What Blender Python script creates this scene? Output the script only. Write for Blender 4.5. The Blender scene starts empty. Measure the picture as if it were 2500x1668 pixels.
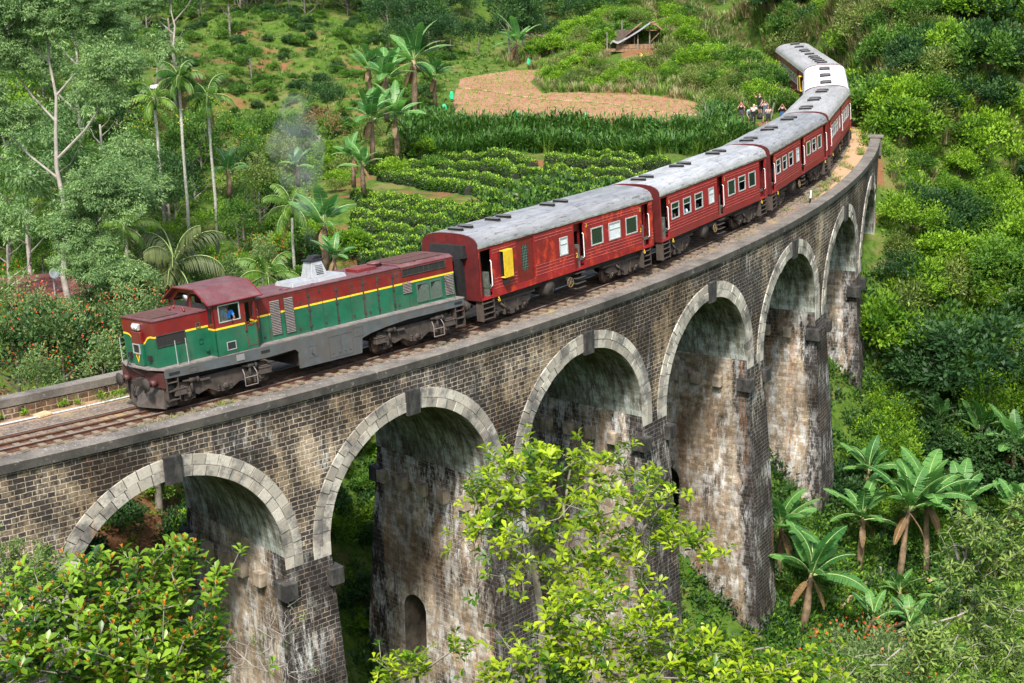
import bpy, math, random
import numpy as np
from mathutils import Vector, Matrix
R_ = math.radians
sc = bpy.context.scene
COL = sc.collection
# ------------------------------------------------------------------ camera
CAMH, FPX, PITCH, ROLL = 18.352, 3899.96, 0.278558, -0.022669
cam_d = bpy.data.cameras.new('camera'); cam = bpy.data.objects.new('camera', cam_d); COL.objects.link(cam); sc.camera = cam
cam_d.sensor_width = 36; cam_d.lens = FPX/2500*36; cam_d.clip_start = .5; cam_d.clip_end = 2000
_fw = Vector((0, math.cos(PITCH), -math.sin(PITCH))); _up = Vector((0, math.sin(PITCH), math.cos(PITCH))); _rt = Vector((1, 0, 0))
_r2 = _rt*math.cos(ROLL)+_up*math.sin(ROLL); _u2 = -_rt*math.sin(ROLL)+_up*math.cos(ROLL)
M = Matrix((( _r2.x, _u2.x, -_fw.x, 0), (_r2.y, _u2.y, -_fw.y, 0), (_r2.z, _u2.z, -_fw.z, CAMH), (0, 0, 0, 1)))
cam.matrix_world = M
# ------------------------------------------------------------------ sky and sun
SUN_EL, SUN_AZ = R_(54), R_(-172)          # azimuth measured from +Y (away from the viewer), negative = to the left
w = bpy.data.worlds.new('World'); sc.world = w; w.use_nodes = True
nt = w.node_tree; bg = nt.nodes['Background']
sky = nt.nodes.new('ShaderNodeTexSky'); sky.sky_type = 'NISHITA'; sky.sun_disc = False
sky.sun_elevation = SUN_EL; sky.sun_rotation = SUN_AZ; sky.air_density = 1.2; sky.dust_density = 3.0; sky.ozone_density = 1.0
nt.links.new(sky.outputs[0], bg.inputs[0]); bg.inputs[1].default_value = 0.135
sd = bpy.data.lights.new('sun', 'SUN'); sd.energy = 3.8; sd.angle = R_(7); sd.color = (1.0, .95, .87)
sun = bpy.data.objects.new('sun', sd); COL.objects.link(sun)
_sdir = Vector((math.sin(SUN_AZ)*math.cos(SUN_EL), math.cos(SUN_AZ)*math.cos(SUN_EL), math.sin(SUN_EL)))
sun.rotation_euler = _sdir.to_track_quat('Z', 'Y').to_euler(); sun.location = (0, 60, 80)
sc.view_settings.view_transform = 'Standard'; sc.view_settings.look = 'None'; sc.view_settings.gamma = 1; sc.view_settings.exposure = 0.95
sc.cycles.max_bounces = 5; sc.cycles.transparent_max_bounces = 6; sc.cycles.transmission_bounces = 3; sc.cycles.diffuse_bounces = 3; sc.cycles.glossy_bounces = 2
sc.cycles.volume_bounces = 0

# ------------------------------------------------------------------ geometry of the curve
S = 1.12
CC = np.array([-81.8737, 140.4382])
R_RAIL = 109.185; R_TRK = 108.25; R_FACE = 111.72; R_COP = 111.81; R_COPI = 111.10; R_INN = 104.5
ZCOP = 0.382; T0, DT = -0.896607, 0.0965673
CANT = 0.08
def th(i): return T0+DT*i
def P(R, t, z): return (CC[0]+R*math.cos(t), CC[1]+R*math.sin(t), z)
def at(px, py, Y):
    """world point on the sight line of a photo pixel, at world depth Y"""
    d = _fw*1.0+_r2*((px-1250)/FPX)-_u2*((py-834)/FPX)
    t = Y/d.y
    return Vector((d.x*t, Y, CAMH+d.z*t))

# ------------------------------------------------------------------ object helpers
def tag(o, label=None, cat=None, group=None, kind=None):
    if label: o['label'] = label
    if cat: o['category'] = cat
    if group: o['group'] = group
    if kind: o['kind'] = kind
    return o
def empty(name, loc=(0, 0, 0), rz=0, **k):
    o = bpy.data.objects.new(name, None); COL.objects.link(o); o.location = loc; o.rotation_euler = (0, 0, rz); o.empty_display_size = .2
    return tag(o, **k)
def link(name, me, parent=None):
    o = bpy.data.objects.new(name, me); COL.objects.link(o)
    if parent is not None: o.parent = parent
    return o
def kids(o): return [c for c in bpy.data.objects if c.parent == o]
_kidcache = {}
def copy_tree(o, parent=None):
    c = o.copy(); COL.objects.link(c); c.parent = parent
    if parent is None and o.parent is None: c.parent = None
    ch = _kidcache.get(o.name)
    if ch is None:
        ch = kids(o); _kidcache[o.name] = ch
    for k in ch: copy_tree(k, c)
    return c
def npmesh(name, V, F, mats, attr=None, smooth=False, uv=None, midx=None):
    """V (n,3), F (m,k) uniform polygon size"""
    V = np.asarray(V, dtype=np.float32); F = np.asarray(F, dtype=np.int32)
    me = bpy.data.meshes.new(name); n, k = F.shape
    me.vertices.add(len(V)); me.vertices.foreach_set('co', V.ravel())
    me.loops.add(n*k); me.loops.foreach_set('vertex_index', F.ravel())
    me.polygons.add(n); me.polygons.foreach_set('loop_start', np.arange(0, n*k, k, dtype=np.int32))
    try: me.polygons.foreach_set('loop_total', np.full(n, k, dtype=np.int32))
    except Exception: pass
    if smooth: me.polygons.foreach_set('use_smooth', np.ones(n, dtype=bool))
    if midx is not None: me.polygons.foreach_set('material_index', np.asarray(midx, dtype=np.int32))
    for m in (mats if isinstance(mats, (list, tuple)) else [mats]): me.materials.append(m)
    if attr is not None:
        a = me.attributes.new('tint', 'FLOAT', 'FACE'); a.data.foreach_set('value', np.asarray(attr, dtype=np.float32))
    if uv is not None:
        u = me.uv_layers.new(name='UVMap'); u.data.foreach_set('uv', np.asarray(uv, dtype=np.float32).ravel())
    me.update(calc_edges=True); me.validate()
    return me

class MB:
    """collects faces; T is the current transform"""
    def __init__(s): s.v = []; s.f = []; s.m = []; s.uv = []; s.t = []; s.T = None; s.mi = 0; s.tint = .5; s.sm = []; s.smooth = False
    def add(s, vs, fs, uvs=None):
        b = len(s.v)
        for p in vs:
            p = Vector(p)
            if s.T is not None: p = s.T @ p
            s.v.append(tuple(p))
        for i, f in enumerate(fs):
            s.f.append([b+j for j in f]); s.m.append(s.mi); s.t.append(s.tint); s.sm.append(s.smooth)
            s.uv.append(uvs[i] if uvs else None)
        return s
    def quad(s, a, b, c, d, uv=None): return s.add([a, b, c, d], [(0, 1, 2, 3)], [uv] if uv else None)
    def box(s, x0, x1, y0, y1, z0, z1):
        vs = [(x, y, z) for x in (x0, x1) for y in (y0, y1) for z in (z0, z1)]
        return s.add(vs, [(0, 1, 3, 2), (4, 6, 7, 5), (0, 4, 5, 1), (2, 3, 7, 6), (0, 2, 6, 4), (1, 5, 7, 3)])
    def boxc(s, c, sz):
        return s.box(c[0]-sz[0]/2, c[0]+sz[0]/2, c[1]-sz[1]/2, c[1]+sz[1]/2, c[2]-sz[2]/2, c[2]+sz[2]/2)
    def hexa(s, b, t):
        """b, t: four bottom and four top points, counter-clockwise seen from above"""
        return s.add(list(b)+list(t), [(3, 2, 1, 0), (4, 5, 6, 7), (0, 1, 5, 4), (1, 2, 6, 5), (2, 3, 7, 6), (3, 0, 4, 7)])
    def prism(s, pts, axis, a0, a1):
        """outline pts (2-tuples, ccw) swept along axis 'x','y','z'"""
        n = len(pts)
        def mk(p, a): return {'x': (a, p[0], p[1]), 'y': (p[0], a, p[1]), 'z': (p[0], p[1], a)}[axis]
        vs = [mk(p, a0) for p in pts]+[mk(p, a1) for p in pts]
        fs = [tuple(range(n-1, -1, -1)), tuple(range(n, 2*n))]+[(i, (i+1) % n, n+(i+1) % n, n+i) for i in range(n)]
        return s.add(vs, fs)
    def tube(s, pts, r, n=8, caps=True):
        pts = [Vector(p) for p in pts]; k = len(pts)
        rr = r if isinstance(r, (list, tuple)) else [r]*k
        vs = []; prev = None
        for i, p in enumerate(pts):
            d = (pts[min(i+1, k-1)]-pts[max(i-1, 0)])
            if d.length < 1e-9: d = Vector((0, 0, 1))
            d.normalize()
            if prev is None:
                a = Vector((0, 0, 1)) if abs(d.z) < .9 else Vector((1, 0, 0)); u = d.cross(a).normalized()
            else:
                u = (prev-d*prev.dot(d))
                u = u.normalized() if u.length > 1e-6 else d.cross(Vector((1, 0, .3))).normalized()
            prev = u; v = d.cross(u)
            for j in range(n):
                a = 2*math.pi*j/n; vs.append(p+u*(math.cos(a)*rr[i])+v*(math.sin(a)*rr[i]))
        fs = [(i*n+j, i*n+(j+1) % n, (i+1)*n+(j+1) % n, (i+1)*n+j) for i in range(k-1) for j in range(n)]
        if caps: fs += [tuple(range(n-1, -1, -1)), tuple(range((k-1)*n, k*n))]
        sm = s.smooth; s.smooth = n > 6; s.add(vs, fs); s.smooth = sm
        return s
    def cyl(s, a, b, r, n=12): return s.tube([a, b], r, n)
    def disc(s, c, ax, r, t, n=20):
        ax = Vector(ax).normalized(); return s.tube([Vector(c)-ax*t/2, Vector(c)+ax*t/2], r, n)
    def lathe(s, prof, c=(0, 0, 0), n=12):
        vs = [(c[0]+r*math.cos(2*math.pi*j/n), c[1]+r*math.sin(2*math.pi*j/n), c[2]+z) for r, z in prof for j in range(n)]
        k = len(prof)
        fs = [(i*n+j, i*n+(j+1) % n, (i+1)*n+(j+1) % n, (i+1)*n+j) for i in range(k-1) for j in range(n)]+[tuple(range(n-1, -1, -1)), tuple(range((k-1)*n, k*n))]
        sm = s.smooth; s.smooth = True; s.add(vs, fs); s.smooth = sm
        return s
    def mesh(s, name, mats):
        me = bpy.data.meshes.new(name); me.from_pydata(s.v, [], s.f)
        for m in (mats if isinstance(mats, (list, tuple)) else [mats]): me.materials.append(m)
        me.polygons.foreach_set('material_index', s.m); me.polygons.foreach_set('use_smooth', s.sm)
        a = me.attributes.new('tint', 'FLOAT', 'FACE'); a.data.foreach_set('value', s.t)
        if any(u is not None for u in s.uv):
            L = []
            for f, u in zip(s.f, s.uv):
                L += (list(u) if u is not None else [(0, 0)]*len(f))
            uvl = me.uv_layers.new(name='UVMap'); uvl.data.foreach_set('uv', np.array(L, dtype=np.float32).ravel())
        me.update(); return me
    def build(s, name, mats, parent=None, bevel=0, **k):
        o = link(name, s.mesh(name, mats), parent)
        if bevel:
            b = o.modifiers.new('bevel', 'BEVEL'); b.width = bevel; b.segments = 1; b.limit_method = 'ANGLE'; b.angle_limit = R_(40)
        return tag(o, **k)

def text_mesh(txt, size, mat, depth=.004):
    c = bpy.data.curves.new('txt', 'FONT'); c.body = txt; c.size = size; c.extrude = depth; c.align_x = 'CENTER'; c.align_y = 'CENTER'
    o = bpy.data.objects.new('txt', c); COL.objects.link(o); dg = bpy.context.evaluated_depsgraph_get()
    me = bpy.data.meshes.new_from_object(o.evaluated_get(dg)); bpy.data.objects.remove(o); bpy.data.curves.remove(c)
    me.materials.clear(); me.materials.append(mat); return me

# ------------------------------------------------------------------ materials
class NT:
    def __init__(s, name):
        s.mat = bpy.data.materials.new(name); s.mat.use_nodes = True; s.t = s.mat.node_tree; s.b = s.t.nodes['Principled BSDF']
        s.out = s.t.nodes['Material Output']
    def n(s, typ, **k):
        x = s.t.nodes.new(typ)
        for a, b in k.items():
            if a.startswith('i_'):
                key = a[2:]; key = int(key) if key.isdigit() else key.replace('_', ' ')
                x.inputs[key].default_value = b
            else: setattr(x, a, b)
        return x
    def l(s, a, b): s.t.links.new(a, b)
    def noise(s, vec, scale, detail=4, rough=.55, dist=0):
        x = s.n('ShaderNodeTexNoise', i_Scale=scale, i_Detail=detail, i_Roughness=rough, i_Distortion=dist)
        if vec is not None: s.l(vec, x.inputs['Vector'])
        return x.outputs['Fac']
    def ramp(s, fac, stops, interp='LINEAR'):
        r = s.n('ShaderNodeValToRGB'); cr = r.color_ramp; cr.interpolation = interp
        while len(cr.elements) < len(stops): cr.elements.new(.5)
        for e, (p, c) in zip(cr.elements, stops):
            e.position = p; e.color = (c, c, c, 1) if isinstance(c, (int, float)) else (*c, 1)
        s.l(fac, r.inputs[0]); return r.outputs[0]
    def mix(s, fac, a, b, mode='MIX'):
        m = s.n('ShaderNodeMix', data_type='RGBA', blend_type=mode)
        for sock, val in ((m.inputs[0], fac), (m.inputs[6], a), (m.inputs[7], b)):
            if hasattr(val, 'links'): s.l(val, sock)
            elif isinstance(val, (int, float)): sock.default_value = val if sock == m.inputs[0] else (val, val, val, 1)
            else: sock.default_value = (*val, 1)
        return m.outputs[2]
    def math(s, op, a, b=0.5, c=None):
        m = s.n('ShaderNodeMath', operation=op)
        for i, v in enumerate((a, b) if c is None else (a, b, c)):
            if hasattr(v, 'links'): s.l(v, m.inputs[i])
            else: m.inputs[i].default_value = v
        return m.outputs[0]
    def map(s, vec, scale=(1, 1, 1), loc=(0, 0, 0)):
        m = s.n('ShaderNodeMapping'); m.inputs['Scale'].default_value = scale; m.inputs['Location'].default_value = loc; s.l(vec, m.inputs['Vector']); return m.outputs[0]
    def obj(s): return s.n('ShaderNodeTexCoord').outputs['Object']
    def uv(s): return s.n('ShaderNodeTexCoord').outputs['UV']
    def geo(s): return s.n('ShaderNodeNewGeometry').outputs['Position']
    def attr(s, name='tint'): return s.n('ShaderNodeAttribute', attribute_name=name).outputs['Fac']
    def rnd(s): return s.n('ShaderNodeObjectInfo').outputs['Random']
    def bump(s, h, strength=.4, dist=.02):
        b = s.n('ShaderNodeBump', i_Strength=strength, i_Distance=dist); s.l(h, b.inputs['Height']); s.l(b.outputs[0], s.b.inputs['Normal'])
    def col(s, c):
        if hasattr(c, 'links'): s.l(c, s.b.inputs['Base Color'])
        else: s.b.inputs['Base Color'].default_value = (*c, 1)
        return s
    def rough(s, v): 
        if hasattr(v, 'links'): s.l(v, s.b.inputs['Roughness'])
        else: s.b.inputs['Roughness'].default_value = v
        return s
def plain(name, c, rough=.6, metal=0, var=.12, scale=6, bump=0.0, dirt=None, dirt_amt=.5):
    m = NT(name); v = m.obj(); n = m.noise(v, scale, 5, .6)
    f = m.ramp(n, [(.3, 1-var*1.5), (.7, 1+var)])
    c2 = m.mix(1.0, c, f, 'MULTIPLY')
    if dirt:
        n2 = m.noise(m.map(v, (1, 1, .35)), scale*.5, 6, .7)
        c2 = m.mix(m.ramp(n2, [(.62-dirt_amt*.25, 0.0), (.78, dirt_amt)]), c2, dirt)
    m.col(c2).rough(rough); m.b.inputs['Metallic'].default_value = metal
    if bump: m.bump(n, bump, .01)
    return m.mat
# ------------------------------------------------------------------ masonry materials
def masonry(name, bw=.42, bh=.225, light=(.40, .31, .21), dark=(.022, .022, .026), darkness=.5, lime=.4, orange=.25, streak=1.0, mortar=(.50, .41, .31), seed=0, green=0.0, bv_=.2, edge=0, lth=.54, lcol=(.50, .50, .47)):
    m = NT(name); uv = m.uv()
    uvs = m.map(uv, (1, 1, 1), (seed*7.3, seed*3.1, 0))
    warp = m.n('ShaderNodeTexNoise', i_Scale=1.1, i_Detail=2); m.l(uvs, warp.inputs['Vector'])
    wv = m.n('ShaderNodeVectorMath', operation='SCALE'); m.l(warp.outputs['Color'], wv.inputs[0]); wv.inputs['Scale'].default_value = .09
    av = m.n('ShaderNodeVectorMath', operation='ADD'); m.l(uvs, av.inputs[0]); m.l(wv.outputs[0], av.inputs[1])
    br = m.n('ShaderNodeTexBrick', offset=.5, offset_frequency=2, squash=.72, squash_frequency=3)
    m.l(av.outputs[0], br.inputs['Vector'])
    br.inputs['Color1'].default_value = (0, 0, 0, 1); br.inputs['Color2'].default_value = (1, 1, 1, 1); br.inputs['Mortar'].default_value = (.5, .5, .5, 1)
    br.inputs['Scale'].default_value = 1.0; br.inputs['Mortar Size'].default_value = .016; br.inputs['Mortar Smooth'].default_value = .35
    br.inputs['Bias'].default_value = 0; br.inputs['Brick Width'].default_value = bw; br.inputs['Row Height'].default_value = bh
    bv = m.n('ShaderNodeRGBToBW'); m.l(br.outputs['Color'], bv.inputs[0]); bval = bv.outputs[0]; mor = br.outputs['Fac']
    fine = m.noise(uvs, 9, 6, .7)
    base = m.mix(m.ramp(bval, [(0, 0.0), (1, 1.0)]), tuple(c*.72 for c in light), tuple(min(1, c*1.18) for c in light))
    base = m.mix(m.ramp(fine, [(.35, 0.0), (.7, .75)]), base, tuple(c*.45 for c in light))
    # black growth: large patches + vertical runs + whole dark stones
    big = m.noise(m.map(uvs, (.30, .22, 1)), 1.0, 5, .62)
    runs = m.noise(m.map(uvs, (1.5*streak, .34, 1)), 1.0, 7, .72)
    s1 = m.math('MULTIPLY_ADD', big, 1.0, m.math('MULTIPLY', runs, .75))
    s1 = m.math('MULTIPLY_ADD', bval, bv_, s1)
    s1 = m.math('MULTIPLY_ADD', fine, .25, s1)
    if edge:
        vd = m.n('ShaderNodeVectorMath', operation='SUBTRACT'); m.l(m.geo(), vd.inputs[0]); vd.inputs[1].default_value = (CC[0], CC[1], 0); vm = m.n('ShaderNodeVectorMath', operation='MULTIPLY'); m.l(vd.outputs[0], vm.inputs[0]); vm.inputs[1].default_value = (1, 1, 0); ln_ = m.n('ShaderNodeVectorMath', operation='LENGTH'); m.l(vm.outputs[0], ln_.inputs[0])
        sz_ = m.n('ShaderNodeSeparateXYZ'); m.l(m.geo(), sz_.inputs[0]); dz_ = m.math('MINIMUM', m.math('ADD', sz_.outputs[2], 5.96), 0.0); adj = m.math('MULTIPLY_ADD', dz_, .088, ln_.outputs['Value']); mr = m.n('ShaderNodeMapRange'); m.l(adj, mr.inputs[0]); mr.inputs[1].default_value = 110.7; mr.inputs[2].default_value = 111.6; mr2 = m.n('ShaderNodeMapRange'); m.l(ln_.outputs['Value'], mr2.inputs[0]); mr2.inputs[1].default_value = 105.0; mr2.inputs[2].default_value = 104.0
        s1 = m.math('MULTIPLY_ADD', mr.outputs[0], edge, s1); s1 = m.math('MULTIPLY_ADD', mr2.outputs[0], edge, s1)
    th0 = 1.32-darkness*.42
    blk = m.ramp(s1, [(max(0, (th0-.10)/2), 0.0), (min(1, (th0+.10)/2), .93)])
    hs = m.math('MULTIPLY', s1, .5)
    blk = m.ramp(hs, [((th0-.11)/2, 0.0), ((th0+.08)/2, .94)])
    c = m.mix(blk, base, dark)
    # mortar reads pale between the stones where it is not overgrown
    mc = m.mix(m.ramp(hs, [((th0-.05)/2, 0.0), ((th0+.22)/2, .85)]), mortar, (.05, .05, .054))
    c = m.mix(mor, c, mc)
    # lime runs
    lr = m.noise(m.map(uvs, (3.0*streak, .70, 1), (3.7, 9.1, 0)), 1.0, 8, .8)
    lb = m.noise(m.map(uvs, (.35, .3, 1), (13.7, 2.1, 0)), 1.0, 3, .5)
    lm = m.math('MULTIPLY', m.ramp(lr, [(lth, 0.0), (lth+.07, 1.0)]), m.ramp(lb, [(.60-.28*lime, 0.0), (.72-.2*lime, .85)]))
    if edge: lm = m.math('MULTIPLY', lm, m.math('MULTIPLY_ADD', mr.outputs[0], -.75, 1.0))
    c = m.mix(lm, c, lcol)
    orr = m.noise(m.map(uvs, (1.9*streak, .14, 1), (23.7, 5.1, 0)), 1.0, 5, .7)
    c = m.mix(m.ramp(orr, [(.66-.12*orange, 0.0), (.80-.12*orange, .62)]), c, (.36, .17, .065))
    if green:
        gr = m.noise(m.map(uvs, (.5, .5, 1), (3.7, 45.1, 0)), 1.0, 5, .7)
        c = m.mix(m.ramp(gr, [(.42, 0.0), (.66, green)]), c, (.075, .085, .035))
    c = m.mix(1.0, c, m.ramp(bval, [(0, .68), (1, 1.18)]), 'MULTIPLY'); c = m.mix(1.0, c, m.mix(mor, 1.0, m.mix(blk, 1.35, 1.5)), 'MULTIPLY'); edge_n = m.noise(uvs, 3.5, 4, .7); c = m.mix(1.0, c, m.ramp(edge_n, [(.3, .70), (.7, 1.2)]), 'MULTIPLY'); c = m.mix(1.0, c, m.ramp(m.noise(m.map(uvs, (.22, .30, 1), (31, 7, 0)), 1.0, 4, .6), [(.38, (.55, .50, .45)), (.62, (1.12, 1.12, 1.14))]), 'MULTIPLY')
    m.col(c).rough(.93); m.b.inputs['Specular IOR Level'].default_value = .2
    h = m.math('MULTIPLY_ADD', mor, -.8, m.math('MULTIPLY', fine, .75))
    h = m.math('MULTIPLY_ADD', bval, .25, h)
    m.bump(h, 1.0, .06)
    return m.mat
M_WALL = masonry('masonry wall', darkness=.80, lime=.5, orange=.3, light=(.56, .45, .315), bh=.19, bw=.40, mortar=(.56, .46, .34))
M_WALL_DARK = masonry('masonry pier face', darkness=1.1, lime=.62, orange=.45, seed=2, bh=.2, bw=.4, lth=.50)
M_PIER = masonry('masonry pier side', darkness=.52, edge=.75, lime=1.15, orange=.9, light=(.52, .42, .30), seed=4, mortar=(.34, .28, .21), streak=.8, bh=.22, bw=.46, lth=.485, lcol=(.60, .61, .60), bv_=.08)
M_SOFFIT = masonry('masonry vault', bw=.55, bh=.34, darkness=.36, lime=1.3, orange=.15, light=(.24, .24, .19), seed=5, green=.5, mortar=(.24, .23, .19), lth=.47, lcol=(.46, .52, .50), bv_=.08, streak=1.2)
M_INNER = masonry('masonry inner parapet', darkness=.30, lime=.1, orange=.95, light=(.30, .21, .13), seed=6)
def ringmat():
    m = NT('dressed voussoir stone'); v = m.geo(); t = m.attr()
    c = m.mix(t, (.27, .245, .205), (.58, .54, .47))
    n = m.noise(v, .7, 7, .72); c = m.mix(m.ramp(n, [(.47, 0.0), (.60, .85)]), c, (.065, .065, .07))
    n2 = m.noise(m.map(v, (3, 3, .5)), 1.2, 6, .7); c = m.mix(m.ramp(n2, [(.58, 0.0), (.75, .6)]), c, (.42, .23, .10))
    n3 = m.noise(v, 14, 4, .6); c = m.mix(m.ramp(n3, [(.4, 0.0), (.75, .45)]), c, (.20, .18, .15))
    m.col(c).rough(.9); m.bump(n3, .5, .02); return m.mat
M_RING = ringmat()
M_BLOCK = plain('dressed block', (.34, .28, .21), .9, var=.35, scale=3, bump=.5, dirt=(.05, .05, .05), dirt_amt=.7)
M_NICHE = plain('dark recess', (.16, .13, .10), .95, var=.5, scale=1.5, bump=.5, dirt=(.02, .02, .02), dirt_amt=.9)  # darker stone with near-black patches inside the pier recesses
M_BLACKSTONE = plain('blackened stone', (.022, .021, .021), .9, var=.5, scale=5, bump=.6, dirt=(.16, .15, .13), dirt_amt=.6)
def copmat(name, c0, c1, moss):
    m = NT(name); v = m.geo(); n = m.noise(v, .9, 6, .7); f = m.noise(v, 22, 4, .7)
    c = m.mix(m.ramp(n, [(.35, 0.0), (.65, 1.0)]), c0, c1)
    c = m.mix(m.ramp(f, [(.35, .0), (.7, .6)]), c, tuple(x*.42 for x in c0))
    n3 = m.noise(v, 2.7, 5, .75); c = m.mix(m.ramp(n3, [(.60, 0.0), (.72, .7)]), c, (.33, .32, .29))
    n2 = m.noise(v, 1.7, 5, .7); c = m.mix(m.ramp(n2, [(.60, 0.0), (.72, moss)]), c, (.045, .05, .018))
    m.col(c).rough(.9); m.bump(f, .5, .02); return m.mat
M_COPT = copmat('coping top', (.085, .076, .065), (.225, .20, .17), .4)
M_COPF = copmat('coping face', (.03, .028, .025), (.095, .086, .075), .6)

# ------------------------------------------------------------------ viaduct
viaduct = empty('viaduct', P(R_TRK, th(1), -22), label='long curved stone arch viaduct with blackened masonry carrying the railway over the valley', cat='viaduct')
VO = np.array(viaduct.location)
class CB(MB):
    """faces in (R, theta, z) coordinates, kept relative to the viaduct's base"""
    def pt(s, R, t, z): p = P(R, t, z); return (p[0]-VO[0], p[1]-VO[1], p[2]-VO[2])
    def cq(s, a, b, c, d, uv=None): return s.add([s.pt(*a), s.pt(*b), s.pt(*c), s.pt(*d)], [(0, 1, 2, 3)], [uv] if uv else None)
    def cbox(s, R0, R1, t0, t1, z0, z1, Rb=0, nseg=1, uv=False):
        """curved box; Rb widens the bottom"""
        for k in range(nseg):
            a, b = t0+(t1-t0)*k/nseg, t0+(t1-t0)*(k+1)/nseg
            L = lambda t: t*R1
            vs = [s.pt(R0-Rb, a, z0), s.pt(R1+Rb, a, z0), s.pt(R1+Rb, b, z0), s.pt(R0-Rb, b, z0), s.pt(R0, a, z1), s.pt(R1, a, z1), s.pt(R1, b, z1), s.pt(R0, b, z1)]
            fs = [(3, 2, 1, 0), (4, 5, 6, 7), (1, 2, 6, 5), (3, 0, 4, 7)]
            u = [[(R0, L(a)), (R1, L(a)), (R1, L(b)), (R0, L(b))]]*2+[[(L(a), z0), (L(b), z0), (L(b), z1), (L(a), z1)], [(L(b), z0), (L(a), z0), (L(a), z1), (L(b), z1)]]
            if k == 0: fs.append((0, 1, 5, 4)); u.append([(R0, z0), (R1, z0), (R1, z1), (R0, z1)])
            if k == nseg-1: fs.append((2, 3, 7, 6)); u.append([(R1, z0), (R0, z0), (R0, z1), (R1, z1)])
            s.add(vs, fs, u if uv else None)
HS = .402*10.79; ZCR = -1.62; ZSP = ZCR-HS; RING = .82; ZWT = ZCOP-.34
AR = list(range(-2, 7)); END_I = 6.76; START_I = -2.75
def arch_z(i):        # underside of the arch, or None on the piers
    k = round(i); d = (i-k)*10.79
    if k in AR and abs(d) < HS-1e-6: return ZCR-HS+math.sqrt(HS*HS-d*d)
    return ZSP
# spandrel walls, outer and inner
NS = 30
def cols():
    out = []
    for k in AR:
        c = [k-.5]+[k+HS/10.79*math.sin(a) for a in np.linspace(-math.pi/2, math.pi/2, NS+1)]+[k+.5]
        out += c if not out else c[1:]
    return [START_I]+out+[END_I]
CI = sorted(set(round(c, 6) for c in cols()))
for name, Rr, mat in (('outer_wall', R_FACE, M_WALL), ('inner_wall', R_INN+.02, M_WALL)):
    g = CB()
    for a, b in zip(CI[:-1], CI[1:]):
        za, zb = arch_z(a), arch_z(b)
        if a < AR[0]-.5+1e-6 and b <= AR[0]-.5+1e-6 or a >= 6.5-1e-6: za = zb = -16
        ta, tb = th(a), th(b); L = lambda t: t*Rr
        vs = [(Rr, ta, za), (Rr, tb, zb), (Rr, tb, ZWT), (Rr, ta, ZWT)]
        uv = [(L(ta), za), (L(tb), zb), (L(tb), ZWT), (L(ta), ZWT)]
        if name == 'inner_wall': vs.reverse(); uv.reverse()
        g.cq(*vs, uv=uv)
    g.build(name, [mat], viaduct)
# vaults: one barrel per arch
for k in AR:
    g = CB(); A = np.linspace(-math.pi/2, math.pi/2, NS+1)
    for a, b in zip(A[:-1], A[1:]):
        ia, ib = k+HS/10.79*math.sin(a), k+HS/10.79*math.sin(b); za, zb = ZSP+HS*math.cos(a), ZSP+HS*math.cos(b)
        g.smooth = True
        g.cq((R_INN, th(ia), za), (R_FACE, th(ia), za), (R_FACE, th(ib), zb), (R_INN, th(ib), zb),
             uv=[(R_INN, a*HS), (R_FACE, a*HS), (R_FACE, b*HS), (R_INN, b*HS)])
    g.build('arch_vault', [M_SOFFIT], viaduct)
# voussoir rings
rng = random.Random(5)
for k in AR:
    for Rf, sg in ((R_FACE, 1), (R_INN, -1)):
        if sg == -1 and k < 0: continue
        g = CB(); nst = 27 if sg > 0 else 15
        for c in range(2 if sg > 0 else 1):
            r0 = HS+.005+(c*RING/2 if sg > 0 else 0); r1 = r0+(RING/2 if sg > 0 else RING)-.02
            n = nst+c*2
            for j in range(n):
                a0 = -math.pi/2+math.pi*j/n+.0035; a1 = -math.pi/2+math.pi*(j+1)/n-.0035
                pr = rng.uniform(.035, .075); g.tint = rng.random()
                sub = 2
                for q in range(sub):
                    b0 = a0+(a1-a0)*q/sub; b1 = a0+(a1-a0)*(q+1)/sub
                    def pp(r, a, R): return g.pt(R, th(k)+r*math.sin(a)/R_FACE*1.0, ZSP+r*math.cos(a))
                    Ro, Ri = (Rf+pr, Rf-.25) if sg > 0 else (Rf+.25, Rf-pr)
                    vs = [pp(r0, b0, Ri), pp(r0, b1, Ri), pp(r1, b1, Ri), pp(r1, b0, Ri), pp(r0, b0, Ro), pp(r0, b1, Ro), pp(r1, b1, Ro), pp(r1, b0, Ro)]
                    g.add(vs, [(3, 2, 1, 0), (4, 5, 6, 7), (0, 1, 5, 4), (1, 2, 6, 5), (2, 3, 7, 6), (3, 0, 4, 7)])
            # vertical part below the springing, down to the impost
        if sg > 0:
            for side in (-1, 1):
                for q in range(1):
                    for c in range(2):
                        x0 = HS+.005+c*RING/2; x1 = x0+RING/2-.02; g.tint = rng.random()
                        if c == 1 : x1 = min(x1, 10.79/2-.03)
                        a, b = sorted((side*x0, side*x1))
                        g.cbox(Rf-.2, Rf+.055, th(k)+a/R_FACE, th(k)+b/R_FACE, ZSP-.50*(q+1)+.01, ZSP-.50*q+.02)
        g.build('arch_ring', [M_RING], viaduct)
    g = CB()      # keystone
    kw = .34/R_FACE
    g.cbox(R_FACE-.3, R_FACE+.17, th(k)-kw, th(k)+kw, ZCR-.17, ZCR+RING+.06)
    g.build('keystone', [M_BLACKSTONE], viaduct, bevel=.02)
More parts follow.
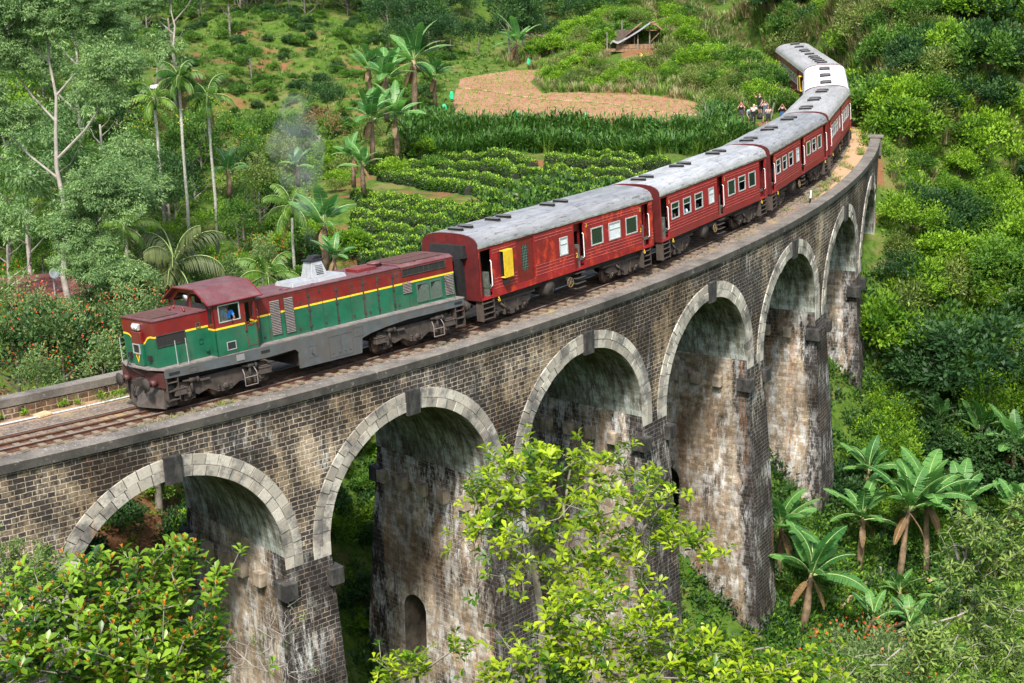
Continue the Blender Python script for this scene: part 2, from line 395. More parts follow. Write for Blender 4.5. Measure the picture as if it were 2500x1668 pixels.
# piers
PW = 10.79/2-HS
niche_pier = None
for i in [k+.5 for k in range(-2, 6)]+[-2.5, 6.5]:
    t = th(i); g = CB(); zb = -26; nz = 5
    endp = i in (-2.5, 6.5)
    def sect(z):
        d = ZSP-z; return (R_INN-.02-.105*d, R_FACE+.0+.085*d if d < 8 else R_FACE+.68+.05*(d-8), PW+.022*d)
    for q in range(nz):
        z1 = ZSP+(zb-ZSP)*q/nz; z0 = ZSP+(zb-ZSP)*(q+1)/nz
        a1, b1, h1 = sect(z1); a0, b0, h0 = sect(z0)
        def q4(p, uv, mi):
            g.mi = mi; g.cq(*p, uv=uv)
        q4([(b0, t-h0/b0, z0), (b0, t+h0/b0, z0), (b1, t+h1/b1, z1), (b1, t-h1/b1, z1)], [(t*111-h0, z0), (t*111+h0, z0), (t*111+h1, z1), (t*111-h1, z1)], 1)
        q4([(a0, t+h0/b0, z0), (a0, t-h0/b0, z0), (a1, t-h1/b1, z1), (a1, t+h1/b1, z1)], [(t*111-h0, z0), (t*111+h0, z0), (t*111+h1, z1), (t*111-h1, z1)], 1)
        q4([(a0, t-h0/b0, z0), (b0, t-h0/b0, z0), (b1, t-h1/b1, z1), (a1, t-h1/b1, z1)], [(a0+i*9, z0), (b0+i*9, z0), (b1+i*9, z1), (a1+i*9, z1)], 0)
        q4([(b0, t+h0/b0, z0), (a0, t+h0/b0, z0), (a1, t+h1/b1, z1), (b1, t+h1/b1, z1)], [(a0-i*7, z0), (b0-i*7, z0), (b1-i*7, z1), (a1-i*7, z1)], 0)
    a1, b1, h1 = sect(ZSP); a0, b0, h0 = sect(zb)
    g.cq((a1, t-h1/b1, ZSP), (b1, t-h1/b1, ZSP), (b1, t+h1/b1, ZSP), (a1, t+h1/b1, ZSP), uv=[(0, 0)]*4)
    g.cq((a0, t+h0/b0, zb), (b0, t+h0/b0, zb), (b0, t-h0/b0, zb), (a0, t-h0/b0, zb), uv=[(0, 0)]*4)
    pier = g.build('pier', [M_PIER, M_WALL_DARK, M_NICHE], viaduct)
    if i in (1.5, 3.5, 5.5):
        # arched recess in the side of the pier
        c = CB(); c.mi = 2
        zt = -12.6; rc = 106.75 if i == 1.5 else 107.2; hw = .72
        prof = [(rc-hw, zt-3.4), (rc+hw, zt-3.4), (rc+hw, zt-hw)]+[(rc+hw*math.cos(a), zt-hw+hw*math.sin(a)) for a in np.linspace(.2, math.pi-.2, 7)]+[(rc-hw, zt-hw)]
        d0, d1 = (PW+.35)/111, (PW-1.75)/111
        vs = [c.pt(R, t-d0, z) for R, z in prof]+[c.pt(R, t-d1, z) for R, z in prof]; n = len(prof)
        c.add(vs, [tuple(range(n)), tuple(range(2*n-1, n-1, -1))]+[(j, n+j, n+(j+1) % n, (j+1) % n) for j in range(n)])
        me = c.mesh('cut', [M_PIER, M_WALL_DARK, M_NICHE]); co = link('cut', me); co.location = viaduct.location
        viaduct_loc = viaduct.location.copy()
        pier.parent = None; pier.location = viaduct_loc
        bm_ = pier.modifiers.new('b', 'BOOLEAN'); bm_.object = co; bm_.operation = 'DIFFERENCE'; bm_.solver = 'EXACT'
        dg = bpy.context.evaluated_depsgraph_get(); me2 = bpy.data.meshes.new_from_object(pier.evaluated_get(dg)); pier.modifiers.clear()
        pier.data = me2; pier.parent = viaduct; pier.location = (0, 0, 0); bpy.data.objects.remove(co)
# impost blocks at the corners of the piers and corbels along their sides
for i in [k+.5 for k in range(-2, 7)]:
    for side in (-1, 1):
        if (i == 6.5 and side == 1): continue
        tt = th(i)+side*(PW+.02)/R_FACE
        z = -7.25; d = .30/R_FACE
        g = CB(); g.cbox(R_FACE-.42, R_FACE+.40, tt-d-.12/R_FACE*(side > 0)*0, tt+d, z-.36, z+.33); g.build('impost_block', [M_BLACKSTONE], viaduct, bevel=.02)
        g = CB(); g.cbox(R_INN-.35, R_INN+.35, tt-d, tt+d, z-.36, z+.33); g.build('impost_block', [M_BLACKSTONE], viaduct, bevel=.02)
        for q in range(5):
            Rc = 104.95+1.30*q
            if Rc > 110.7: continue
            g = CB(); g.cbox(Rc-.24, Rc+.24, tt-.34/R_FACE, tt+.34/R_FACE, z-.30, z+.28); g.build('corbel', [M_BLOCK], viaduct, bevel=.015)
# parapets and coping
g = CB(); nsg = 90
g.cbox(R_COPI+.08, R_FACE-.002, th(START_I), th(END_I), -1.2, ZWT, nseg=nsg, uv=True); g.build('outer_parapet', [M_WALL], viaduct)
g = CB()
for k in range(nsg):
    a, b = th(START_I+(END_I-START_I)*k/nsg), th(START_I+(END_I-START_I)*(k+1)/nsg)
    z0, z1 = ZWT-.001, ZCOP
    g.mi = 1; g.cq((R_COP, a, z0), (R_COP, b, z0), (R_COP, b, z1-.03), (R_COP, a, z1-.03)); g.cq((R_COPI, a, z0), (R_COP, a, z0), (R_COP, b, z0), (R_COPI, b, z0))
    g.mi = 0; g.cq((R_COP-.03, a, z1), (R_COP-.03, b, z1), (R_COPI, b, z1), (R_COPI, a, z1)); g.cq((R_COP, a, z1-.03), (R_COP, b, z1-.03), (R_COP-.03, b, z1), (R_COP-.03, a, z1)); g.cq((R_COPI, b, z0), (R_COPI, a, z0), (R_COPI, a, z1), (R_COPI, b, z1))
g.build('coping', [M_COPT, M_COPF], viaduct)
g = CB(); g.cbox(R_COPI-.1, R_COP+.1, th(END_I)-.001, th(END_I)+.005, -.9, ZCOP+.02); g.cbox(R_COPI-.2, R_COP+.2, th(END_I)-.002, th(END_I)+.006, ZCOP+.02, ZCOP+.16)
g.build('end_block', [M_COPT], viaduct, bevel=.02)
g = CB(); RP0, RP1 = R_INN-.05, 105.0
g.cbox(RP0+.06, RP1-.05, th(START_I), th(END_I+.6), -1.2, ZWT+.06, nseg=nsg, uv=True); g.build('inner_parapet', [M_INNER], viaduct)
g = CB(); g.cbox(RP0-.02, RP1, th(START_I), th(END_I+.6), ZWT+.062, ZCOP+.02, nseg=nsg)
g.build('inner_coping', [M_COPT], viaduct)
# scratched marks on the coping
M_CHALK = plain('chalk', (.40, .385, .36), .9)
g = MB(); rng = random.Random(3)
def scr(pts, wd):
    for a, b in zip(pts[:-1], pts[1:]):
        a3, b3 = P(a[0], a[1], ZCOP+.004), P(b[0], b[1], ZCOP+.004)
        A = Vector(a3)-Vector(VO); B = Vector(b3)-Vector(VO); d = (B-A); nrm = Vector((-d.y, d.x, 0)).normalized()*wd
        g.add([A-nrm, B-nrm, B+nrm, A+nrm], [(0, 1, 2, 3)])
for (i0, i1, n, rings) in ((-.42, .05, 34, 0), (.12, .50, 16, 1), (.55, 1.0, 26, 0), (1.1, 2.2, 40, 0)):
    for q in range(n):
        t = th(i0+(i1-i0)*(q+rng.random())/n); R = rng.uniform(R_COPI+.1, R_COP-.12); h = rng.uniform(.05, .13)
        if rings and rng.random() < .6:
            r = rng.uniform(.07, .12); scr([(R+r*math.cos(a), t+r*1.2*math.sin(a)/R) for a in np.linspace(0, rng.uniform(4.2, 6.3), 12)], .009)
        else:
            scr([(R-h, t+rng.uniform(-.04, .04)/R), (R+h, t), (R+rng.uniform(-h, h), t+rng.uniform(.05, .16)/R), (R+h*rng.uniform(-1, 1), t+rng.uniform(.1, .22)/R)][:rng.choice((2, 3, 4))], .005)
g.build('scratched_graffiti', [M_CHALK], viaduct)

# ------------------------------------------------------------------ ballast, track
def ballastmat():
    m = NT('ballast'); v = m.geo(); n = m.noise(v, 1.1, 5, .65); vo = m.n('ShaderNodeTexVoronoi', i_Scale=13.0); m.l(v, vo.inputs['Vector'])
    g0 = m.mix(m.ramp(n, [(.4, 0.0), (.6, 1.0)]), (.115, .095, .075), (.20, .135, .09))
    st = m.n('ShaderNodeSeparateColor'); m.l(vo.outputs['Color'], st.inputs[0])
    g0 = m.mix(m.ramp(st.outputs[0], [(.3, 0.0), (.95, .6)]), g0, (.30, .25, .20)); g0 = m.mix(m.ramp(st.outputs[1], [(.6, 0.0), (.9, .7)]), g0, (.07, .06, .055))
    n2 = m.noise(v, .45, 4, .6); g0 = m.mix(m.ramp(n2, [(.56, 0.0), (.66, .9)]), g0, m.mix(m.noise(v, 6, 4, .6), (.42, .27, .14), (.16, .15, .05)))
    a = m.attr(); g0 = m.mix(a, g0, m.mix(m.noise(v, 3, 5, .6), (.50, .30, .17), (.40, .25, .15)))
    m.col(g0).rough(.95); m.bump(vo.outputs['Distance'], .9, .05); return m.mat
g = MB()
n = 170
for k in range(n):
    i0, i1 = START_I+(10.6-START_I)*k/n, START_I+(10.6-START_I)*(k+1)/n
    a, b = th(i0), th(i1); i = (i0+i1)/2
    for j, (ra, rb, za, zb) in enumerate(((104.2, 105.9, -.42, -.34), (105.9, 107.0, -.34, -.24), (107.0, 109.5, -.24, -.17), (109.5, 110.2, -.17, -.26), (110.2, 111.25, -.26, -.30))):
        e = 1.0 if (j == 4 and 4.9 < i < 8) or (j == 3 and i > 5.6 and i < 8) else (.35 if j == 4 and i > 4.4 else 0)
        if j == 0: e = .35
        if i > END_I: 
            if ra < 105.5: continue
        g.tint = e; g.add([P(ra, a, za), P(rb, a, zb), P(rb, b, zb), P(ra, b, za)], [(0, 1, 2, 3)])
gravel = g.build('gravel_bed', [ballastmat()], None, kind='structure')
track = empty('railway_track', P(R_TRK, th(0), -.2), label='rusty single railway track on wooden sleepers running along the viaduct', cat='railway track')
TO = Vector(track.location)
def railmat():
    m = NT('rusty rail'); v = m.geo(); n = m.noise(v, 7, 5, .7)
    m.col(m.mix(m.ramp(n, [(.35, 0.0), (.7, 1.0)]), (.075, .036, .022), (.17, .08, .045))).rough(.7); m.b.inputs['Metallic'].default_value = .2; return m.mat
M_RAIL = railmat(); M_RTOP = plain('polished rail top', (.42, .38, .35), .35, .6, var=.2, scale=9)
def rail(R, zt, hgt, name, t0=START_I, t1=16.5, side=1, bright=True):
    g = MB(); n = int((t1-t0)*12)
    prof = [(-.035, 0), (.035, 0), (.035, -.035), (.010, -.05), (.010, -hgt+.02), (.065, -hgt), (-.065, -hgt), (-.010, -hgt+.02), (-.010, -.05), (-.035, -.035)]
    for k in range(n):
        a, b = th(t0+(t1-t0)*k/n), th(t0+(t1-t0)*(k+1)/n)
        for j in range(len(prof)):
            p, q = prof[j], prof[(j+1) % len(prof)]
            g.mi = 1 if (j == 0 and bright) else 0
            g.add([Vector(P(R+p[0], a, zt+p[1]))-TO, Vector(P(R+q[0], a, zt+q[1]))-TO, Vector(P(R+q[0], b, zt+q[1]))-TO, Vector(P(R+p[0], b, zt+p[1]))-TO], [(0, 1, 2, 3)])
    g.build(name, [M_RAIL, M_RTOP], track)
rail(R_RAIL, 0, .15, 'rail'); rail(107.42, -.13, .15, 'rail'); rail(108.42, -.06, .14, 'guard_rail', t1=END_I, bright=False); rail(107.58, -.13, .13, 'guard_rail', t1=END_I, bright=False)
def sleepmat():
    m = NT('weathered sleeper wood'); v = m.obj(); rn = m.rnd(); n = m.noise(m.map(v, (1.5, 14, 6)), 1.0, 5, .6)
    c = m.mix(m.ramp(n, [(.3, 0.0), (.7, 1.0)]), (.10, .075, .05), (.27, .215, .15)); c = m.mix(m.ramp(rn, [(0, .0), (1, .5)]), c, (.16, .13, .10)); m.col(c).rough(.9); m.bump(n, .5, .01); return m.mat
M_SLP = sleepmat()
g = MB(); g.box(-1.27, 1.27, -.115, .115, -.085, .0)
slp = None; rest = MB(); rng = random.Random(9); k = 0
ds = .66/R_TRK; t = th(-.6); per = []
while t < th(16.3): per.append(t); t += ds
vis = [t for t in per if t > th(-.5)]
front = vis[:100]
me_s = None
for t in per:
    c = P(108.3, t+rng.uniform(-.0006, .0006), -.155); slope = math.atan2(.13, 1.765)
    Mx = Matrix.Translation(c) @ Matrix.Rotation(t+rng.uniform(-.02, .02), 4, 'Z') @ Matrix.Rotation(-slope, 4, 'Y')
    if t in front:
        if me_s is None:
            me_s = g.mesh('sleeper', [M_SLP])
        o = link('sleeper', me_s, track); o.matrix_parent_inverse = Matrix.Identity(4)
        o.matrix_local = Matrix.Translation(-TO) @ Mx
    else:
        rest.T = Matrix.Translation(-TO) @ Mx; rest.box(-1.27, 1.27, -.115, .115, -.085, .0)
rest.build('sleeper_row', [M_SLP], track, kind='stuff')
g = MB(); rng = random.Random(2)       # chairs and spikes on the outer rail
for t in vis[:150]:
    for R, z in ((R_RAIL, -.13), (107.42, -.27)):
        for s_ in (-1, 1):
            g.T = Matrix.Translation(Vector(P(R+s_*.085, t, z))-TO) @ Matrix.Rotation(t, 4, 'Z'); g.box(-.035, .035, -.05, .05, -.02, .045)
g.T = None; g.build('rail_chairs', [M_RAIL], track, kind='stuff')
# white conduit pipe beside the inner parapet
g = MB(); pts = []
for k in range(120):
    t = th(START_I+(END_I-START_I)*k/119); pts.append(P(105.66+.04*math.sin(k*.9), t, -.30+.02*math.sin(k*.7)))
g.tube(pts, .035, 6); g.build('conduit_pipe', [plain('pale pipe', (.48, .52, .55), .5, dirt=(.2, .15, .1))], label='thin pale pipe lying along the foot of the inner parapet', cat='pipe')
b = MB(); b.T = Matrix.Translation(P(105.55, th(-.2), -.33)) @ Matrix.Rotation(th(-.2)+.25, 4, 'Z'); b.hexa([(-.22, -.3, 0), (.22, -.3, 0), (.22, .3, 0), (-.22, .3, 0)], [(-.2, -.28, .1), (.2, -.28, .1), (.2, .28, .1), (-.2, .28, .1)])
b.build('stone_slab', [plain('tan slab', (.47, .33, .19), .9, var=.2, bump=.5)], bevel=.02, label='square tan stone slab lying over the pipe by the inner parapet', cat='slab')
# ------------------------------------------------------------------ train materials
def redpaint(name, c, worn, amt, scale=1.0, rough=.45):  # worn also receives the reflection tone painted on the end carriage
    m = NT(name); v = m.obj(); n = m.noise(m.map(v, (1, 1, 1)), 1.3*scale, 6, .65); f = m.noise(m.map(v, (3, 3, .8)), 2.5, 5, .7)
    k = m.mix(m.ramp(n, [(.35, 0.0), (.7, 1.0)]), tuple(x*.78 for x in c), tuple(min(1, x*1.15) for x in c))
    k = m.mix(m.ramp(f, [(.60, 0.0), (.78, amt)]), k, worn)
    z = m.n('ShaderNodeSeparateXYZ'); m.l(v, z.inputs[0])
    low = m.math('MULTIPLY', m.ramp(m.noise(m.map(v, (2, 2, .6)), 1.7, 5, .7), [(.40, 0.0), (.7, .75)]), m.ramp(m.math('MULTIPLY', z.outputs[2], .3), [(.42, 1.0), (.60, .0)]))
    k = m.mix(low, k, (.07, .045, .035))
    m.col(k).rough(rough); m.bump(m.noise(v, 3, 3, .5), .12, .01); return m.mat
M_RED = redpaint('carriage red', (.26, .012, .019), (.12, .018, .018), .6)
M_RED1 = None
def red_worn():
    m = NT('worn carriage red'); v = m.obj(); n = m.noise(v, .55, 6, .62, .6); n2 = m.noise(m.map(v, (1.2, 1.2, .7), (3, 1, 0)), 1.1, 7, .72, .8)
    k = m.mix(m.ramp(n, [(.40, 0.0), (.62, 1.0)]), (.16, .009, .013), (.27, .012, .016))
    k = m.mix(m.ramp(n2, [(.52, 0.0), (.64, .9)]), k, (.55, .05, .012)); k = m.mix(m.ramp(m.noise(v, 2.3, 6, .75, 1.0), [(.66, 0.0), (.74, .6)]), k, (.47, .17, .02))
    k = m.mix(m.ramp(m.noise(m.map(v, (2, 2, .5)), 2.1, 6, .7), [(.62, 0.0), (.76, .7)]), k, (.10, .015, .015))
    m.col(k).rough(.45); return m.mat
M_RED1 = red_worn()
M_END = plain('grimy maroon end', (.115, .010, .010), .5, var=.3, scale=2, dirt=(.03, .02, .02), dirt_amt=.9)
M_DRED = plain('dark red door', (.14, .010, .010), .45, var=.25, dirt=(.04, .02, .02))
M_BEAD = plain('worn highlit beading', (.43, .10, .10), .5, var=.3)  # pale red paints highlights onto the worn beading
def roofmat(name, c0, c1, streaks, rough=.5, metal=.35):
    m = NT(name); v = m.obj(); n = m.noise(m.map(v, (.25, 1.2, 1)), 1.6, 6, .65); f = m.noise(v, 9, 5, .75); k = m.mix(m.ramp(n, [(.35, 0.0), (.65, 1.0)]), c0, c1)
    s_ = m.noise(m.map(v, (.9, 5.5, 3)), 1.6, 6, .75); k = m.mix(m.ramp(s_, [(.55, 0.0), (.62, streaks)]), k, tuple(x*.33 for x in c0))
    k = m.mix(m.ramp(f, [(.62, 0.0), (.74, streaks)]), k, (.05, .05, .05))
    r = m.noise(m.map(v, (.5, 2.5, 1), (4, 4, 0)), 1.1, 5, .6); k = m.mix(m.ramp(r, [(.70, 0.0), (.74, .55)]), k, (.20, .10, .07))
    m.col(k).rough(rough); m.b.inputs['Metallic'].default_value = metal; m.bump(m.noise(m.map(v, (1, 3, 1)), 1.8, 4, .6), .35, .03); return m.mat
M_ROOF = roofmat('grey carriage roof', (.21, .21, .215), (.37, .37, .375), .75)
M_ROOF2 = roofmat('silver carriage roof', (.30, .305, .31), (.52, .52, .52), .7)
M_ROOFB = roofmat('dull carriage roof', (.31, .30, .29), (.46, .445, .43), .55)
M_ROOFW = roofmat('white carriage roof', (.66, .67, .68), (.78, .78, .78), .08, .4, 0)
M_GUT = plain('gutter metal', (.34, .345, .35), .45, .4, var=.3, scale=3)
M_UND = plain('underframe grime', (.028, .023, .02), .85, var=.4, scale=4, bump=.4, dirt=(.06, .048, .038), dirt_amt=.8)
M_UND2 = plain('brown bogie grime', (.048, .037, .03), .85, var=.4, scale=4, bump=.4, dirt=(.085, .065, .05), dirt_amt=.7)
M_BLK = plain('black rubber', (.012, .012, .013), .7, var=.4)
M_TYRE = plain('wheel steel', (.10, .075, .06), .5, .5, var=.3)
M_ALU = plain('window frame alloy', (.52, .54, .55), .4, .5, var=.15)
M_WHITE = plain('white enamel', (.75, .75, .73), .4, var=.1)
M_YEL = plain('yellow paint', (.62, .42, .02), .5, var=.15, dirt=(.3, .18, .03), dirt_amt=.5)
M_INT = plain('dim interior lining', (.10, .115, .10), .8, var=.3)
M_GRN = plain('green inner door', (.02, .11, .07), .5, var=.2)
def glass(name, c, alpha):
    m = NT(name); m.col(c).rough(.08); m.b.inputs['Alpha'].default_value = alpha; m.b.inputs['Specular IOR Level'].default_value = .9; return m.mat
M_GLASS = glass('window glass', (.018, .034, .028), .80)
M_GLASSD = glass('dark glass', (.02, .03, .03), .8)
M_GOLD = plain('worn tan rim', (.17, .12, .05), .6)
M_VENT = plain('vent cap', (.085, .085, .088), .6, var=.2)
M_BLIND = plain('pale blind', (.56, .60, .62), .5, var=.12)

def wall(g, x0, x1, z0, z1, ops, yo, yi, mi=0):
    """panel in the x-z plane from y=yi (inside) to y=yo (outside) with rectangular openings (xa,xb,za,zb)"""
    xs = sorted({x0, x1}|{v for o in ops for v in o[:2]}); zs = sorted({z0, z1}|{v for o in ops for v in o[2:]})
    s_ = 1 if yo < yi else -1
    def q(a, b, c, d):
        g.quad(a, b, c, d) if s_ > 0 else g.quad(d, c, b, a)
    for a, b in zip(xs[:-1], xs[1:]):
        for c, d in zip(zs[:-1], zs[1:]):
            cx, cz = (a+b)/2, (c+d)/2
            if any(o[0] < cx < o[1] and o[2] < cz < o[3] for o in ops): continue
            q((a, yo, c), (b, yo, c), (b, yo, d), (a, yo, d)); q((b, yi, c), (a, yi, c), (a, yi, d), (b, yi, d))
    for a, b, c, d in ops:
        q((a, yo, c), (a, yi, c), (b, yi, c), (b, yo, c)); q((a, yo, d), (b, yo, d), (b, yi, d), (a, yi, d))
        q((a, yo, c), (a, yo, d), (a, yi, d), (a, yi, c)); q((b, yo, c), (b, yi, c), (b, yi, d), (b, yo, d))
    q((x0, yo, z0), (x0, yi, z0), (x1, yi, z0), (x1, yo, z0))
def frame_ring(g, a, b, c, d, wd, y0, y1):
    g.box(a, b, y0, y1, c, c+wd); g.box(a, b, y0, y1, d-wd, d); g.box(a, a+wd, y0, y1, c+wd, d-wd); g.box(b-wd, b, y0, y1, c+wd, d-wd)
def pose(root, ang, L, lean, dh=0, Rc=R_TRK, zoff=0):
    a = ang; A = Vector(P(Rc, a, 0)); a2 = a+2*math.asin(L/2/Rc); B = Vector(P(Rc, a2, 0)); h = math.atan2(B.y-A.y, B.x-A.x)+dh
    piv = 0.94
    Mx = Matrix.Translation(A) @ Matrix.Rotation(h, 4, 'Z') @ Matrix.Translation((0, -piv, zoff)) @ Matrix.Rotation(-lean, 4, 'X') @ Matrix.Translation((0, piv, 0))
    root.matrix_world = Mx; root.location = Mx.to_translation(); root.rotation_euler = Mx.to_euler()
def wheelset(parent, xc, gx=.93, r=.45, n=22):
    for sy in (-1, 1):
        g = MB(); g.disc((xc, sy*gx, r), (0, 1, 0), r, .11, n); g.disc((xc, sy*(gx-.07), r), (0, 1, 0), r+.03, .03, n); g.disc((xc, sy*(gx+.07), r), (0, 1, 0), .12, .05, 12)
        g.build('wheel', [M_TYRE], parent)
    return
def coil(g, c, r, h, n=5):
    for k in range(n):
        z = c[2]+h*(k+.5)/n; g.lathe([(r*.7, -.022), (r, -.012), (r, .012), (r*.7, .022)], (c[0], c[1], z), 9)
    g.cyl((c[0], c[1], c[2]), (c[0], c[1], c[2]+h), r*.62, 8)
def bogie(parent, xc):
    b = MB()
    for sy in (-1, 1):
        y = sy*1.22
        b.prism([(xc-1.45, .62), (xc-1.2, .50), (xc-.55, .46), (xc-.3, .36), (xc+.3, .36), (xc+.55, .46), (xc+1.2, .50), (xc+1.45, .62), (xc+1.4, .78), (xc+.7, .84), (xc-.7, .84), (xc-1.4, .78)], 'y', y-.09, y+.09)
        b.box(xc-1.75, xc+1.75, y-.12, y+.12, .86, .98); b.box(xc-.14, xc+.14, y-.2, y+.16, .25, .42)
        for q in (-.45, .45): b.box(xc+q-.04, xc+q+.04, y-.16, y+.12, .3, .86)
        b.tube([(xc-.2, y-sy*-.14, .42), (xc-.75, y+sy*.16, .86)], .055, 8); b.box(xc-.25, xc-.02, y+sy*.1-.05, y+sy*.1+.09, .30, .5)
    b.box(xc-.2, xc+.2, -1.1, 1.1, .5, .75)
    f = b.build('bogie', [M_UND2], parent)
    for dx in (-.98, .98):
        wheelset(f, xc+dx)
        for sy in (-1, 1):
            g = MB(); g.boxc((xc+dx, sy*1.2, .45), (.3, .22, .30)); g.disc((xc+dx, sy*1.33, .45), (0, 1, 0), .10, .06, 10); g.build('axle_box', [M_UND2], f)
            for q in (-.25, .25):
                g = MB(); coil(g, (xc+dx+q, sy*1.22, .40), .095, .42); g.build('coil_spring', [M_UND], f)
    return f
def steps(parent, x0, x1, sy, ladder=True):
    g = MB(); y0, y1 = sorted((sy*1.20, sy*1.60))
    for k in range(4):
        z = 1.12-.235*k; g.box(x0+.03, x1-.03, y0, y1, z-.03, z); 
    if ladder:
        for x in (x0, x1-.03): g.box(x, x+.03, y0, y1, .34, 1.2)
    return g.build('steps', [M_UND2], parent)
ZB, ZE, HW = 1.25, 3.56, 1.58      # carriage body: bottom, eave, half width
def roofprof(hw=HW, ze=ZE, rise=.60, n=14, grow=0):
    pts = []
    for k in range(n+1):
        a = math.pi*k/n; c = math.cos(a); s_ = math.sin(a)
        pts.append((-(hw+.02+grow)*math.copysign(abs(c)**.72, c), ze+(rise+grow)*(s_**.78)))
    return pts
def roof_obj(parent, L, mat, vents, rise=.60):
    g = MB(); g.smooth = True; pr = roofprof(rise=rise); nx = 12; vs = []
    for k in range(nx+1):
        x = .06+(L-.12)*k/nx
        for y, z in pr: vs.append((x, y, z+.012*math.sin(k*2.1+y*3)))
    n = len(pr)
    g.add(vs, [(k*n+j+1, k*n+j, (k+1)*n+j, (k+1)*n+j+1) for k in range(nx) for j in range(n-1)]); g.smooth = False
    g.add([vs[j] for j in range(n)], [tuple(range(n))]); g.add([vs[nx*n+j] for j in range(n)], [tuple(range(n-1, -1, -1))])
    for x in np.arange(1.5, L-.5, 1.55): # seams
        pr2 = roofprof(rise=rise, grow=.007)
        g.add([(x-.02, y, z) for y, z in pr2]+[(x+.02, y, z) for y, z in pr2], [(j+1, j, n+j, n+j+1) for j in range(n-1)])
    r = g.build('roof', [mat], parent)
    for x in vents:
        g = MB(); zt = ZE+rise
        g.hexa([(x-.08, -.42, zt-.05), (x+.09, -.42, zt-.05), (x+.09, .42, zt-.05), (x-.08, .42, zt-.05)], [(x-.07, -.38, zt+.11), (x+.08, -.38, zt+.11), (x+.08, .38, zt+.11), (x-.07, .38, zt+.11)])
        g.mi = 1; g.hexa([(x-.12, -.42, zt+.112), (x+.13, -.42, zt+.112), (x+.13, .42, zt+.112), (x-.12, .42, zt+.112)], [(x-.06, -.22, zt+.16), (x+.08, -.22, zt+.16), (x+.08, .22, zt+.16), (x-.06, .22, zt+.16)])
        g.build('roof_vent', [M_BLK, M_VENT], r)
    return r
def window(parent, a, b, c, d, sy, kind=0):
    y = sy*HW; f = MB(); y0, y1 = sorted((y-sy*.05, y+sy*.022)); wd = .065
    frame_ring(f, a, b, c, d, wd, y0, y1)
    if kind in (1, 2): f.box(a+wd, b-wd, y0+.01, y1-.012, c+(d-c)*.62-.02, c+(d-c)*.62+.02)
    fr = f.build('window', [M_ALU], parent, bevel=.012)
    g = MB(); yy = y-sy*.02
    if kind == 0: g.box(a+wd, b-wd, yy-.006, yy+.006, c+wd, d-wd)
    if kind == 1: g.box(a+wd, b-wd, yy-.006, yy+.006, c+(d-c)*.62, d-wd)
    if kind == 2: g.box(a+wd, b-wd, yy-.006, yy+.006, c+wd, d-wd)
    g.build('pane', [M_BLIND if kind == 2 else M_GLASS], fr)
def endwall(g, x, hw, face):
    """carriage end with a central doorway"""
    pr = roofprof(hw-.02, ZE, .58); dw, dz = .42, 3.25
    pts = [(-hw, ZB), (-dw, ZB), (-dw, dz), (dw, dz), (dw, ZB), (hw, ZB)]+[(y, z) for y, z in reversed(pr)]
    g.prism(pts, 'x', min(x, x+face*.06), max(x, x+face*.06))
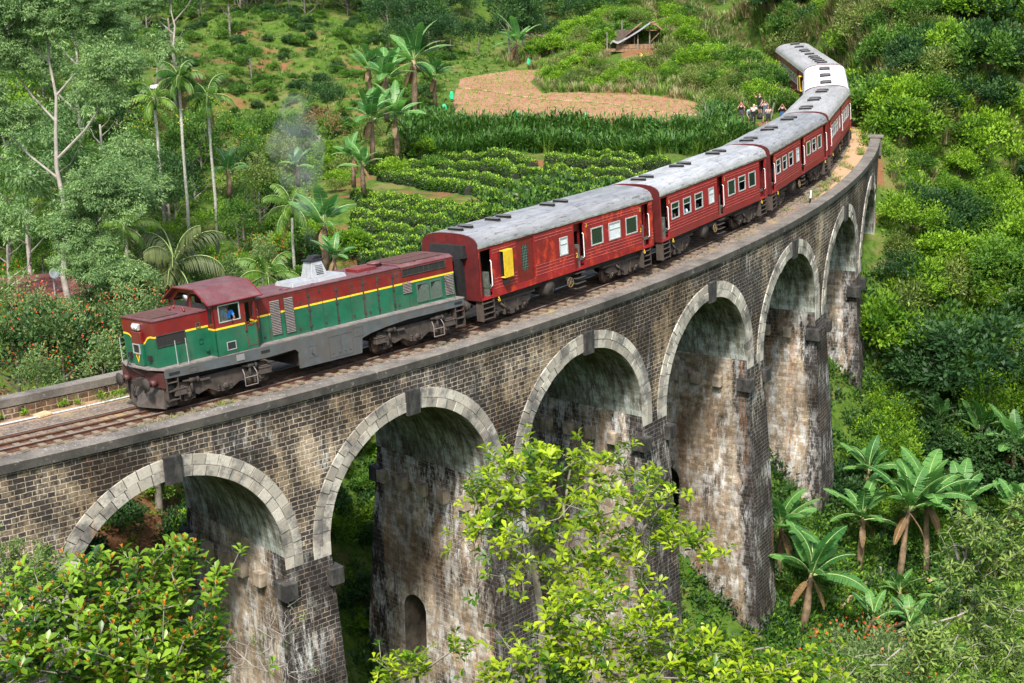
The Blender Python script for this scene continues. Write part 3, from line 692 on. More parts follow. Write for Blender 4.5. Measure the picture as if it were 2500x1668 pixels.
def carriage(name, label, L, spec, red, roofm, vents, cls=None, group='red passenger carriages of the train'):
    root = empty(name, label=label, cat='train carriage', group=group)
    g = MB()
    doors = spec['doors']; ops = []
    for k, (a, b) in enumerate(doors): ops.append((a, b, ZB+.02, 3.40))
    for wn in spec['win']: ops.append((wn[0]+.02, wn[1]-.02, wn[2]+.02, wn[3]-.02))
    if 'lug' in spec: ops.append((*spec['lug'], 1.5, 3.42))
    for sy in (-1, 1):
        wall(g, 0, L, ZB, ZE, ops, sy*HW, sy*(HW-.07))
    g.box(.07, L-.07, -HW+.07, HW-.07, ZB-.02, ZB+.05)
    body = g.build('body', [red], root)
    for xe_, f_ in ((0, 1), (L, -1)):
        g = MB(); endwall(g, xe_, HW-.0, f_); g.build('end_wall', [M_END], root)
        g = MB(); x0, x1 = sorted((xe_, xe_-f_*.26)); g.hexa([(x0, -1.0, 3.12), (x1, -1.0, 3.12), (x1, 1.0, 3.12), (x0, 1.0, 3.12)], [(x0+.05*(f_>0), -.92, 3.66), (x1-.05*(f_<0), -.92, 3.66), (x1-.05*(f_<0), .92, 3.66), (x0+.05*(f_>0), .92, 3.66)]); g.build('gangway_hood', [M_BLK], root)
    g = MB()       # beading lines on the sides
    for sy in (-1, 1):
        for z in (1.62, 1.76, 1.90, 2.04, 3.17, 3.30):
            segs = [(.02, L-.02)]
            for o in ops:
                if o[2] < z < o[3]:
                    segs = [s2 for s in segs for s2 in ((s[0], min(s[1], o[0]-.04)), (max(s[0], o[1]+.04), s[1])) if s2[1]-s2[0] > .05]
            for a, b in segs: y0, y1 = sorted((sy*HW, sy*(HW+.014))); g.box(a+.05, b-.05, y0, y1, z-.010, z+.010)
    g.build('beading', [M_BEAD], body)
    g = MB()
    for sy in (-1, 1):
        y0, y1 = sorted((sy*(HW-.02), sy*(HW+.045)))
        n = 24
        for k in range(n):
            g.box(.03+(L-.06)*k/n, .03+(L-.06)*(k+1)/n, y0, y1+.006*math.sin(k*1.7)*sy, ZE-.045+.008*math.sin(k*2.3), ZE+.04)
    g.build('gutter', [M_GUT], root)
    roof_obj(root, L, roofm, vents)
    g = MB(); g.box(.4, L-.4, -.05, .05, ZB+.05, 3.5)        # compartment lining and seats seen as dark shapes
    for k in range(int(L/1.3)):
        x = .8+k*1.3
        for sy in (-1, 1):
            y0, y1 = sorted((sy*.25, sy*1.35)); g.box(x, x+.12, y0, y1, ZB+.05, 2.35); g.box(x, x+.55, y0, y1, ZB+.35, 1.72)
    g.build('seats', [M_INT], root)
    for sy in (-1, 1):
        for wn in spec['win']:
            window(root, wn[0], wn[1], wn[2], wn[3], sy, wn[4] if sy < 0 else 0)
        for k, (a, b) in enumerate(doors):
            y0, y1 = sorted((sy*(HW-.28), sy*(HW-.24)))
            d = MB(); mat = M_GRN if k == 0 and spec.get('green') else M_DRED
            cut = a+(b-a)*(.45 if k in (0,) else 1.0)
            if k == 0: d.box(a, cut, y0, y1, ZB+.05, 3.4)
            else: wall(d, a, b, ZB+.05, 3.4, [(a+.14, b-.14, 2.2, 3.0)], y0 if sy < 0 else y1, y1 if sy < 0 else y0)
            dd = d.build('door', [mat], root)
            h = MB(); hx = b-.07 if k != 0 else b-.05; yy = sy*(HW+.03)
            h.tube([(hx, sy*(HW-.03), 1.75), (hx, yy, 1.8), (hx, yy, 2.85), (hx, sy*(HW-.03), 2.9)], .022, 6); h.build('handrail', [M_WHITE], root)
    if 'lug' in spec:
        a, b = spec['lug']
        for sy in (-1, 1):
            y0, y1 = sorted((sy*(HW-.08), sy*(HW-.04))); d = MB(); wall(d, a, b, 1.5, 3.42, [(a+.36, a+.78, 2.0, 3.12)], y0 if sy < 0 else y1, y1 if sy < 0 else y0)
            dd = d.build('luggage_door', [M_DRED], root)
            m_ = MB(); m_.box(a+.36, a+.78, y0, y0+.01, 2.0, 3.12); m_.build('pane', [M_GLASSD], dd)
            m_ = MB()
            for q in range(1, 4): m_.box(a+.36+.42*q/4-.006, a+.36+.42*q/4+.006, y0-.012, y1+.012, 2.0, 3.12)
            for q in range(1, 9): m_.box(a+.36, a+.78, y0-.012, y1+.012, 2.0+1.12*q/9-.006, 2.0+1.12*q/9+.006)
            m_.build('grille', [plain('grille bars', (.10, .15, .14), .5)] if not bpy.data.materials.get('grille bars') else [bpy.data.materials['grille bars']], dd)
        me = text_mesh('LUGGAGE', .155, bpy.data.materials.get('faded gold') or plain('faded gold', (.42, .27, .05), .6)); o = link('lettering', me, root); o.location = (a+.58, -HW+.055, 1.83); o.rotation_euler = (R_(90), 0, 0)
    if 'ybox' in spec:
        a, b, sy = spec['ybox']; y0, y1 = sorted((sy*HW, sy*(HW+.24))); z0, z1 = 2.0, 3.2; g = MB()
        yo = sy*(HW+.24); yi = sy*HW
        ya, yb = sorted((sy*(HW+.20), sy*(HW+.24))); g.box(a, b, ya, yb, z0, z1); ya, yb = sorted((yi, sy*(HW+.20))); g.box(a, b, ya, yb, z1-.04, z1); g.box(b-.04, b, ya, yb, z0, z1-.04); g.box(a, b-.04, ya, yb, z0, z0+.04)
        g.mi = 1; ya, yb = sorted((sy*(HW+.002), sy*(HW+.02))); g.box(a+.0, b-.04, ya, yb, z0+.04, z1-.04)
        g.build('lookout_box', [M_YEL, M_BLK], root, bevel=.01)
        g = MB(); y0, y1 = sorted((sy*HW, sy*(HW+.2))); g.box(a+.08, a+.34, y0, y1, 1.74, 1.92); g.build('lamp_box', [M_BLK], root)
    for txt, x, z, sz in (cls or ()):
        me = text_mesh(txt, sz, bpy.data.materials.get('class numeral yellow') or plain('class numeral yellow', (.66, .46, .04), .5)); o = link('class_numeral', me, root); o.location = (x, -HW-.008, z); o.rotation_euler = (R_(90), 0, 0)
    # underframe
    g = MB()
    for sy in (-1, 1): y0, y1 = sorted((sy*1.15, sy*1.28)); g.box(.2, L-.2, y0, y1, ZB-.26, ZB-.03)
    for x in np.arange(.6, L, 1.5): g.box(x-.05, x+.05, -1.15, 1.15, ZB-.2, ZB-.05)
    g.box(L*.42, L*.52, -.9, -.2, .55, 1.0); g.box(L*.55, L*.60, .2, .9, .5, 1.0); g.build('underframe', [M_UND], root)
    g = MB(); xt = spec.get('tank', 4.2); g.cyl((xt, -1.5, .82), (xt, -.5, .82), .34, 18); g.cyl((xt+.5, 1.4, .8), (xt+.5, .5, .8), .3, 16); g.build('air_tank', [M_UND], root)
    bogie(root, spec.get('b1', 2.25)); bogie(root, L-spec.get('b1', 2.25)-.0)
    for k, (a, b) in enumerate(doors):
        for sy in (-1, 1):
            steps(root, a-.02, b+.02, sy, k != 1)
    x = doors[1][0]-.34; g = MB()
    for q in range(14):
        a0, a1 = q*2*math.pi/14, (q+1)*2*math.pi/14
        g.tube([(x+.22*math.cos(a0), -1.5, .78+.22*math.sin(a0)), (x+.22*math.cos(a1), -1.5, .78+.22*math.sin(a1))], .02, 5, False)
    for q in range(3): a0 = q*math.pi/3; g.tube([(x+.22*math.cos(a0), -1.5, .78+.22*math.sin(a0)), (x-.22*math.cos(a0), -1.5, .78-.22*math.sin(a0))], .014, 5)
    g.mi = 1; g.cyl((x, -1.5, .78), (x, -1.2, .78), .05, 8); g.build('brake_wheel', [M_GOLD, M_UND], root)
    for x in (1.15, L-.95):
        g = MB(); g.tube([(x, -1.62, 1.24), (x, -1.64, 1.14)], .022, 6); g.tube([(x+.06*math.cos(q), -1.64, 1.09+.05*math.sin(q)) for q in np.linspace(2.6, 6.8, 8)], .016, 5); g.box(x-.06, x+.06, -1.65, -1.60, 1.11, 1.13); g.build('jacking_hook', [M_YEL], root)
    # gangways, buffers
    for x0, x1 in ((-.30, .0), (L, L+.30)):
        g = MB(); 
        for q in range(5):
            a = x0+(x1-x0)*q/5; b = x0+(x1-x0)*(q+.6)/5; frame_ring(g, -.55, .55, 1.25, 3.3, .12, 0, 0) if False else None
            for (ya, yb, za, zb) in ((-.8, .8, 3.0, 3.12), (-.8, -.46, 1.2, 3.0), (.46, .8, 1.2, 3.0)): g.box(min(a, b), max(a, b), ya, yb, za, zb)
        g.box(min(x0, x1), max(x0, x1), -.46, .46, 1.2, 1.26); g.build('gangway', [M_BLK], root)
        s_ = -1 if x0 < 0 else 1; xe = 0 if s_ < 0 else L
        for sy in (-.95, .95):
            g = MB(); g.cyl((xe, sy, 1.05), (xe+s_*.22, sy, 1.05), .09, 10); g.disc((xe+s_*.24, sy, 1.05), (1, 0, 0), .22, .04, 16); g.build('buffer', [M_UND], root)
    return root
LC = 13.16
W = lambda a, b, k=0: (a, b, 2.15, 2.99, k)
specA = dict(doors=[(.12, .86), (6.75, 7.5), (12.18, 12.8)], win=[(5.66, 6.28, 2.13, 2.97, 2), W(8.05, 9.0, 0), W(9.45, 10.4, 2), W(10.83, 11.8)], lug=(2.62, 3.8), ybox=(1.43, 2.05, -1), tank=4.9)
specB = dict(doors=[(.10, .85), (6.65, 7.4), (12.15, 12.9)], win=[W(1.2, 2.1, 1), W(2.55, 3.45, 1), W(3.9, 4.85, 1), (5.55, 6.2, 2.15, 2.99, 2), W(7.95, 8.9, 0), W(9.3, 10.25, 1), W(10.65, 11.6, 0)], tank=5.2, green=True)
vA = [.55, 1.15, 3.55, 4.15, 7.9, 8.5, 10.1, 10.7]; vA = [.45, 1.05, 3.4, 4.0, 8.0, 8.75, 0][:6]
vB = [.9, 1.75, 5.2, 6.05, 9.6, 10.45]
car1 = carriage('luggage_carriage', 'worn red luggage carriage with a yellow lookout box coupled behind the locomotive', LC, specA, M_RED1, M_ROOF, [.5, 1.15, 3.0, 3.75, 6.95, 7.95], cls=[('2', 6.9, 1.95, .32), ('2', 7.72, 3.2, .26), ('2', 12.05, 3.2, .26), ('2', 12.05, 2.2, .26)])
car2 = carriage('passenger_carriage', 'red carriage with a silver white roof directly behind the luggage carriage', LC, specB, M_RED, M_ROOF2, vB, cls=[('3', .98, 3.1, .26), ('3', 7.55, 3.15, .24)])
car3 = copy_tree(car2); car4 = copy_tree(car2); car5 = copy_tree(car2)
car3['label'] = 'red carriage with a scratched grey roof, third behind the locomotive, passengers at its far windows'
car4['label'] = 'red carriage with a dull brownish roof leaving the far end of the viaduct'
car5['label'] = 'carriage with a bright white roof on the sharp bend in the cutting'
for c, m in ((car3, M_ROOF), (car4, M_ROOFB), (car5, M_ROOFW)):
    me = None
    for k in kids(c):
        if k.name.startswith('roof'):
            k.data = k.data.copy(); k.data.materials[0] = m
specC = dict(doors=[(.12, .86), (3.1, 3.8), (16.2, 16.9)], win=[(2.2, 2.85, 2.13, 2.97, 2), W(4.3, 5.2, 1), W(5.6, 6.5), W(6.9, 7.8, 1), W(8.3, 9.2), W(9.7, 10.6), W(11.1, 12.0, 1), W(12.5, 13.4), W(13.9, 14.8)], ybox=(1.0, 1.7, 1), tank=8.0)
car6 = carriage('end_carriage', 'last red carriage with a yellow lookout box disappearing behind the grassy mound', 17.3, specC, redpaint('brown red with green reflection', (.21, .045, .02), (.14, .12, .02), .7), M_ROOFB, [.8, 2.0, 3.2, 4.3, 5.4, 7.4, 9.6, 10.6, 13.4, 16.0])  # olive mottling paints a yellowish-green reflection onto the sides
for c, a, L, ln, R in ((car1, -.7470, LC, .060, R_TRK), (car2, -.6205, LC, .065, R_TRK), (car3, -.4945, LC, .07, R_TRK), (car4, -.3680, LC, .07, R_TRK), (car5, -.2415, LC, .07, R_TRK-.1), (car6, -.1145, 17.3, .07, R_TRK-.1)):
    pose(c, a, L, ln, 0, R)

# ------------------------------------------------------------------ locomotive
def locopaint(name, c):
    m = NT(name); v = m.obj(); n = m.noise(v, 1.5, 6, .65); k = m.mix(m.ramp(n, [(.35, 0.0), (.68, 1.0)]), tuple(x*.75 for x in c), tuple(x*1.2 for x in c))
    s_ = m.noise(m.map(v, (4, 4, .5)), 1.5, 6, .7); k = m.mix(m.ramp(s_, [(.52, 0.0), (.74, .62)]), k, (.05, .038, .03)); k = m.mix(m.ramp(m.noise(v, .8, 5, .7), [(.5, 0.0), (.7, .35)]), k, (.10, .08, .07))
    m.col(k).rough(.38); m.bump(m.noise(v, 2.5, 3, .5), .08, .01); return m.mat
M_LR = locopaint('locomotive red', (.155, .010, .010)); M_LG = locopaint('locomotive green', (.010, .105, .055)); M_LTOP = plain('dusty red roof', (.115, .038, .043), .55, var=.15, scale=3, dirt=(.17, .12, .11), dirt_amt=.7)
M_SILL = plain('blue grey frame', (.074, .088, .095), .5, var=.18, scale=2.5, dirt=(.085, .065, .05), dirt_amt=.95); M_DECK = plain('footplate', (.17, .15, .14), .8, var=.3, scale=4)
M_SIL = plain('silver paint', (.36, .37, .385), .45, .2, var=.15, dirt=(.2, .2, .2)); M_STR = plain('yellow lining', (.78, .52, .02), .45, var=.08)
M_SHAD = plain('black mesh and shade backing', (.012, .012, .012), .7); M_LOUV = plain('louvre grey', (.20, .175, .165), .5, var=.15)  # M_SHAD: black mesh, also flat sheets painting the shade behind louvres and bars
loco = empty('diesel_locomotive', label='red and green diesel locomotive with a yellow stripe and a hipped red cab roof', cat='locomotive')
DZ, HT, HWD, XF, XR = 1.66, 3.38, 1.13, .90, 15.22
SZ = 2.70   # stripe height on the hood
def sidepaint(g, x0, x1, z0, z1, y, zs, th_=.035, both=True, ops=()):
    """hood side split in green below / yellow / red above"""
    for sy in ((-1, 1) if both else (-1,)):
        for mi, (a, b) in enumerate(((z0, zs-th_), (zs-th_, zs+th_), (zs+th_, z1))):
            g.mi = (1, 2, 0)[mi]; s_ = [(x0, sy*y, a), (x1, sy*y, a), (x1, sy*y, b), (x0, sy*y, b)]
            g.add(s_ if sy < 0 else s_[::-1], [(0, 1, 2, 3)])
# deck and frame
g = MB(); g.prism([(x, y) for x, y in ((XF-.02, -1.55), (15.3, -1.60), (15.3, 1.60), (XF-.02, 1.55), (XF-.28, .8), (XF-.28, -.8))], 'z', DZ-.05, DZ); g.build('footplate', [M_DECK], loco)
for sy in (-1, 1):
    y0, y1 = sorted((sy*1.50, sy*1.575)); g = MB()
    pts = [(XF, 1.31), (4.6, 1.20), (5.2, 1.17), (6.6, 1.22), (6.76, 1.08), (6.76, .43), (9.76, .41), (9.84, 1.0), (10.3, 1.12), (11.1, 1.22), (12.2, 1.30), (15.28, 1.31), (15.28, DZ-.052), (XF, DZ-.052)]
    g.prism(pts, 'y', y0, y1)
    g.build('side_frame', [M_SILL], loco)
g = MB()
for sy in (-1,):
    y = sy*1.58
    for a, b, c, d in ((7.2, 7.62, .75, 1.2), (8.2, 8.75, .52, 1.38), (8.80, 9.35, .52, 1.38), (9.42, 9.9, 1.12, 1.5), (1.9, 2.25, 1.33, 1.52)): frame_ring(g, a, b, c, d, .012, y-.008, y+.004)
    for x in (8.35, 8.65, 8.95, 9.2): g.box(x-.03, x+.03, y-.02, y, .68, .73)
    g.tube([(7.35, y-.03, 1.12), (7.32, y-.04, .95), (7.45, y-.03, .85)], .015, 5)
g.build('access_panels', [plain('panel seams', (.07, .07, .065), .7)], loco)
g = MB()
for a, b, c, d in ((1.05, 1.5, 1.40, 1.50), (5.05, 5.45, 1.38, 1.48), (14.75, 15.15, 1.42, 1.52)): g.box(a, b, -1.59, -1.56, c, d)
g.build('frame_slots', [M_BLK], loco)
g = MB(); g.box(3.95, 4.3, -1.60, -1.577, 1.32, 1.55); g.build('maker_plate', [plain('dull plate', (.25, .25, .25), .5, .3)], loco)
g = MB(); g.box(1.2, 15.0, -1.0, 1.0, 1.0, DZ-.06); g.box(6.9, 9.7, -1.35, 1.35, .48, 1.3); g.build('underbody', [M_UND], loco)
# nose
g = MB(); xr = 3.2
sidepaint(g, XF, xr, DZ, HT, HWD, 2.80)
zf = 2.80
def fz(y): return 2.80-.0-.30*math.exp(-((abs(y)-.28)/.28)**2) if abs(y) > .28 else 2.5
ys = np.linspace(-HWD, HWD, 25)
for a, b in zip(ys[:-1], ys[1:]):
    za, zb = fz(a), fz(b)
    for mi, (p, q) in ((1, ((DZ, DZ), (za-.035, zb-.035))), (2, ((za-.035, zb-.035), (za+.035, zb+.035))), (0, ((za+.035, zb+.035), (HT, HT)))):
        g.mi = mi; g.quad((XF, a, p[0]), (XF, b, p[1]), (XF, b, q[1]), (XF, a, q[0])); g.f[-1].reverse()
g.build('short_hood', [M_LR, M_LG, M_STR], loco)
g = MB(); g.box(XF-.04, xr, -HWD-.03, HWD+.03, HT, HT+.035); g.build('short_hood_top', [M_LTOP], loco)
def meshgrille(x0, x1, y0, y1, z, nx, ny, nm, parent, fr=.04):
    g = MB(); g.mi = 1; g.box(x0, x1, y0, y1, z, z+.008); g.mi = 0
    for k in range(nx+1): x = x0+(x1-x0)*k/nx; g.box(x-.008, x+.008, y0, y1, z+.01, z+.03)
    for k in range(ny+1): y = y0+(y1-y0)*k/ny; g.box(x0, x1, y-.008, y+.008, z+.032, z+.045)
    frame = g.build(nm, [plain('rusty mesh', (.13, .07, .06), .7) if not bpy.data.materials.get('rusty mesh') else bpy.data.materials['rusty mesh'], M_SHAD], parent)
meshgrille(1.1, 2.2, -.75, .75, HT+.036, 14, 16, 'intake_grille', loco)
g = MB()
for x, y in ((2.45, .25), (2.75, .45), (2.7, -.3), (2.5, -.7)): g.cyl((x, y, HT+.03), (x, y, HT+.15), .04, 8)
g.build('vent_stubs', [M_LR], loco)
g = MB(); g.mi = 1; g.box(XF-.13, XF, -.33, .33, DZ+.02, 2.5); g.mi = 0; g.box(XF-.13, XF, -.33, .33, 2.5, 2.95); g.build('nose_pod', [M_LR, M_LG], loco, bevel=.02)
g = MB(); g.add([(XF-.136, -.16, 2.10), (XF-.136, .16, 2.10), (XF-.136, 0, 1.78)], [(0, 1, 2)]); g.mi = 1; g.add([(XF-.140, -.08, 2.08), (XF-.140, .08, 2.08), (XF-.140, 0, 1.89)], [(0, 1, 2)]); g.build('triangle_emblem', [M_STR, M_LR], loco)
g = MB(); frame_ring(g, -.25, .25, 2.13, 2.50, .035, 0, .04); 
for v_ in range(len(g.v)): x, y, z = g.v[v_]; g.v[v_] = (XF-.135-y, x, z)
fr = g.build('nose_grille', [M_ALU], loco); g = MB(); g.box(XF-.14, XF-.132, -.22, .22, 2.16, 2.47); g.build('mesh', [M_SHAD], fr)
g = MB(); g.boxc((XF-.06, 0, 3.12), (.14, .46, .27)); hl = g.build('headlight_box', [M_ALU], loco, bevel=.04)
M_LENS = plain('lamp lens', (.85, .87, .86), .15); 
for y in (-.11, .11):
    g = MB(); g.disc((XF-.14, y, 3.12), (1, 0, 0), .095, .03, 16); g.mi = 1; g.disc((XF-.158, y, 3.12), (1, 0, 0), .078, .012, 16); g.build('headlight', [M_ALU, M_LENS], hl)
for y, z in ((.72, 2.0), (-.72, 2.0)):
    g = MB(); g.boxc((XF-.05, y, z), (.1, .2, .2)); g.build('socket_box', [M_SHAD], loco)
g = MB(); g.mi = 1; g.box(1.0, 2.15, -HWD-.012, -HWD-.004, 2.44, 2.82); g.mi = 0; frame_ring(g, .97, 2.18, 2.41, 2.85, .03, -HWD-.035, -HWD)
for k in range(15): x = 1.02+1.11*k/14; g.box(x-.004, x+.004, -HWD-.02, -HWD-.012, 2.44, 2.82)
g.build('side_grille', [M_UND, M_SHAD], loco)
g = MB()
for x, z in ((2.75, 2.9), (2.8, 2.3)): frame_ring(g, x-.09, x+.09, z-.1, z+.1, .02, -HWD-.03, -HWD)
g.boxc((3.0, -HWD-.05, 1.95), (.1, .1, .16)); g.build('filler_caps', [M_LG], loco)
g = MB()
for y in (-1.45,):
    for x in (1.55, 2.0): g.tube([(x, y, DZ), (x-.02, y, DZ+.95)], .016, 6)
g.tube([(XF-.05, 1.4, DZ), (XF-.05, 1.4, DZ+.95)], .016, 6)
g.build('handrail_posts', [M_ALU], loco)
# cab
CX0, CX1, CW = 3.17, 5.06, 1.57
g = MB(); SC = 2.68
ops = [(3.42, 4.32, 2.90, 3.52), (4.58, 4.96, 2.62, 3.45)]
for sy in (-1, 1):
    for mi, a, b in ((1, DZ, SC-.04), (2, SC-.04, SC+.03), (0, SC+.03, 3.60)):
        g.mi = mi; oo = [(o[0], o[1], max(o[2], a), min(o[3], b)) for o in ops if o[2] < b and o[3] > a]
        wall(g, CX0, CX1, a, b, oo, sy*CW, sy*(CW-.06))
# front and rear walls: shape below the hipped roof, with windscreens
def cabend(x, face):
    for (ya, yb, za, zb, mi) in ((-CW, -HWD, DZ, SC-.04, 1), (HWD, CW, DZ, SC-.04, 1), (-CW, -HWD, SC-.04, SC+.03, 2), (HWD, CW, SC-.04, SC+.03, 2)):
        g.mi = mi; x0, x1 = sorted((x, x+face*.06)); g.box(x0, x1, ya, yb, za, zb)
    g.mi = 0; x0, x1 = sorted((x, x+face*.06))
    for (ya, yb, za, zb) in ((-CW, -CW+.10, SC+.03, 3.6), (CW-.10, CW, SC+.03, 3.6), (-HWD-.05, -HWD+.03, SC+.03, 3.62), (HWD-.03, HWD+.05, SC+.03, 3.62), (-.09, .09, HT, 4.0), (-CW+.1, -HWD-.05, SC+.03, SC+.12), (HWD+.05, CW-.1, SC+.03, SC+.12)): g.box(x0, x1, ya, yb, za, zb)
    g.prism([(-CW, 3.6), (CW, 3.6), (.75, 4.12), (-.75, 4.12)] if False else [(-CW, 3.6), (-1.2, 3.6), (-.7, 3.95), (.7, 3.95), (1.2, 3.6), (CW, 3.6), (.75, 4.12), (-.75, 4.12)], 'x', x0, x1)
cabend(CX0, 1); cabend(CX1-.06, 1)
g.mi = 3; g.box(CX0+.06, CX1-.06, -CW+.06, CW-.06, DZ, DZ+.04); g.box(CX0+.1, CX0+.5, -1.3, 1.3, DZ, 2.6)
cab = g.build('cab', [M_LR, M_LG, M_STR, M_INT], loco)
g = MB(); g.box(CX0+.02, CX0+.035, -CW+.1, CW-.1, SC+.1, 3.62); g.build('windscreen', [M_GLASSD], cab)
for sy in (-1, 1):
    g = MB(); frame_ring(g, 3.40, 4.34, 2.88, 3.54, .035, *sorted((sy*(CW-.02), sy*(CW+.02)))); wf = g.build('side_window', [M_ALU], cab)
    g = MB(); g.box(3.43, 3.80, *sorted((sy*(CW-.03), sy*(CW-.02))), 2.91, 3.51); g.build('pane', [glass('clear glass', (.1, .13, .12), .3)], wf)
g = MB(); frame_ring(g, 4.55, 5.0, DZ+.12, 3.5, .015, -CW-.012, -CW); g.box(4.62, 4.92, -CW-.02, -CW, 2.56, 2.60); g.box(4.50, 4.66, -CW-.04, -CW, 2.68, 2.71); g.build('cab_door', [M_LR], cab)
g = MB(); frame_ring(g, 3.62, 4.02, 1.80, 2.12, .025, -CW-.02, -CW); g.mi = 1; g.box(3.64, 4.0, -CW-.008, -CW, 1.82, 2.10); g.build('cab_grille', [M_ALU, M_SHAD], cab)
g = MB()
for x in (4.5, 5.08): g.tube([(x, -CW, 2.35), (x, -CW-.06, 2.4), (x, -CW-.06, 3.05), (x, -CW, 3.1)], .018, 6)
g.build('grab_rail', [M_LR], cab)
g = MB(); ov = 1.66; RX0, RX1 = 2.98, 5.34
pr = [(-ov, 3.60), (-.75, 4.14), (.75, 4.14), (ov, 3.60)]
top = [(RX0+.0, y, z+.04) for y, z in pr]+[(RX1, y, z+.04) for y, z in pr]; bot = [(x, y, z-.045) for x, y, z in top]
g.add(top+bot, [(1, 0, 4, 5), (2, 1, 5, 6), (3, 2, 6, 7), (8, 9, 13, 12), (9, 10, 14, 13), (10, 11, 15, 14), (0, 1, 9, 8), (1, 2, 10, 9), (2, 3, 11, 10), (5, 4, 12, 13), (6, 5, 13, 14), (7, 6, 14, 15), (0, 8, 12, 4), (3, 7, 15, 11)])
g.build('cab_roof', [M_LTOP], loco)
g = MB(); g.mi = 0
for a, b in (((-ov, 3.60), (-.75, 4.14)), ((-.75, 4.14), (.75, 4.14)), ((.75, 4.14), (ov, 3.60))):
    g.tube([(RX0, a[0], a[1]+.02), (RX0, b[0], b[1]+.02)], .035, 6); g.tube([(RX1, a[0], a[1]+.02), (RX1, b[0], b[1]+.02)], .035, 6)
for y in (-ov, ov): g.tube([(RX0, y, 3.62), (RX1, y, 3.62)], .03, 6)
g.build('roof_edge', [M_LR], loco)
g = MB(); g.tube([(CX0-.02, -.0, 3.82), (CX0-.16, -.0, 3.80)], [.05, .13], 14); g.build('horn', [M_ALU], loco)
# long hood
g = MB(); sidepaint(g, 5.06, XR, DZ, HT, HWD, SZ)
g.mi = 0; g.quad((XR, -HWD, DZ), (XR, HWD, DZ), (XR, HWD, HT), (XR, -HWD, HT)); g.mi = 1; g.quad((5.06, HWD, DZ), (5.06, -HWD, DZ), (5.06, -HWD, HT), (5.06, HWD, HT))
hood = g.build('long_hood', [M_LR, M_LG, M_STR], loco)
g = MB(); g.box(5.08, 12.4, -HWD-.025, HWD+.025, HT, HT+.03); g.prism([(-HWD-.02, HT-.02), (HWD+.02, HT-.02), (HWD-.2, HT+.10), (-HWD+.2, HT+.10)], 'x', 12.4, XR+.03); g.build('long_hood_top', [M_LTOP], loco)
g = MB()
for x in (7.76, 9.1, 10.44, 11.17, 11.97):
    g.box(x-.028, x+.028, -HWD-.022, -HWD, DZ+.02, HT-.12)
    for z in (DZ+.25, 2.55, 3.1): g.box(x-.045, x+.045, -HWD-.04, -HWD, z-.07, z+.07)
for x in (5.45, 5.85, 6.42, 6.58, 7.05, 8.42, 9.78, 12.75): g.box(x-.007, x+.007, -HWD-.008, -HWD, DZ+.05, HT-.12)
g.box(5.2, 12.9, -HWD-.008, -HWD, HT-.10, HT-.085)
for x, z in ((7.0, 2.95), (7.35, 2.9), (8.3, 3.15), (9.9, 3.1), (10.6, 3.1), (11.3, 3.15), (12.2, 3.1), (5.6, 1.85), (7.25, 1.85), (8.5, 1.85), (9.9, 1.85), (10.7, 1.85), (12.2, 1.85)): g.box(x-.04, x+.04, -HWD-.02, -HWD, z-.05, z+.05)
g.build('door_hinges', [M_UND], hood)
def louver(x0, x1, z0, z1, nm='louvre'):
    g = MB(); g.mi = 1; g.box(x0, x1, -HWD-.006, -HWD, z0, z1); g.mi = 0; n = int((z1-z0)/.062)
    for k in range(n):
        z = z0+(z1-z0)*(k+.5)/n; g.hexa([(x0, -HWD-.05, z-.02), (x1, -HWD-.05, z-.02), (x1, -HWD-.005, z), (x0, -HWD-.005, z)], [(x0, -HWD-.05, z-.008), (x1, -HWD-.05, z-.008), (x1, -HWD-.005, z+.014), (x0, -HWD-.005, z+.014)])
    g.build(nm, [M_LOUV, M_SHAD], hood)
for a, b, c, d in ((5.12, 5.32, 1.9, 3.2), (5.95, 6.38, 1.86, 3.2), (6.62, 7.02, 1.82, 3.2), (12.45, 12.9, 2.28, 2.72), (14.68, 15.14, 1.80, 2.66)): louver(a, b, c, d)
for a, b in ((13.15, 13.8), (13.86, 14.5)):
    g = MB(); g.mi = 1; g.box(a+.05, b-.05, -HWD-.012, -HWD, 1.84, 2.5); g.mi = 0; frame_ring(g, a, b, 1.78, 2.58, .06, -HWD-.04, -HWD)
    for k in range(-8, 16):
        for s_ in (-1, 1):
            x0 = a+.05+(b-a-.1)*k/12; x1 = x0+s_*.66; z0, z1 = 1.84, 2.5
            lo, hi = a+.05, b-.05
            pts = []
            for x, z in ((x0, z0), (x1, z1)): pts.append((x, z))
            (xa, za), (xb, zb) = pts
            def clip(xa, za, xb, zb):
                if xa > xb: xa, za, xb, zb = xb, zb, xa, za
                if xb <= lo or xa >= hi: return None
                if xa < lo: za += (zb-za)*(lo-xa)/(xb-xa); xa = lo
                if xb > hi: zb -= (zb-za)*(xb-hi)/(xb-xa); xb = hi
                return xa, za, xb, zb
            c = clip(xa, za, xb, zb)
            if c: g.tube([(c[0], -HWD-.02, c[1]), (c[2], -HWD-.02, c[3])], .007, 3, False)
    g.build('screen_door', [plain('screen green grey', (.06, .10, .075), .6) if not bpy.data.materials.get('screen green grey') else bpy.data.materials['screen green grey'], M_SHAD], hood)
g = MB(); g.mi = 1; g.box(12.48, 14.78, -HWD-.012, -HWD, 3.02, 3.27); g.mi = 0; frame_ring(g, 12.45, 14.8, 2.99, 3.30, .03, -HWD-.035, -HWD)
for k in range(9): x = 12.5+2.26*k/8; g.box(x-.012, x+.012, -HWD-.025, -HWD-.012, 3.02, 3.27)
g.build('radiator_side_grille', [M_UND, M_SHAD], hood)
meshgrille(12.6, 14.85, -.88, .88, HT+.102, 24, 20, 'radiator_grille', loco)
g = MB(); g.box(12.6, 14.85, -.04, .04, HT+.15, HT+.165); g.build('grille_bar', [M_LTOP], loco)
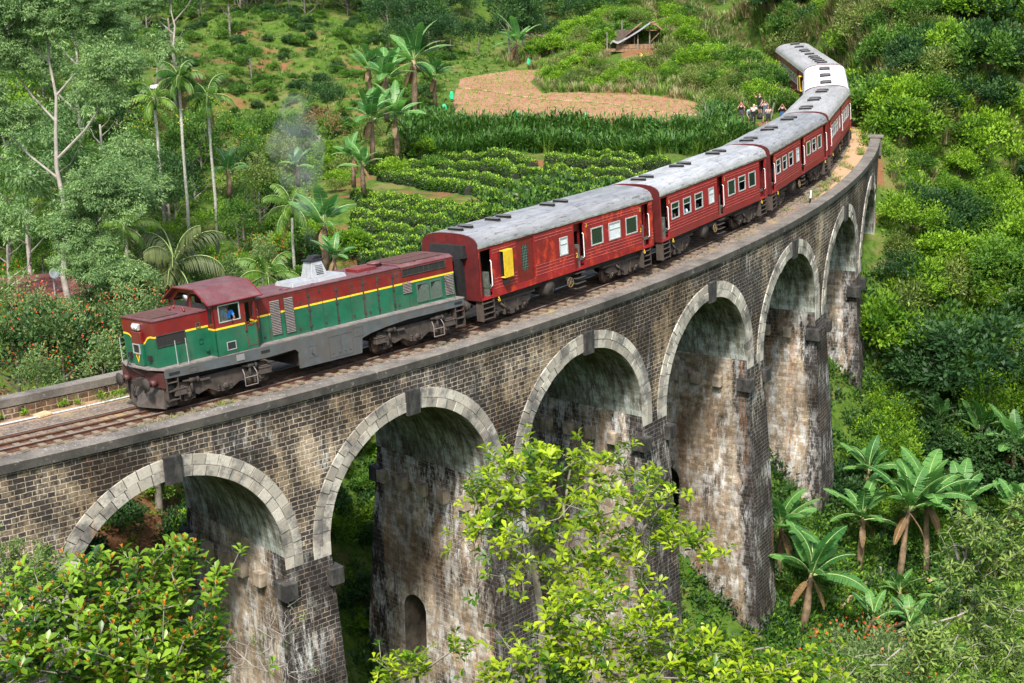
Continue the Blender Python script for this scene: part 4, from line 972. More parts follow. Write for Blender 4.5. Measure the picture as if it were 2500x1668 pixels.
g = MB(); g.hexa([(7.45, -.62, HT+.03), (10.1, -.62, HT+.03), (10.1, .62, HT+.03), (7.45, .62, HT+.03)], [(7.5, -.58, HT+.19), (10.05, -.58, HT+.19), (10.05, .58, HT+.19), (7.5, .58, HT+.19)]); g.build('exhaust_plinth', [M_SIL], loco, bevel=.01)
g = MB(); g.hexa([(8.55, -.42, HT+.19), (9.35, -.42, HT+.19), (9.35, .36, HT+.19), (8.55, .36, HT+.19)], [(8.68, -.28, HT+.82), (9.18, -.28, HT+.82), (9.18, .25, HT+.82), (8.68, .25, HT+.82)]); st = g.build('exhaust_stack', [M_SIL], loco, bevel=.01)
g = MB()
for k in range(6): g.boxc((8.98, -.40+.018*k, HT+.32+.065*k), (.34, .03, .02))
g.build('stack_louvre', [M_SHAD], st)
g = MB(); g.box(8.60, 9.28, -.33, .30, HT+.84, HT+.89); g.hexa([(8.75, -.22, HT+.89), (9.15, -.22, HT+.89), (9.15, .2, HT+.89), (8.75, .2, HT+.89)], [(8.9, -.24, HT+1.02), (9.25, -.24, HT+1.02), (9.25, .22, HT+1.02), (8.9, .22, HT+1.02)]); g.build('stack_cap', [M_BLK], st)
g = MB(); g.box(10.75, 11.75, -.45, .35, HT+.03, HT+.16); g.build('roof_hatch', [M_LR], loco, bevel=.01)
g = MB(); g.lathe([(.25, 0), (.25, .12), (.31, .13), (.31, .19), (.1, .24)], (12.05, .1, HT+.03), 16); g.build('roof_cap', [M_LTOP], loco)
g = MB(); g.lathe([(.2, 0), (.2, .04), (.05, .06)], (7.15, -.5, HT+.03), 14); g.build('filler_lid', [M_LTOP], loco)
g = MB()
for x in (5.4, 8.1, 10.9, 13.3): g.tube([(x, -.95, HT+.03), (x, -.95, HT+.11), (x+.1, -.95, HT+.11), (x+.1, -.95, HT+.03)], .012, 5)
g.build('lifting_eyes', [M_LR], loco)
# running gear: three-axle bogies
def lbogie(xc):
    b = MB()
    for sy in (-1, 1):
        y = sy*1.25
        b.prism([(xc-2.2, .78), (xc-2.1, .55), (xc-1.35, .52), (xc-1.15, .40), (xc-.7, .52), (xc-.35, .34), (xc+.35, .34), (xc+.7, .52), (xc+1.15, .40), (xc+1.35, .52), (xc+2.1, .55), (xc+2.2, .78), (xc+1.9, 1.02), (xc-1.9, 1.02)], 'y', y-.08, y+.08)
        b.boxc((xc-.9, y+sy*.13, .93), (.5, .16, .07))
    b.box(xc-2.0, xc+2.0, -1.1, 1.1, .6, .95)
    f = b.build('bogie', [M_UND2], loco)
    for dx in (-1.62, 0, 1.62):
        wheelset(f, xc+dx, r=.48)
        for sy in (-1, 1):
            g = MB(); g.boxc((xc+dx, sy*1.3, .48), (.36, .2, .36)); g.disc((xc+dx, sy*1.42, .48), (0, 1, 0), .13, .07, 12); g.disc((xc+dx, sy*1.46, .48), (0, 1, 0), .06, .04, 6)
            for q in (-.27, .27): coil(g, (xc+dx+q, sy*1.32, .30), .07, .26, 4)
            g.build('axle_box', [M_UND2], f)
    for sy in (-1, 1):
        for q, dx in ((-1, -1.35), (1, 1.2)):
            g = MB(); x = xc+dx; y = sy*1.42; g.tube([(x-.45, y, 1.05), (x-.2, y, 1.03), (x-.18, y, 1.03), (x+.12, y, 1.0)], [.04, .05, .10, .10], 10); g.cyl((x+.12, y, 1.0), (x+.2, y, 1.0), .13, 12); g.tube([(x-.1, y, .95), (x-.08, y+sy*.02, .55)], .055, 8); g.tube([(x+.2, y, 1.0), (x+.35, y, .95), (x+.4, y, .7)], .018, 5)
            g.build('brake_cylinder', [M_UND], f)
            g = MB(); x = xc+dx+(.55 if q > 0 else -.62)
            g.hexa([(x-.26, y-.14, .58), (x+.26, y-.14, .58), (x+.26, y+.14, .58), (x-.26, y+.14, .58)], [(x-.22, y-.12, .84), (x+.22, y-.12, .84), (x+.22, y+.12, .84), (x-.22, y+.12, .84)]); g.box(x-.26, x+.26, y-.15, y+.15, .80, .85); g.box(x-.14, x+.14, y-.1, y+.1, .86, .90); g.build('sand_box', [M_UND2], f, bevel=.01)
    g = MB(); x = xc+.75; g.tube([(x, -1.5, .95), (x, -1.6, .75), (x, -1.6, .3), (x+.55, -1.6, .3), (x+.55, -1.6, .75), (x+.5, -1.5, .95)], .02, 6); g.tube([(x, -1.6, .62), (x+.55, -1.6, .62)], .018, 6); g.build('step_frame', [M_LOUV], f)
lbogie(3.45); lbogie(12.75)
for x0, sy in ((XF+.02, -1), (XF+.02, 1), (14.78, -1), (14.78, 1)):
    g = MB(); y0, y1 = sorted((sy*1.25, sy*1.56))
    for z in (.45, .78, 1.1): g.box(x0, x0+.5, y0, y1, z, z+.03)
    for x in (x0, x0+.47): g.box(x, x+.03, y0, y1, .42, 1.3)
    g.box(x0, x0+.5, *sorted((sy*1.22, sy*1.25)), .42, 1.3); g.build('cab_steps', [M_UND2], loco)
M_BUFR = plain('red buffer beam', (.075, .016, .014), .6, dirt=(.04, .03, .03), dirt_amt=.9)
g = MB(); g.box(XF-.06, XF+.1, -1.5, 1.5, .95, 1.50); g.box(15.2, 15.34, -1.5, 1.5, .95, 1.5); g.build('buffer_beam', [M_BUFR], loco)
for xe, s_ in ((XF-.06, -1), (15.34, 1)):
    for sy in (-.98, .98):
        g = MB(); g.cyl((xe, sy, 1.12), (xe+s_*.25, sy, 1.12), .13, 14); g.mi = 1; g.cyl((xe+s_*.25, sy, 1.12), (xe+s_*.42, sy, 1.12), .09, 12); g.tube([(xe+s_*.42, sy, 1.12), (xe+s_*.46, sy, 1.12)], .25, 22); g.build('buffer', [M_BUFR, M_UND], loco)
    g = MB(); g.boxc((xe+s_*.12, 0, 1.08), (.3, .3, .28)); g.boxc((xe+s_*.3, 0, 1.08), (.22, .18, .2)); g.tube([(xe+s_*.35, .05, 1.05), (xe+s_*.42, .1, .8), (xe+s_*.4, .08, .6), (xe+s_*.3, .15, .52)], .05, 8); g.tube([(xe, -.4, 1.1), (xe+s_*.22, -.42, .95), (xe+s_*.2, -.42, .7)], .035, 7); g.tube([(xe, .45, 1.15), (xe+s_*.2, .45, .95), (xe+s_*.2, .45, .75)], .035, 7); g.build('coupler', [M_UND], loco)
g = MB()
for sy in (-1, 1):   # ploughshare cowcatcher
    a = [(XF-.42, 0, .16), (XF+.02, sy*1.28, .14), (XF+.06, sy*1.28, .92), (XF+.0, 0, .95)]
    b = [(x+.03, y, z) for x, y, z in a]; g.add(a+b, [(0, 1, 2, 3), (7, 6, 5, 4), (0, 4, 5, 1), (1, 5, 6, 2), (2, 6, 7, 3), (3, 7, 4, 0)])
    g.box(XF-.02, XF+.5, *sorted((sy*1.27, sy*1.3)), .2, .95)
g.build('cowcatcher', [plain('grimy plough', (.12, .095, .08), .6, .2, var=.35, scale=3, dirt=(.03, .03, .03), dirt_amt=.9)], loco)
g = MB(); g.tube([(XF-.08, .72, 1.95), (XF-.25, .6, 1.72), (XF-.22, .3, 1.62), (XF-.2, -.1, 1.55), (XF-.08, -.4, 1.42)], .018, 5); g.tube([(XF-.08, .76, 1.92), (XF-.3, .62, 1.66), (XF-.26, .25, 1.5), (XF-.1, -.2, 1.3)], .015, 5); g.build('jumper_cable', [M_BLK], loco)
g = MB(); g.tube([(14.9, -1.5, DZ), (14.6, -1.25, 2.55)], .016, 5); g.build('hand_rod', [M_UND], loco)
pose(loco, -.8959, 14.65, .095, -.003)
# ------------------------------------------------------------------ terrain
CPX = [ # photo pixel and depth of points of the ground
 (1881,1560,80),(1960,1545,81),(2100,1450,84),(2223,1351,89),(2450,1200,95),(2450,1500,84),(2450,900,101),(2127,851,102),(2234,691,108),(2340,532,114),(2234,425,114),(2181,345,117),(2447,213,131),(2447,53,143),(2287,160,134),(2127,53,160),(2480,400,120),(2480,650,112),(2130,1000,99),(2300,1000,98),
 (1166,312,120),(1450,312,120),(1700,325,117),(1140,190,152),(1300,180,155),(1500,215,141),(1702,262,132),(870,640,90),(1200,600,93),(870,470,104),(1200,470,105),(1500,430,108),(1000,365,117),(1300,365,117),(1650,370,117),(1862,302,121),(1900,330,118),
 (1547,135,151),(1400,120,158),(1650,60,160),(1723,20,165),(1800,60,158),(1850,170,140),(1640,180,142),(1780,10,172),
 (1395,100,196),(1320,92,204),(1240,150,178),(1150,150,175),(1100,60,185),(1100,5,205),(1250,20,230),(1400,5,225),
 (638,457,114),(638,319,129),(638,213,144),(638,106,161),(638,21,177),(850,106,163),(850,213,140),(850,319,124),(900,20,185),(150,300,127),(150,100,155),(150,500,103),(50,20,190),(150,640,86),(50,700,82),(638,600,96),(450,600,93),(760,560,96),(1560,40,163),(1600,0,172),(1660,10,170),(1870,190,139),(1855,120,150),(1930,30,182),(2050,20,172),(2000,100,160)]
CPW = [(0,0,16.7),(-10,0,16.7),(10,0,16.2),(0,9,11.5),(0,15,5.5),(-9,15,6),(9,15,5),(0,30,-5),(-16,30,-4),(16,30,-6),(0,45,-15),(16,45,-16),(28,45,-15),(-20,40,-6),(-30,40,-3),(-27,46,-8),(0,57,-21),(10,62,-22),(24,66,-23),(40,66,-19),(48,85,-8),(50,105,4),(60,130,14),(50,150,16),(40,60,-19),
 (-21,48,-11),(-12.5,54,-17),(-1,64,-21),(7,72,-23),(14,80,-22.5),(19,90,-19.5),(23.5,100,-14),(25,106,-8),(-17,64,-9),(-24,64,-3),(-22,60,-5),(-28,70,-3.8),(-7,76,-13),(-12,74,-9.5),(3,80,-16),(8,88,-11),(-7,86,-4),(2,90,-4.0),(12,96,-7),(17,104,-4),(20,108,-1.5),(-24,86,-5.8),(-30,84,-5.5),(-40,90,-3),(-45,60,0),(-60,100,3),(-60,150,10),(-60,200,20),(0,240,22),(-40,230,24),(40,220,26),(80,180,30),(0,290,45),(-90,290,45),(90,290,50),(-90,60,8),(90,60,0),(80,100,16),(38,125,6),(38,140,9),(36,155,10),(33,170,8),(30,185,6),(25,200,6),(18,214,5),(8,224,6),(-5,228,8),(14,186,1.5),(17,176,2.5),(-2,205,1),(-14,200,4)]
cp = np.array([list(at(*c)) for c in CPX]+[list(c) for c in CPW], dtype=float)
def _tps(r2): return np.where(r2 > 0, r2*np.log(np.maximum(r2, 1e-9)), 0)
_d2 = ((cp[:, None, :2]-cp[None, :, :2])**2).sum(-1)/1e4; _n = len(cp)
_A = np.zeros((_n+3, _n+3)); _A[:_n, :_n] = _tps(_d2)+np.eye(_n)*.004; _A[:_n, _n] = 1; _A[:_n, _n+1:] = cp[:, :2]/100; _A[_n, :_n] = 1; _A[_n+1:, :_n] = (cp[:, :2]/100).T
_w = np.linalg.solve(_A, np.r_[cp[:, 2], 0, 0, 0])
_rs = np.random.RandomState(1); _ph = _rs.rand(40, 4)
def fnoise(x, y, scale, seed=0):
    v = 0
    for k in range(7):
        a = _ph[(k+seed*7) % 40]; f = (1+a[0]*1.3)/scale; an = a[1]*6.283+k
        v = v+np.sin((x*np.cos(an)+y*np.sin(an))*f+a[2]*6.283+1.7*np.sin((y*np.cos(an)-x*np.sin(an))*f*.7+a[3]*6.283))
    return v/3.5
def sst(a, b, x): t = np.clip((x-a)/(b-a), 0, 1); return t*t*(3-2*t)
FIELD = np.array([list(at(px, py, Y))[:2] for px, py, Y in ((1105,285,123),(1118,312,119.5),(1400,320,119.2),(1640,338,116.5),(1712,330,117.5),(1706,268,131.5),(1590,240,136.5),(1420,222,139.5),(1330,222,139.5),(1300,195,148),(1325,170,157),(1250,172,158),(1120,200,152),(1100,240,138))])
def inpoly(x, y, poly):
    ins = np.zeros(np.shape(x), bool); n = len(poly)
    for i in range(n):
        x1, y1 = poly[i]; x2, y2 = poly[(i+1) % n]
        c = ((y1 > y) != (y2 > y)) & (x < (x2-x1)*(y-y1)/(y2-y1+1e-12)+x1); ins ^= c
    return ins
def polydist(x, y, poly):
    d = np.full(np.shape(x), 1e9); n = len(poly)
    for i in range(n):
        a = poly[i]; b = poly[(i+1) % n]; e = b-a; t = np.clip(((x-a[0])*e[0]+(y-a[1])*e[1])/(e@e), 0, 1)
        d = np.minimum(d, np.hypot(x-a[0]-t*e[0], y-a[1]-t*e[1]))
    return np.where(inpoly(x, y, poly), -d, d)
FZ = .80
def H(x, y):
    x = np.asarray(x, float); y = np.asarray(y, float); sh = x.shape; xf = x.ravel(); yf = y.ravel(); z = np.empty(len(xf))
    for k in range(0, len(xf), 20000):
        X, Y = xf[k:k+20000], yf[k:k+20000]
        r2 = ((X[:, None]-cp[None, :, 0])**2+(Y[:, None]-cp[None, :, 1])**2)/1e4
        z[k:k+20000] = _tps(r2) @ _w[:_n]+_w[_n]+_w[_n+1]*X/100+_w[_n+2]*Y/100
    z = z.reshape(sh); z = z+.45*fnoise(x, y, 5)+.2*fnoise(x, y, 1.7, 2)
    # terraces on the far hillside
    tm = sst(-4, -9, x)*sst(122, 132, y)*sst(200, 180, y); zz = z/1.35; z = z*(1-tm*.75)+tm*.75*1.35*(np.floor(zz)+sst(.55, 1.0, zz-np.floor(zz)))
    # level field
    fd = polydist(x, y, FIELD); k = sst(3.2, -.2, fd); z = z*(1-k)+FZ*k
    # bench of the railway beyond the viaduct and of its cutting
    dx, dy = x-CC[0], y-CC[1]; r = np.hypot(dx, dy); t = np.arctan2(dy, dx); i = (t-T0)/DT
    on = sst(6.55, 6.95, i)*sst(17.5, 16.8, i); d = np.abs(r-R_TRK)
    side = np.where(r > R_TRK, sst(5.0, 3.2, d), sst(4.6, 2.4, d)); k = on*side
    z = z*(1-k)+(-.36)*k
    # never above the deck where the bridge is; keep the ground away from its faces
    br = sst(6.75, 6.3, i)*sst(-3.2, -2.6, i)*sst(R_INN-2.5, R_INN-.5, r)*sst(R_FACE+1.6, R_FACE+.4, r)
    z = np.where(br > 0, np.minimum(z, z*(1-br)+np.minimum(z, -6)*br), z)
    return z
def Hs(x, y): return float(H(np.array([x]), np.array([y]))[0])
def terrain():
    xs = np.concatenate([np.arange(-110, -50, 3), np.arange(-50, 56, .8), np.arange(56, 120, 3)]); ys = np.concatenate([np.arange(-8, 30, 2), np.arange(30, 175, .8), np.arange(175, 320, 2.5)])
    X, Y = np.meshgrid(xs, ys); Z = H(X, Y); nx, ny = len(xs), len(ys)
    V = np.stack([X, Y, Z], -1).reshape(-1, 3); i = np.arange(nx*ny).reshape(ny, nx)
    F = np.stack([i[:-1, :-1], i[:-1, 1:], i[1:, 1:], i[1:, :-1]], -1).reshape(-1, 4)
    m = NT('hillside ground'); v = m.geo(); n = m.noise(v, .22, 6, .62); f = m.noise(v, 2.2, 6, .7); vf = m.noise(v, 9, 4, .7)
    g = m.mix(m.ramp(f, [(.3, 0.0), (.7, 1.0)]), (.026, .060, .010), (.095, .16, .022)); soil = m.mix(f, (.13, .060, .028), (.24, .125, .062))
    dry = m.mix(vf, (.12, .12, .035), (.20, .17, .07)); g = m.mix(m.ramp(m.noise(v, .5, 5, .6), [(.52, 0.0), (.66, .8)]), g, dry)
    k = m.attr(); k2 = m.math('MULTIPLY_ADD', m.math('SUBTRACT', n, .5), 1.1, k); s_ = m.ramp(k2, [(.46, 0.0), (.56, 1.0)]); m.col(m.mix(s_, g, soil)).rough(.97); m.b.inputs['Specular IOR Level'].default_value = .1
    m.bump(m.math('MULTIPLY_ADD', vf, .4, f), .8, .15)
    c = V[F].mean(1); sx = np.zeros(len(F))+.12
    # bare earth: terraces risers, under the tea, the path at the viaduct end, the cut bank below the hut, the yard by the house
    def blob(x, y, r, a):
        nonlocal sx; sx = np.maximum(sx, a*sst(r*1.3, r*.6, np.hypot(c[:, 0]-x, c[:, 1]-y)))
    sx = np.maximum(sx, .44*(inpoly(c[:, 0], c[:, 1], np.array([(-14, 86), (-14, 113), (18, 113), (16, 96), (4, 88)]))))
    sx = np.maximum(sx, .42*sst(-4, -9, c[:, 0])*sst(122, 130, c[:, 1])*sst(180, 165, c[:, 1]))
    for p, r, a in (((1885, 325, 118), 3.2, 1.0), ((1850, 240, 126), 1.8, .8), ((50, 900, 66), 7, .9), ((560, 330, 128), 4, .6), ((1500, 235, 139), 3, .6), ((1660, 262, 134), 3, .6), ((1560, 130, 151), 2.5, .7), ((2130, 1400, 84), 4, .5), ((1960, 430, 110), 1, .8), ((420, 250, 132), 3, .7)):
        q = at(*p); blob(q.x, q.y, r, a)
    dx, dy = c[:, 0]-CC[0], c[:, 1]-CC[1]; r = np.hypot(dx, dy); ii = (np.arctan2(dy, dx)-T0)/DT
    sx = np.maximum(sx, 1.0*(sst(6.3, 6.8, ii)*sst(7.9, 7.2, ii)*(np.abs(r-R_TRK) < 3.6)*(r > R_TRK-1))); sx = np.maximum(sx, .62*((ii > 7)*(ii < 17)*(np.abs(r-R_TRK) < 3.0)))
    me = npmesh('hillside', V, F, [m.mat], attr=sx, smooth=True); return tag(link('hillside', me), kind='structure')
hillside = terrain()
# tilled field
def field():
    xs = np.arange(FIELD[:, 0].min()-.5, FIELD[:, 0].max()+.5, .17); ys = np.arange(FIELD[:, 1].min()-.5, FIELD[:, 1].max()+.5, .17)
    X, Y = np.meshgrid(xs, ys); d = polydist(X, Y, FIELD)
    u = X*.30+Y*.954+.5*np.sin(X*.25); path = np.abs((Y-138)-(-(X-1.5)*1.05)+.8*np.sin(X*.6))
    Z = FZ+.07+.055*np.sin(u*2*math.pi/.85)+.02*fnoise(X, Y, .5, 3)-.14*sst(.55, .25, path); Z = np.where(d > -.2, FZ-.15, Z)
    nx, ny = len(xs), len(ys); V = np.stack([X, Y, Z], -1).reshape(-1, 3); i = np.arange(nx*ny).reshape(ny, nx)
    F = np.stack([i[:-1, :-1], i[:-1, 1:], i[1:, 1:], i[1:, :-1]], -1).reshape(-1, 4); cd = d.ravel()[F].max(1); F = F[cd < .1]
    pa = (path.ravel()[F].mean(1) < .4)*1.0
    m = NT('tilled soil'); v = m.geo(); f = m.noise(v, 4, 6, .7); n = m.noise(v, .35, 4, .6)
    c = m.mix(m.ramp(f, [(.3, 0.0), (.7, 1.0)]), (.15, .068, .036), (.30, .155, .09)); c = m.mix(m.ramp(n, [(.4, 0.0), (.7, .5)]), c, (.33, .19, .12)); c = m.mix(m.attr(), c, (.38, .26, .16)); m.col(c).rough(.97); m.bump(f, .7, .06)
    me = npmesh('field', V, F, [m.mat], attr=pa); return tag(link('field', me), kind='structure')
fieldo = field()

# ------------------------------------------------------------------ foliage
def leafmat(name, dark, bright, trans=.35, rough=.5, tip=None, tipamt=.12, spec=.35, var=.5):
    m = NT(name); t = m.attr(); rn = m.rnd()
    k = m.math('MULTIPLY_ADD', rn, var, m.math('SUBTRACT', t, var/2)); c = m.mix(m.ramp(k, [(0.08, 0.0), (.92, 1.0)]), dark, bright)
    if tip: c = m.mix(m.ramp(t, [(1-tipamt, 0.0), (1-tipamt+.02, 1.0)]), c, tip)
    m.col(c).rough(rough); m.b.inputs['Specular IOR Level'].default_value = spec
    tr = m.n('ShaderNodeBsdfTranslucent'); m.l(m.mix(.5, c, m.mix(1.0, c, (1.0, 1.25, .55), 'MULTIPLY')), tr.inputs[0])
    mx = m.n('ShaderNodeMixShader'); mx.inputs[0].default_value = trans; m.l(m.b.outputs[0], mx.inputs[1]); m.l(tr.outputs[0], mx.inputs[2]); m.l(mx.outputs[0], m.out.inputs[0])
    return m.mat
L_BRIGHT = leafmat('bright shrub leaves', (.060, .155, .012), (.235, .40, .028), spec=.22)
L_MID = leafmat('mid green leaves', (.030, .090, .016), (.125, .25, .032), spec=.22)
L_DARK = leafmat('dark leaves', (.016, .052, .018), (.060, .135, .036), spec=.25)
L_GREY = leafmat('grey green eucalyptus leaves', (.080, .165, .055), (.26, .40, .15), trans=.35, rough=.45, spec=.3)
L_OLIVE = leafmat('olive leaves', (.060, .105, .020), (.20, .26, .055))
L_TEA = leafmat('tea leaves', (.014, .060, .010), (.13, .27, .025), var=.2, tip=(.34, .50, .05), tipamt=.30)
L_GRASS = leafmat('grass blades', (.055, .125, .018), (.23, .36, .06), trans=.35)
L_STRAW = leafmat('straw grass blades', (.16, .15, .055), (.36, .31, .16), trans=.3)
L_BANANA = leafmat('banana leaves', (.040, .145, .035), (.16, .36, .09), trans=.45, rough=.42, spec=.4, var=.35)
L_PALM = leafmat('palm fronds', (.030, .10, .010), (.15, .27, .03), trans=.35)
L_RUST = leafmat('reddish flowers', (.45, .05, .01), (.75, .13, .03), trans=.3)
L_YFLOW = leafmat('yellow blossom', (.60, .45, .01), (.85, .65, .03), trans=.3)
L_BROWN = leafmat('dry brown leaves', (.14, .08, .03), (.28, .17, .08), trans=.3)
M_TRUNK = plain('grey bark', (.20, .175, .145), .9, var=.35, scale=4, bump=.5, dirt=(.08, .06, .05)); M_DTRUNK = plain('dark bark', (.085, .065, .05), .9, var=.3, scale=5, bump=.4)
M_EUC = plain('pale eucalyptus bark', (.31, .285, .25), .75, var=.25, scale=2, dirt=(.16, .11, .08), dirt_amt=.7); M_BSTEM = plain('banana stem', (.22, .15, .09), .8, var=.5, scale=3, bump=.6, dirt=(.06, .04, .03), dirt_amt=.8); M_PTRUNK = plain('ringed palm trunk', (.33, .33, .27), .8, var=.3, scale=8)
def unit(a): return a/np.maximum(np.linalg.norm(a, axis=-1, keepdims=True), 1e-9)
def leafquads(p, d, nrm, L, W, fold=.12):
    """rhombic leaves: base p, direction d, side cross(d, nrm)"""
    s = unit(np.cross(d, nrm)); up = np.cross(s, d); L = np.asarray(L)[:, None]; W = np.asarray(W)[:, None]
    a = p; c = p+d*L-up*L*fold*.8; mid = p+d*L*.48+up*L*fold*.3
    V = np.stack([a, mid+s*W/2, c, mid-s*W/2], 1).reshape(-1, 3); F = np.arange(len(V)).reshape(-1, 4); return V, F
def crownmesh(name, mat, seed, rad=(1, 1, .8), clumps=26, per=90, leaf=.16, asp=.5, rc=.42, droop=0.0, shell=.75, uplift=.45, core=True):
    r = np.random.RandomState(seed)
    u = unit(r.normal(size=(clumps, 3))); u[:, 2] = np.where(u[:, 2] < -.35, -u[:, 2]*.6, u[:, 2])
    cen = u*np.array(rad)*(shell+(1-shell)*r.rand(clumps, 1)**.5)*(.75+.5*r.rand(clumps, 1)); rcs = rc*(.65+.7*r.rand(clumps))
    q = np.repeat(np.arange(clumps), per); n = len(q)
    o = unit(r.normal(size=(n, 3)))*(r.rand(n, 1)**.4); o[:, 2] = np.where(o[:, 2] < -.2, o[:, 2]*.5, o[:, 2])
    p = cen[q]+o*rcs[q][:, None]
    d = unit(unit(o+.001)*1.0+unit(cen[q])*.4+r.normal(size=(n, 3))*.55+np.array([0, 0, uplift-droop*1.6]))
    nr = unit(np.array([0, 0, 1.0])+r.normal(size=(n, 3))*.55+unit(cen[q])*.3)
    ln = leaf*(.7+.6*r.rand(n)); V, F = leafquads(p, d, nr, ln, ln*asp)
    t = np.clip(.5+.22*r.normal(size=clumps)[q]+.16*r.normal(size=n)+.12*o[:, 2], 0.0, .999)
    return npmesh(name, V, F, [mat], attr=t)
def trunkmb(h, r0, r1, seed, limbs=5, spread=1.0, base=.35, lean=.05):
    rr = random.Random(seed); g = MB(); pts = []; x = y = 0; n = 6
    for k in range(n+1):
        pts.append((x, y, h*k/n)); x += rr.uniform(-1, 1)*lean*h/n; y += rr.uniform(-1, 1)*lean*h/n
    g.tube(pts, [r0+(r1-r0)*k/n for k in range(n+1)], 7)
    for q in range(limbs):
        z = h*(base+(1-base)*(q+.5)/limbs); f = z/h*n; k = int(min(f, n-1)); a = Vector(pts[k]).lerp(Vector(pts[k+1]), f-k); an = rr.uniform(0, 6.28)+q*2.4; L = spread*rr.uniform(.6, 1.0)
        rb = (r0+(r1-r0)*z/h)*.55; b = a+Vector((math.cos(an)*L*.55, math.sin(an)*L*.55, L*.35)); c = a+Vector((math.cos(an)*L, math.sin(an)*L, L*rr.uniform(.6, 1.1)))
        g.tube([a, b, c], [rb, rb*.65, rb*.25], 5)
    return g
class Proto: pass
def mk(rootname, parts):
    p = Proto(); p.name = rootname; p.parts = parts; return p     # parts: list of (name, mesh, (x,y,z) offset, scale)
def plant(pr, x, y, s=1.0, rz=None, label=None, cat=None, group=None, z=None, sz=1.0, dz=0, tilt=0, name=None):
    r_ = plant.rng; o = bpy.data.objects.new(name or pr.name, None); COL.objects.link(o); o.empty_display_size = .2
    o.location = (x, y, (Hs(x, y) if z is None else z)+dz); o.rotation_euler = (tilt*math.cos(r_.random()*6), tilt, r_.uniform(0, 6.28) if rz is None else rz); o.scale = (s, s, s*sz)
    for nm, me, off, k in pr.parts:
        c = bpy.data.objects.new(nm, me); COL.objects.link(c); c.parent = o; c.location = off; c.scale = (k, k, k) if not isinstance(k, tuple) else k
    return tag(o, label, cat, group)
plant.rng = random.Random(77)
def stems(seed, n=5, h=.9, r=.03):
    rr = random.Random(seed); g = MB()
    for k in range(n):
        a = rr.uniform(0, 6.28); g.tube([(0, 0, -.3), (.2*math.cos(a), .2*math.sin(a), h*.4), (.55*math.cos(a), .55*math.sin(a), h)], [r, r*.8, r*.4], 5)
    return g.mesh('stems', [M_DTRUNK])
_st = [stems(s) for s in range(2)]
def shrub_protos(mat, n, seed, leaf=.15, asp=.5, per=85, clumps=24, rad=(1, 1, .75), rc=.42, **k):
    return [mk('shrub', [('foliage', crownmesh('foliage', mat, seed+i, rad=rad, clumps=clumps, per=per, leaf=leaf, asp=asp, rc=rc, **k), (0, 0, .55), 1), ('stems', _st[i % 2], (0, 0, 0), 1)]) for i in range(n)]
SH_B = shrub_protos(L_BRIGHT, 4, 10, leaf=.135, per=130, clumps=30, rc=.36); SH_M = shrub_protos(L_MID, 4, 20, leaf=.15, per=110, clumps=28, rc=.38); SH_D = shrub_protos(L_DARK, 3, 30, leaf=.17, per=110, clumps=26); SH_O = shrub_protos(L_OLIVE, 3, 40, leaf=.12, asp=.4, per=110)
SH_FINE = shrub_protos(L_BRIGHT, 2, 45, leaf=.09, per=170, clumps=34, rc=.33)
def tree_protos(nm, mat, n, seed, h=4.0, cr=(1.9, 1.9, 1.6), leaf=.2, trunk=M_TRUNK, asp=.45, clumps=40, per=75, rc=.6, r0=.14, **k):
    out = []
    for i in range(n):
        cm = crownmesh('crown', mat, seed+i, rad=cr, clumps=clumps, per=per, leaf=leaf, asp=asp, rc=rc, **k); tm = trunkmb(h, r0, r0*.45, seed+i, 6, cr[0]*.8, .4).mesh('trunk', [trunk])
        out.append(mk(nm, [('crown', cm, (0, 0, h+cr[2]*.15), 1), ('trunk', tm, (0, 0, -.6), 1)]))
    return out
TR_M = tree_protos('broadleaf_tree', L_MID, 3, 60); TR_D = tree_protos('broadleaf_tree', L_DARK, 3, 70, clumps=46); TR_B = tree_protos('broadleaf_tree', L_BRIGHT, 2, 80, leaf=.16); TR_O = tree_protos('broadleaf_tree', L_OLIVE, 2, 85, leaf=.15, clumps=34, per=60, shell=.5); TR_G = tree_protos('grey_green_tree', L_GREY, 3, 90, h=5, cr=(2.0, 2.0, 2.2), leaf=.26, asp=.25, droop=.8, clumps=52, per=60, trunk=M_EUC, rc=.5, shell=.45)
TR_R = tree_protos('dry_brown_tree', L_BROWN, 1, 95, leaf=.14, clumps=30, per=50, shell=.4)
# long arching grass tussock
def grassmesh(name, mat, seed, n=90, L=1.3, w=.035, spread=.45, r0=.25):
    r = np.random.RandomState(seed); an = r.rand(n)*6.283; base = np.stack([np.cos(an)*r.rand(n)*r0, np.sin(an)*r.rand(n)*r0, np.zeros(n)-.05], -1)
    az = an+r.normal(size=n)*.6; out = np.stack([np.cos(az), np.sin(az), np.zeros(n)], -1); ln = L*(.55+.6*r.rand(n)); sp = spread*(.4+r.rand(n)); V = []; seg = 4
    side = np.stack([-np.sin(az), np.cos(az), np.zeros(n)], -1)
    for k in range(seg+1):
        t = k/seg; c = base+out*(sp*ln*(t**1.7)*1.1)[:, None]+np.array([0, 0, 1.0])*(ln*(t-.42*sp*t**2.6*1.4))[:, None]; wd = w*(1-t)**.6*(.8+.4*r.rand(n)); V.append(np.stack([c-side*wd[:, None], c+side*wd[:, None]], 1))
    V = np.stack(V, 1); F = []; b = np.arange(n)[:, None]*(seg+1)*2
    for k in range(seg): F.append(np.stack([b[:, 0]+k*2, b[:, 0]+k*2+1, b[:, 0]+k*2+3, b[:, 0]+k*2+2], -1))
    F = np.stack(F, 1).reshape(-1, 4); t = np.repeat(np.clip(.5+.28*r.normal(size=n), 0, .999), seg)
    return V.reshape(-1, 3), F, t
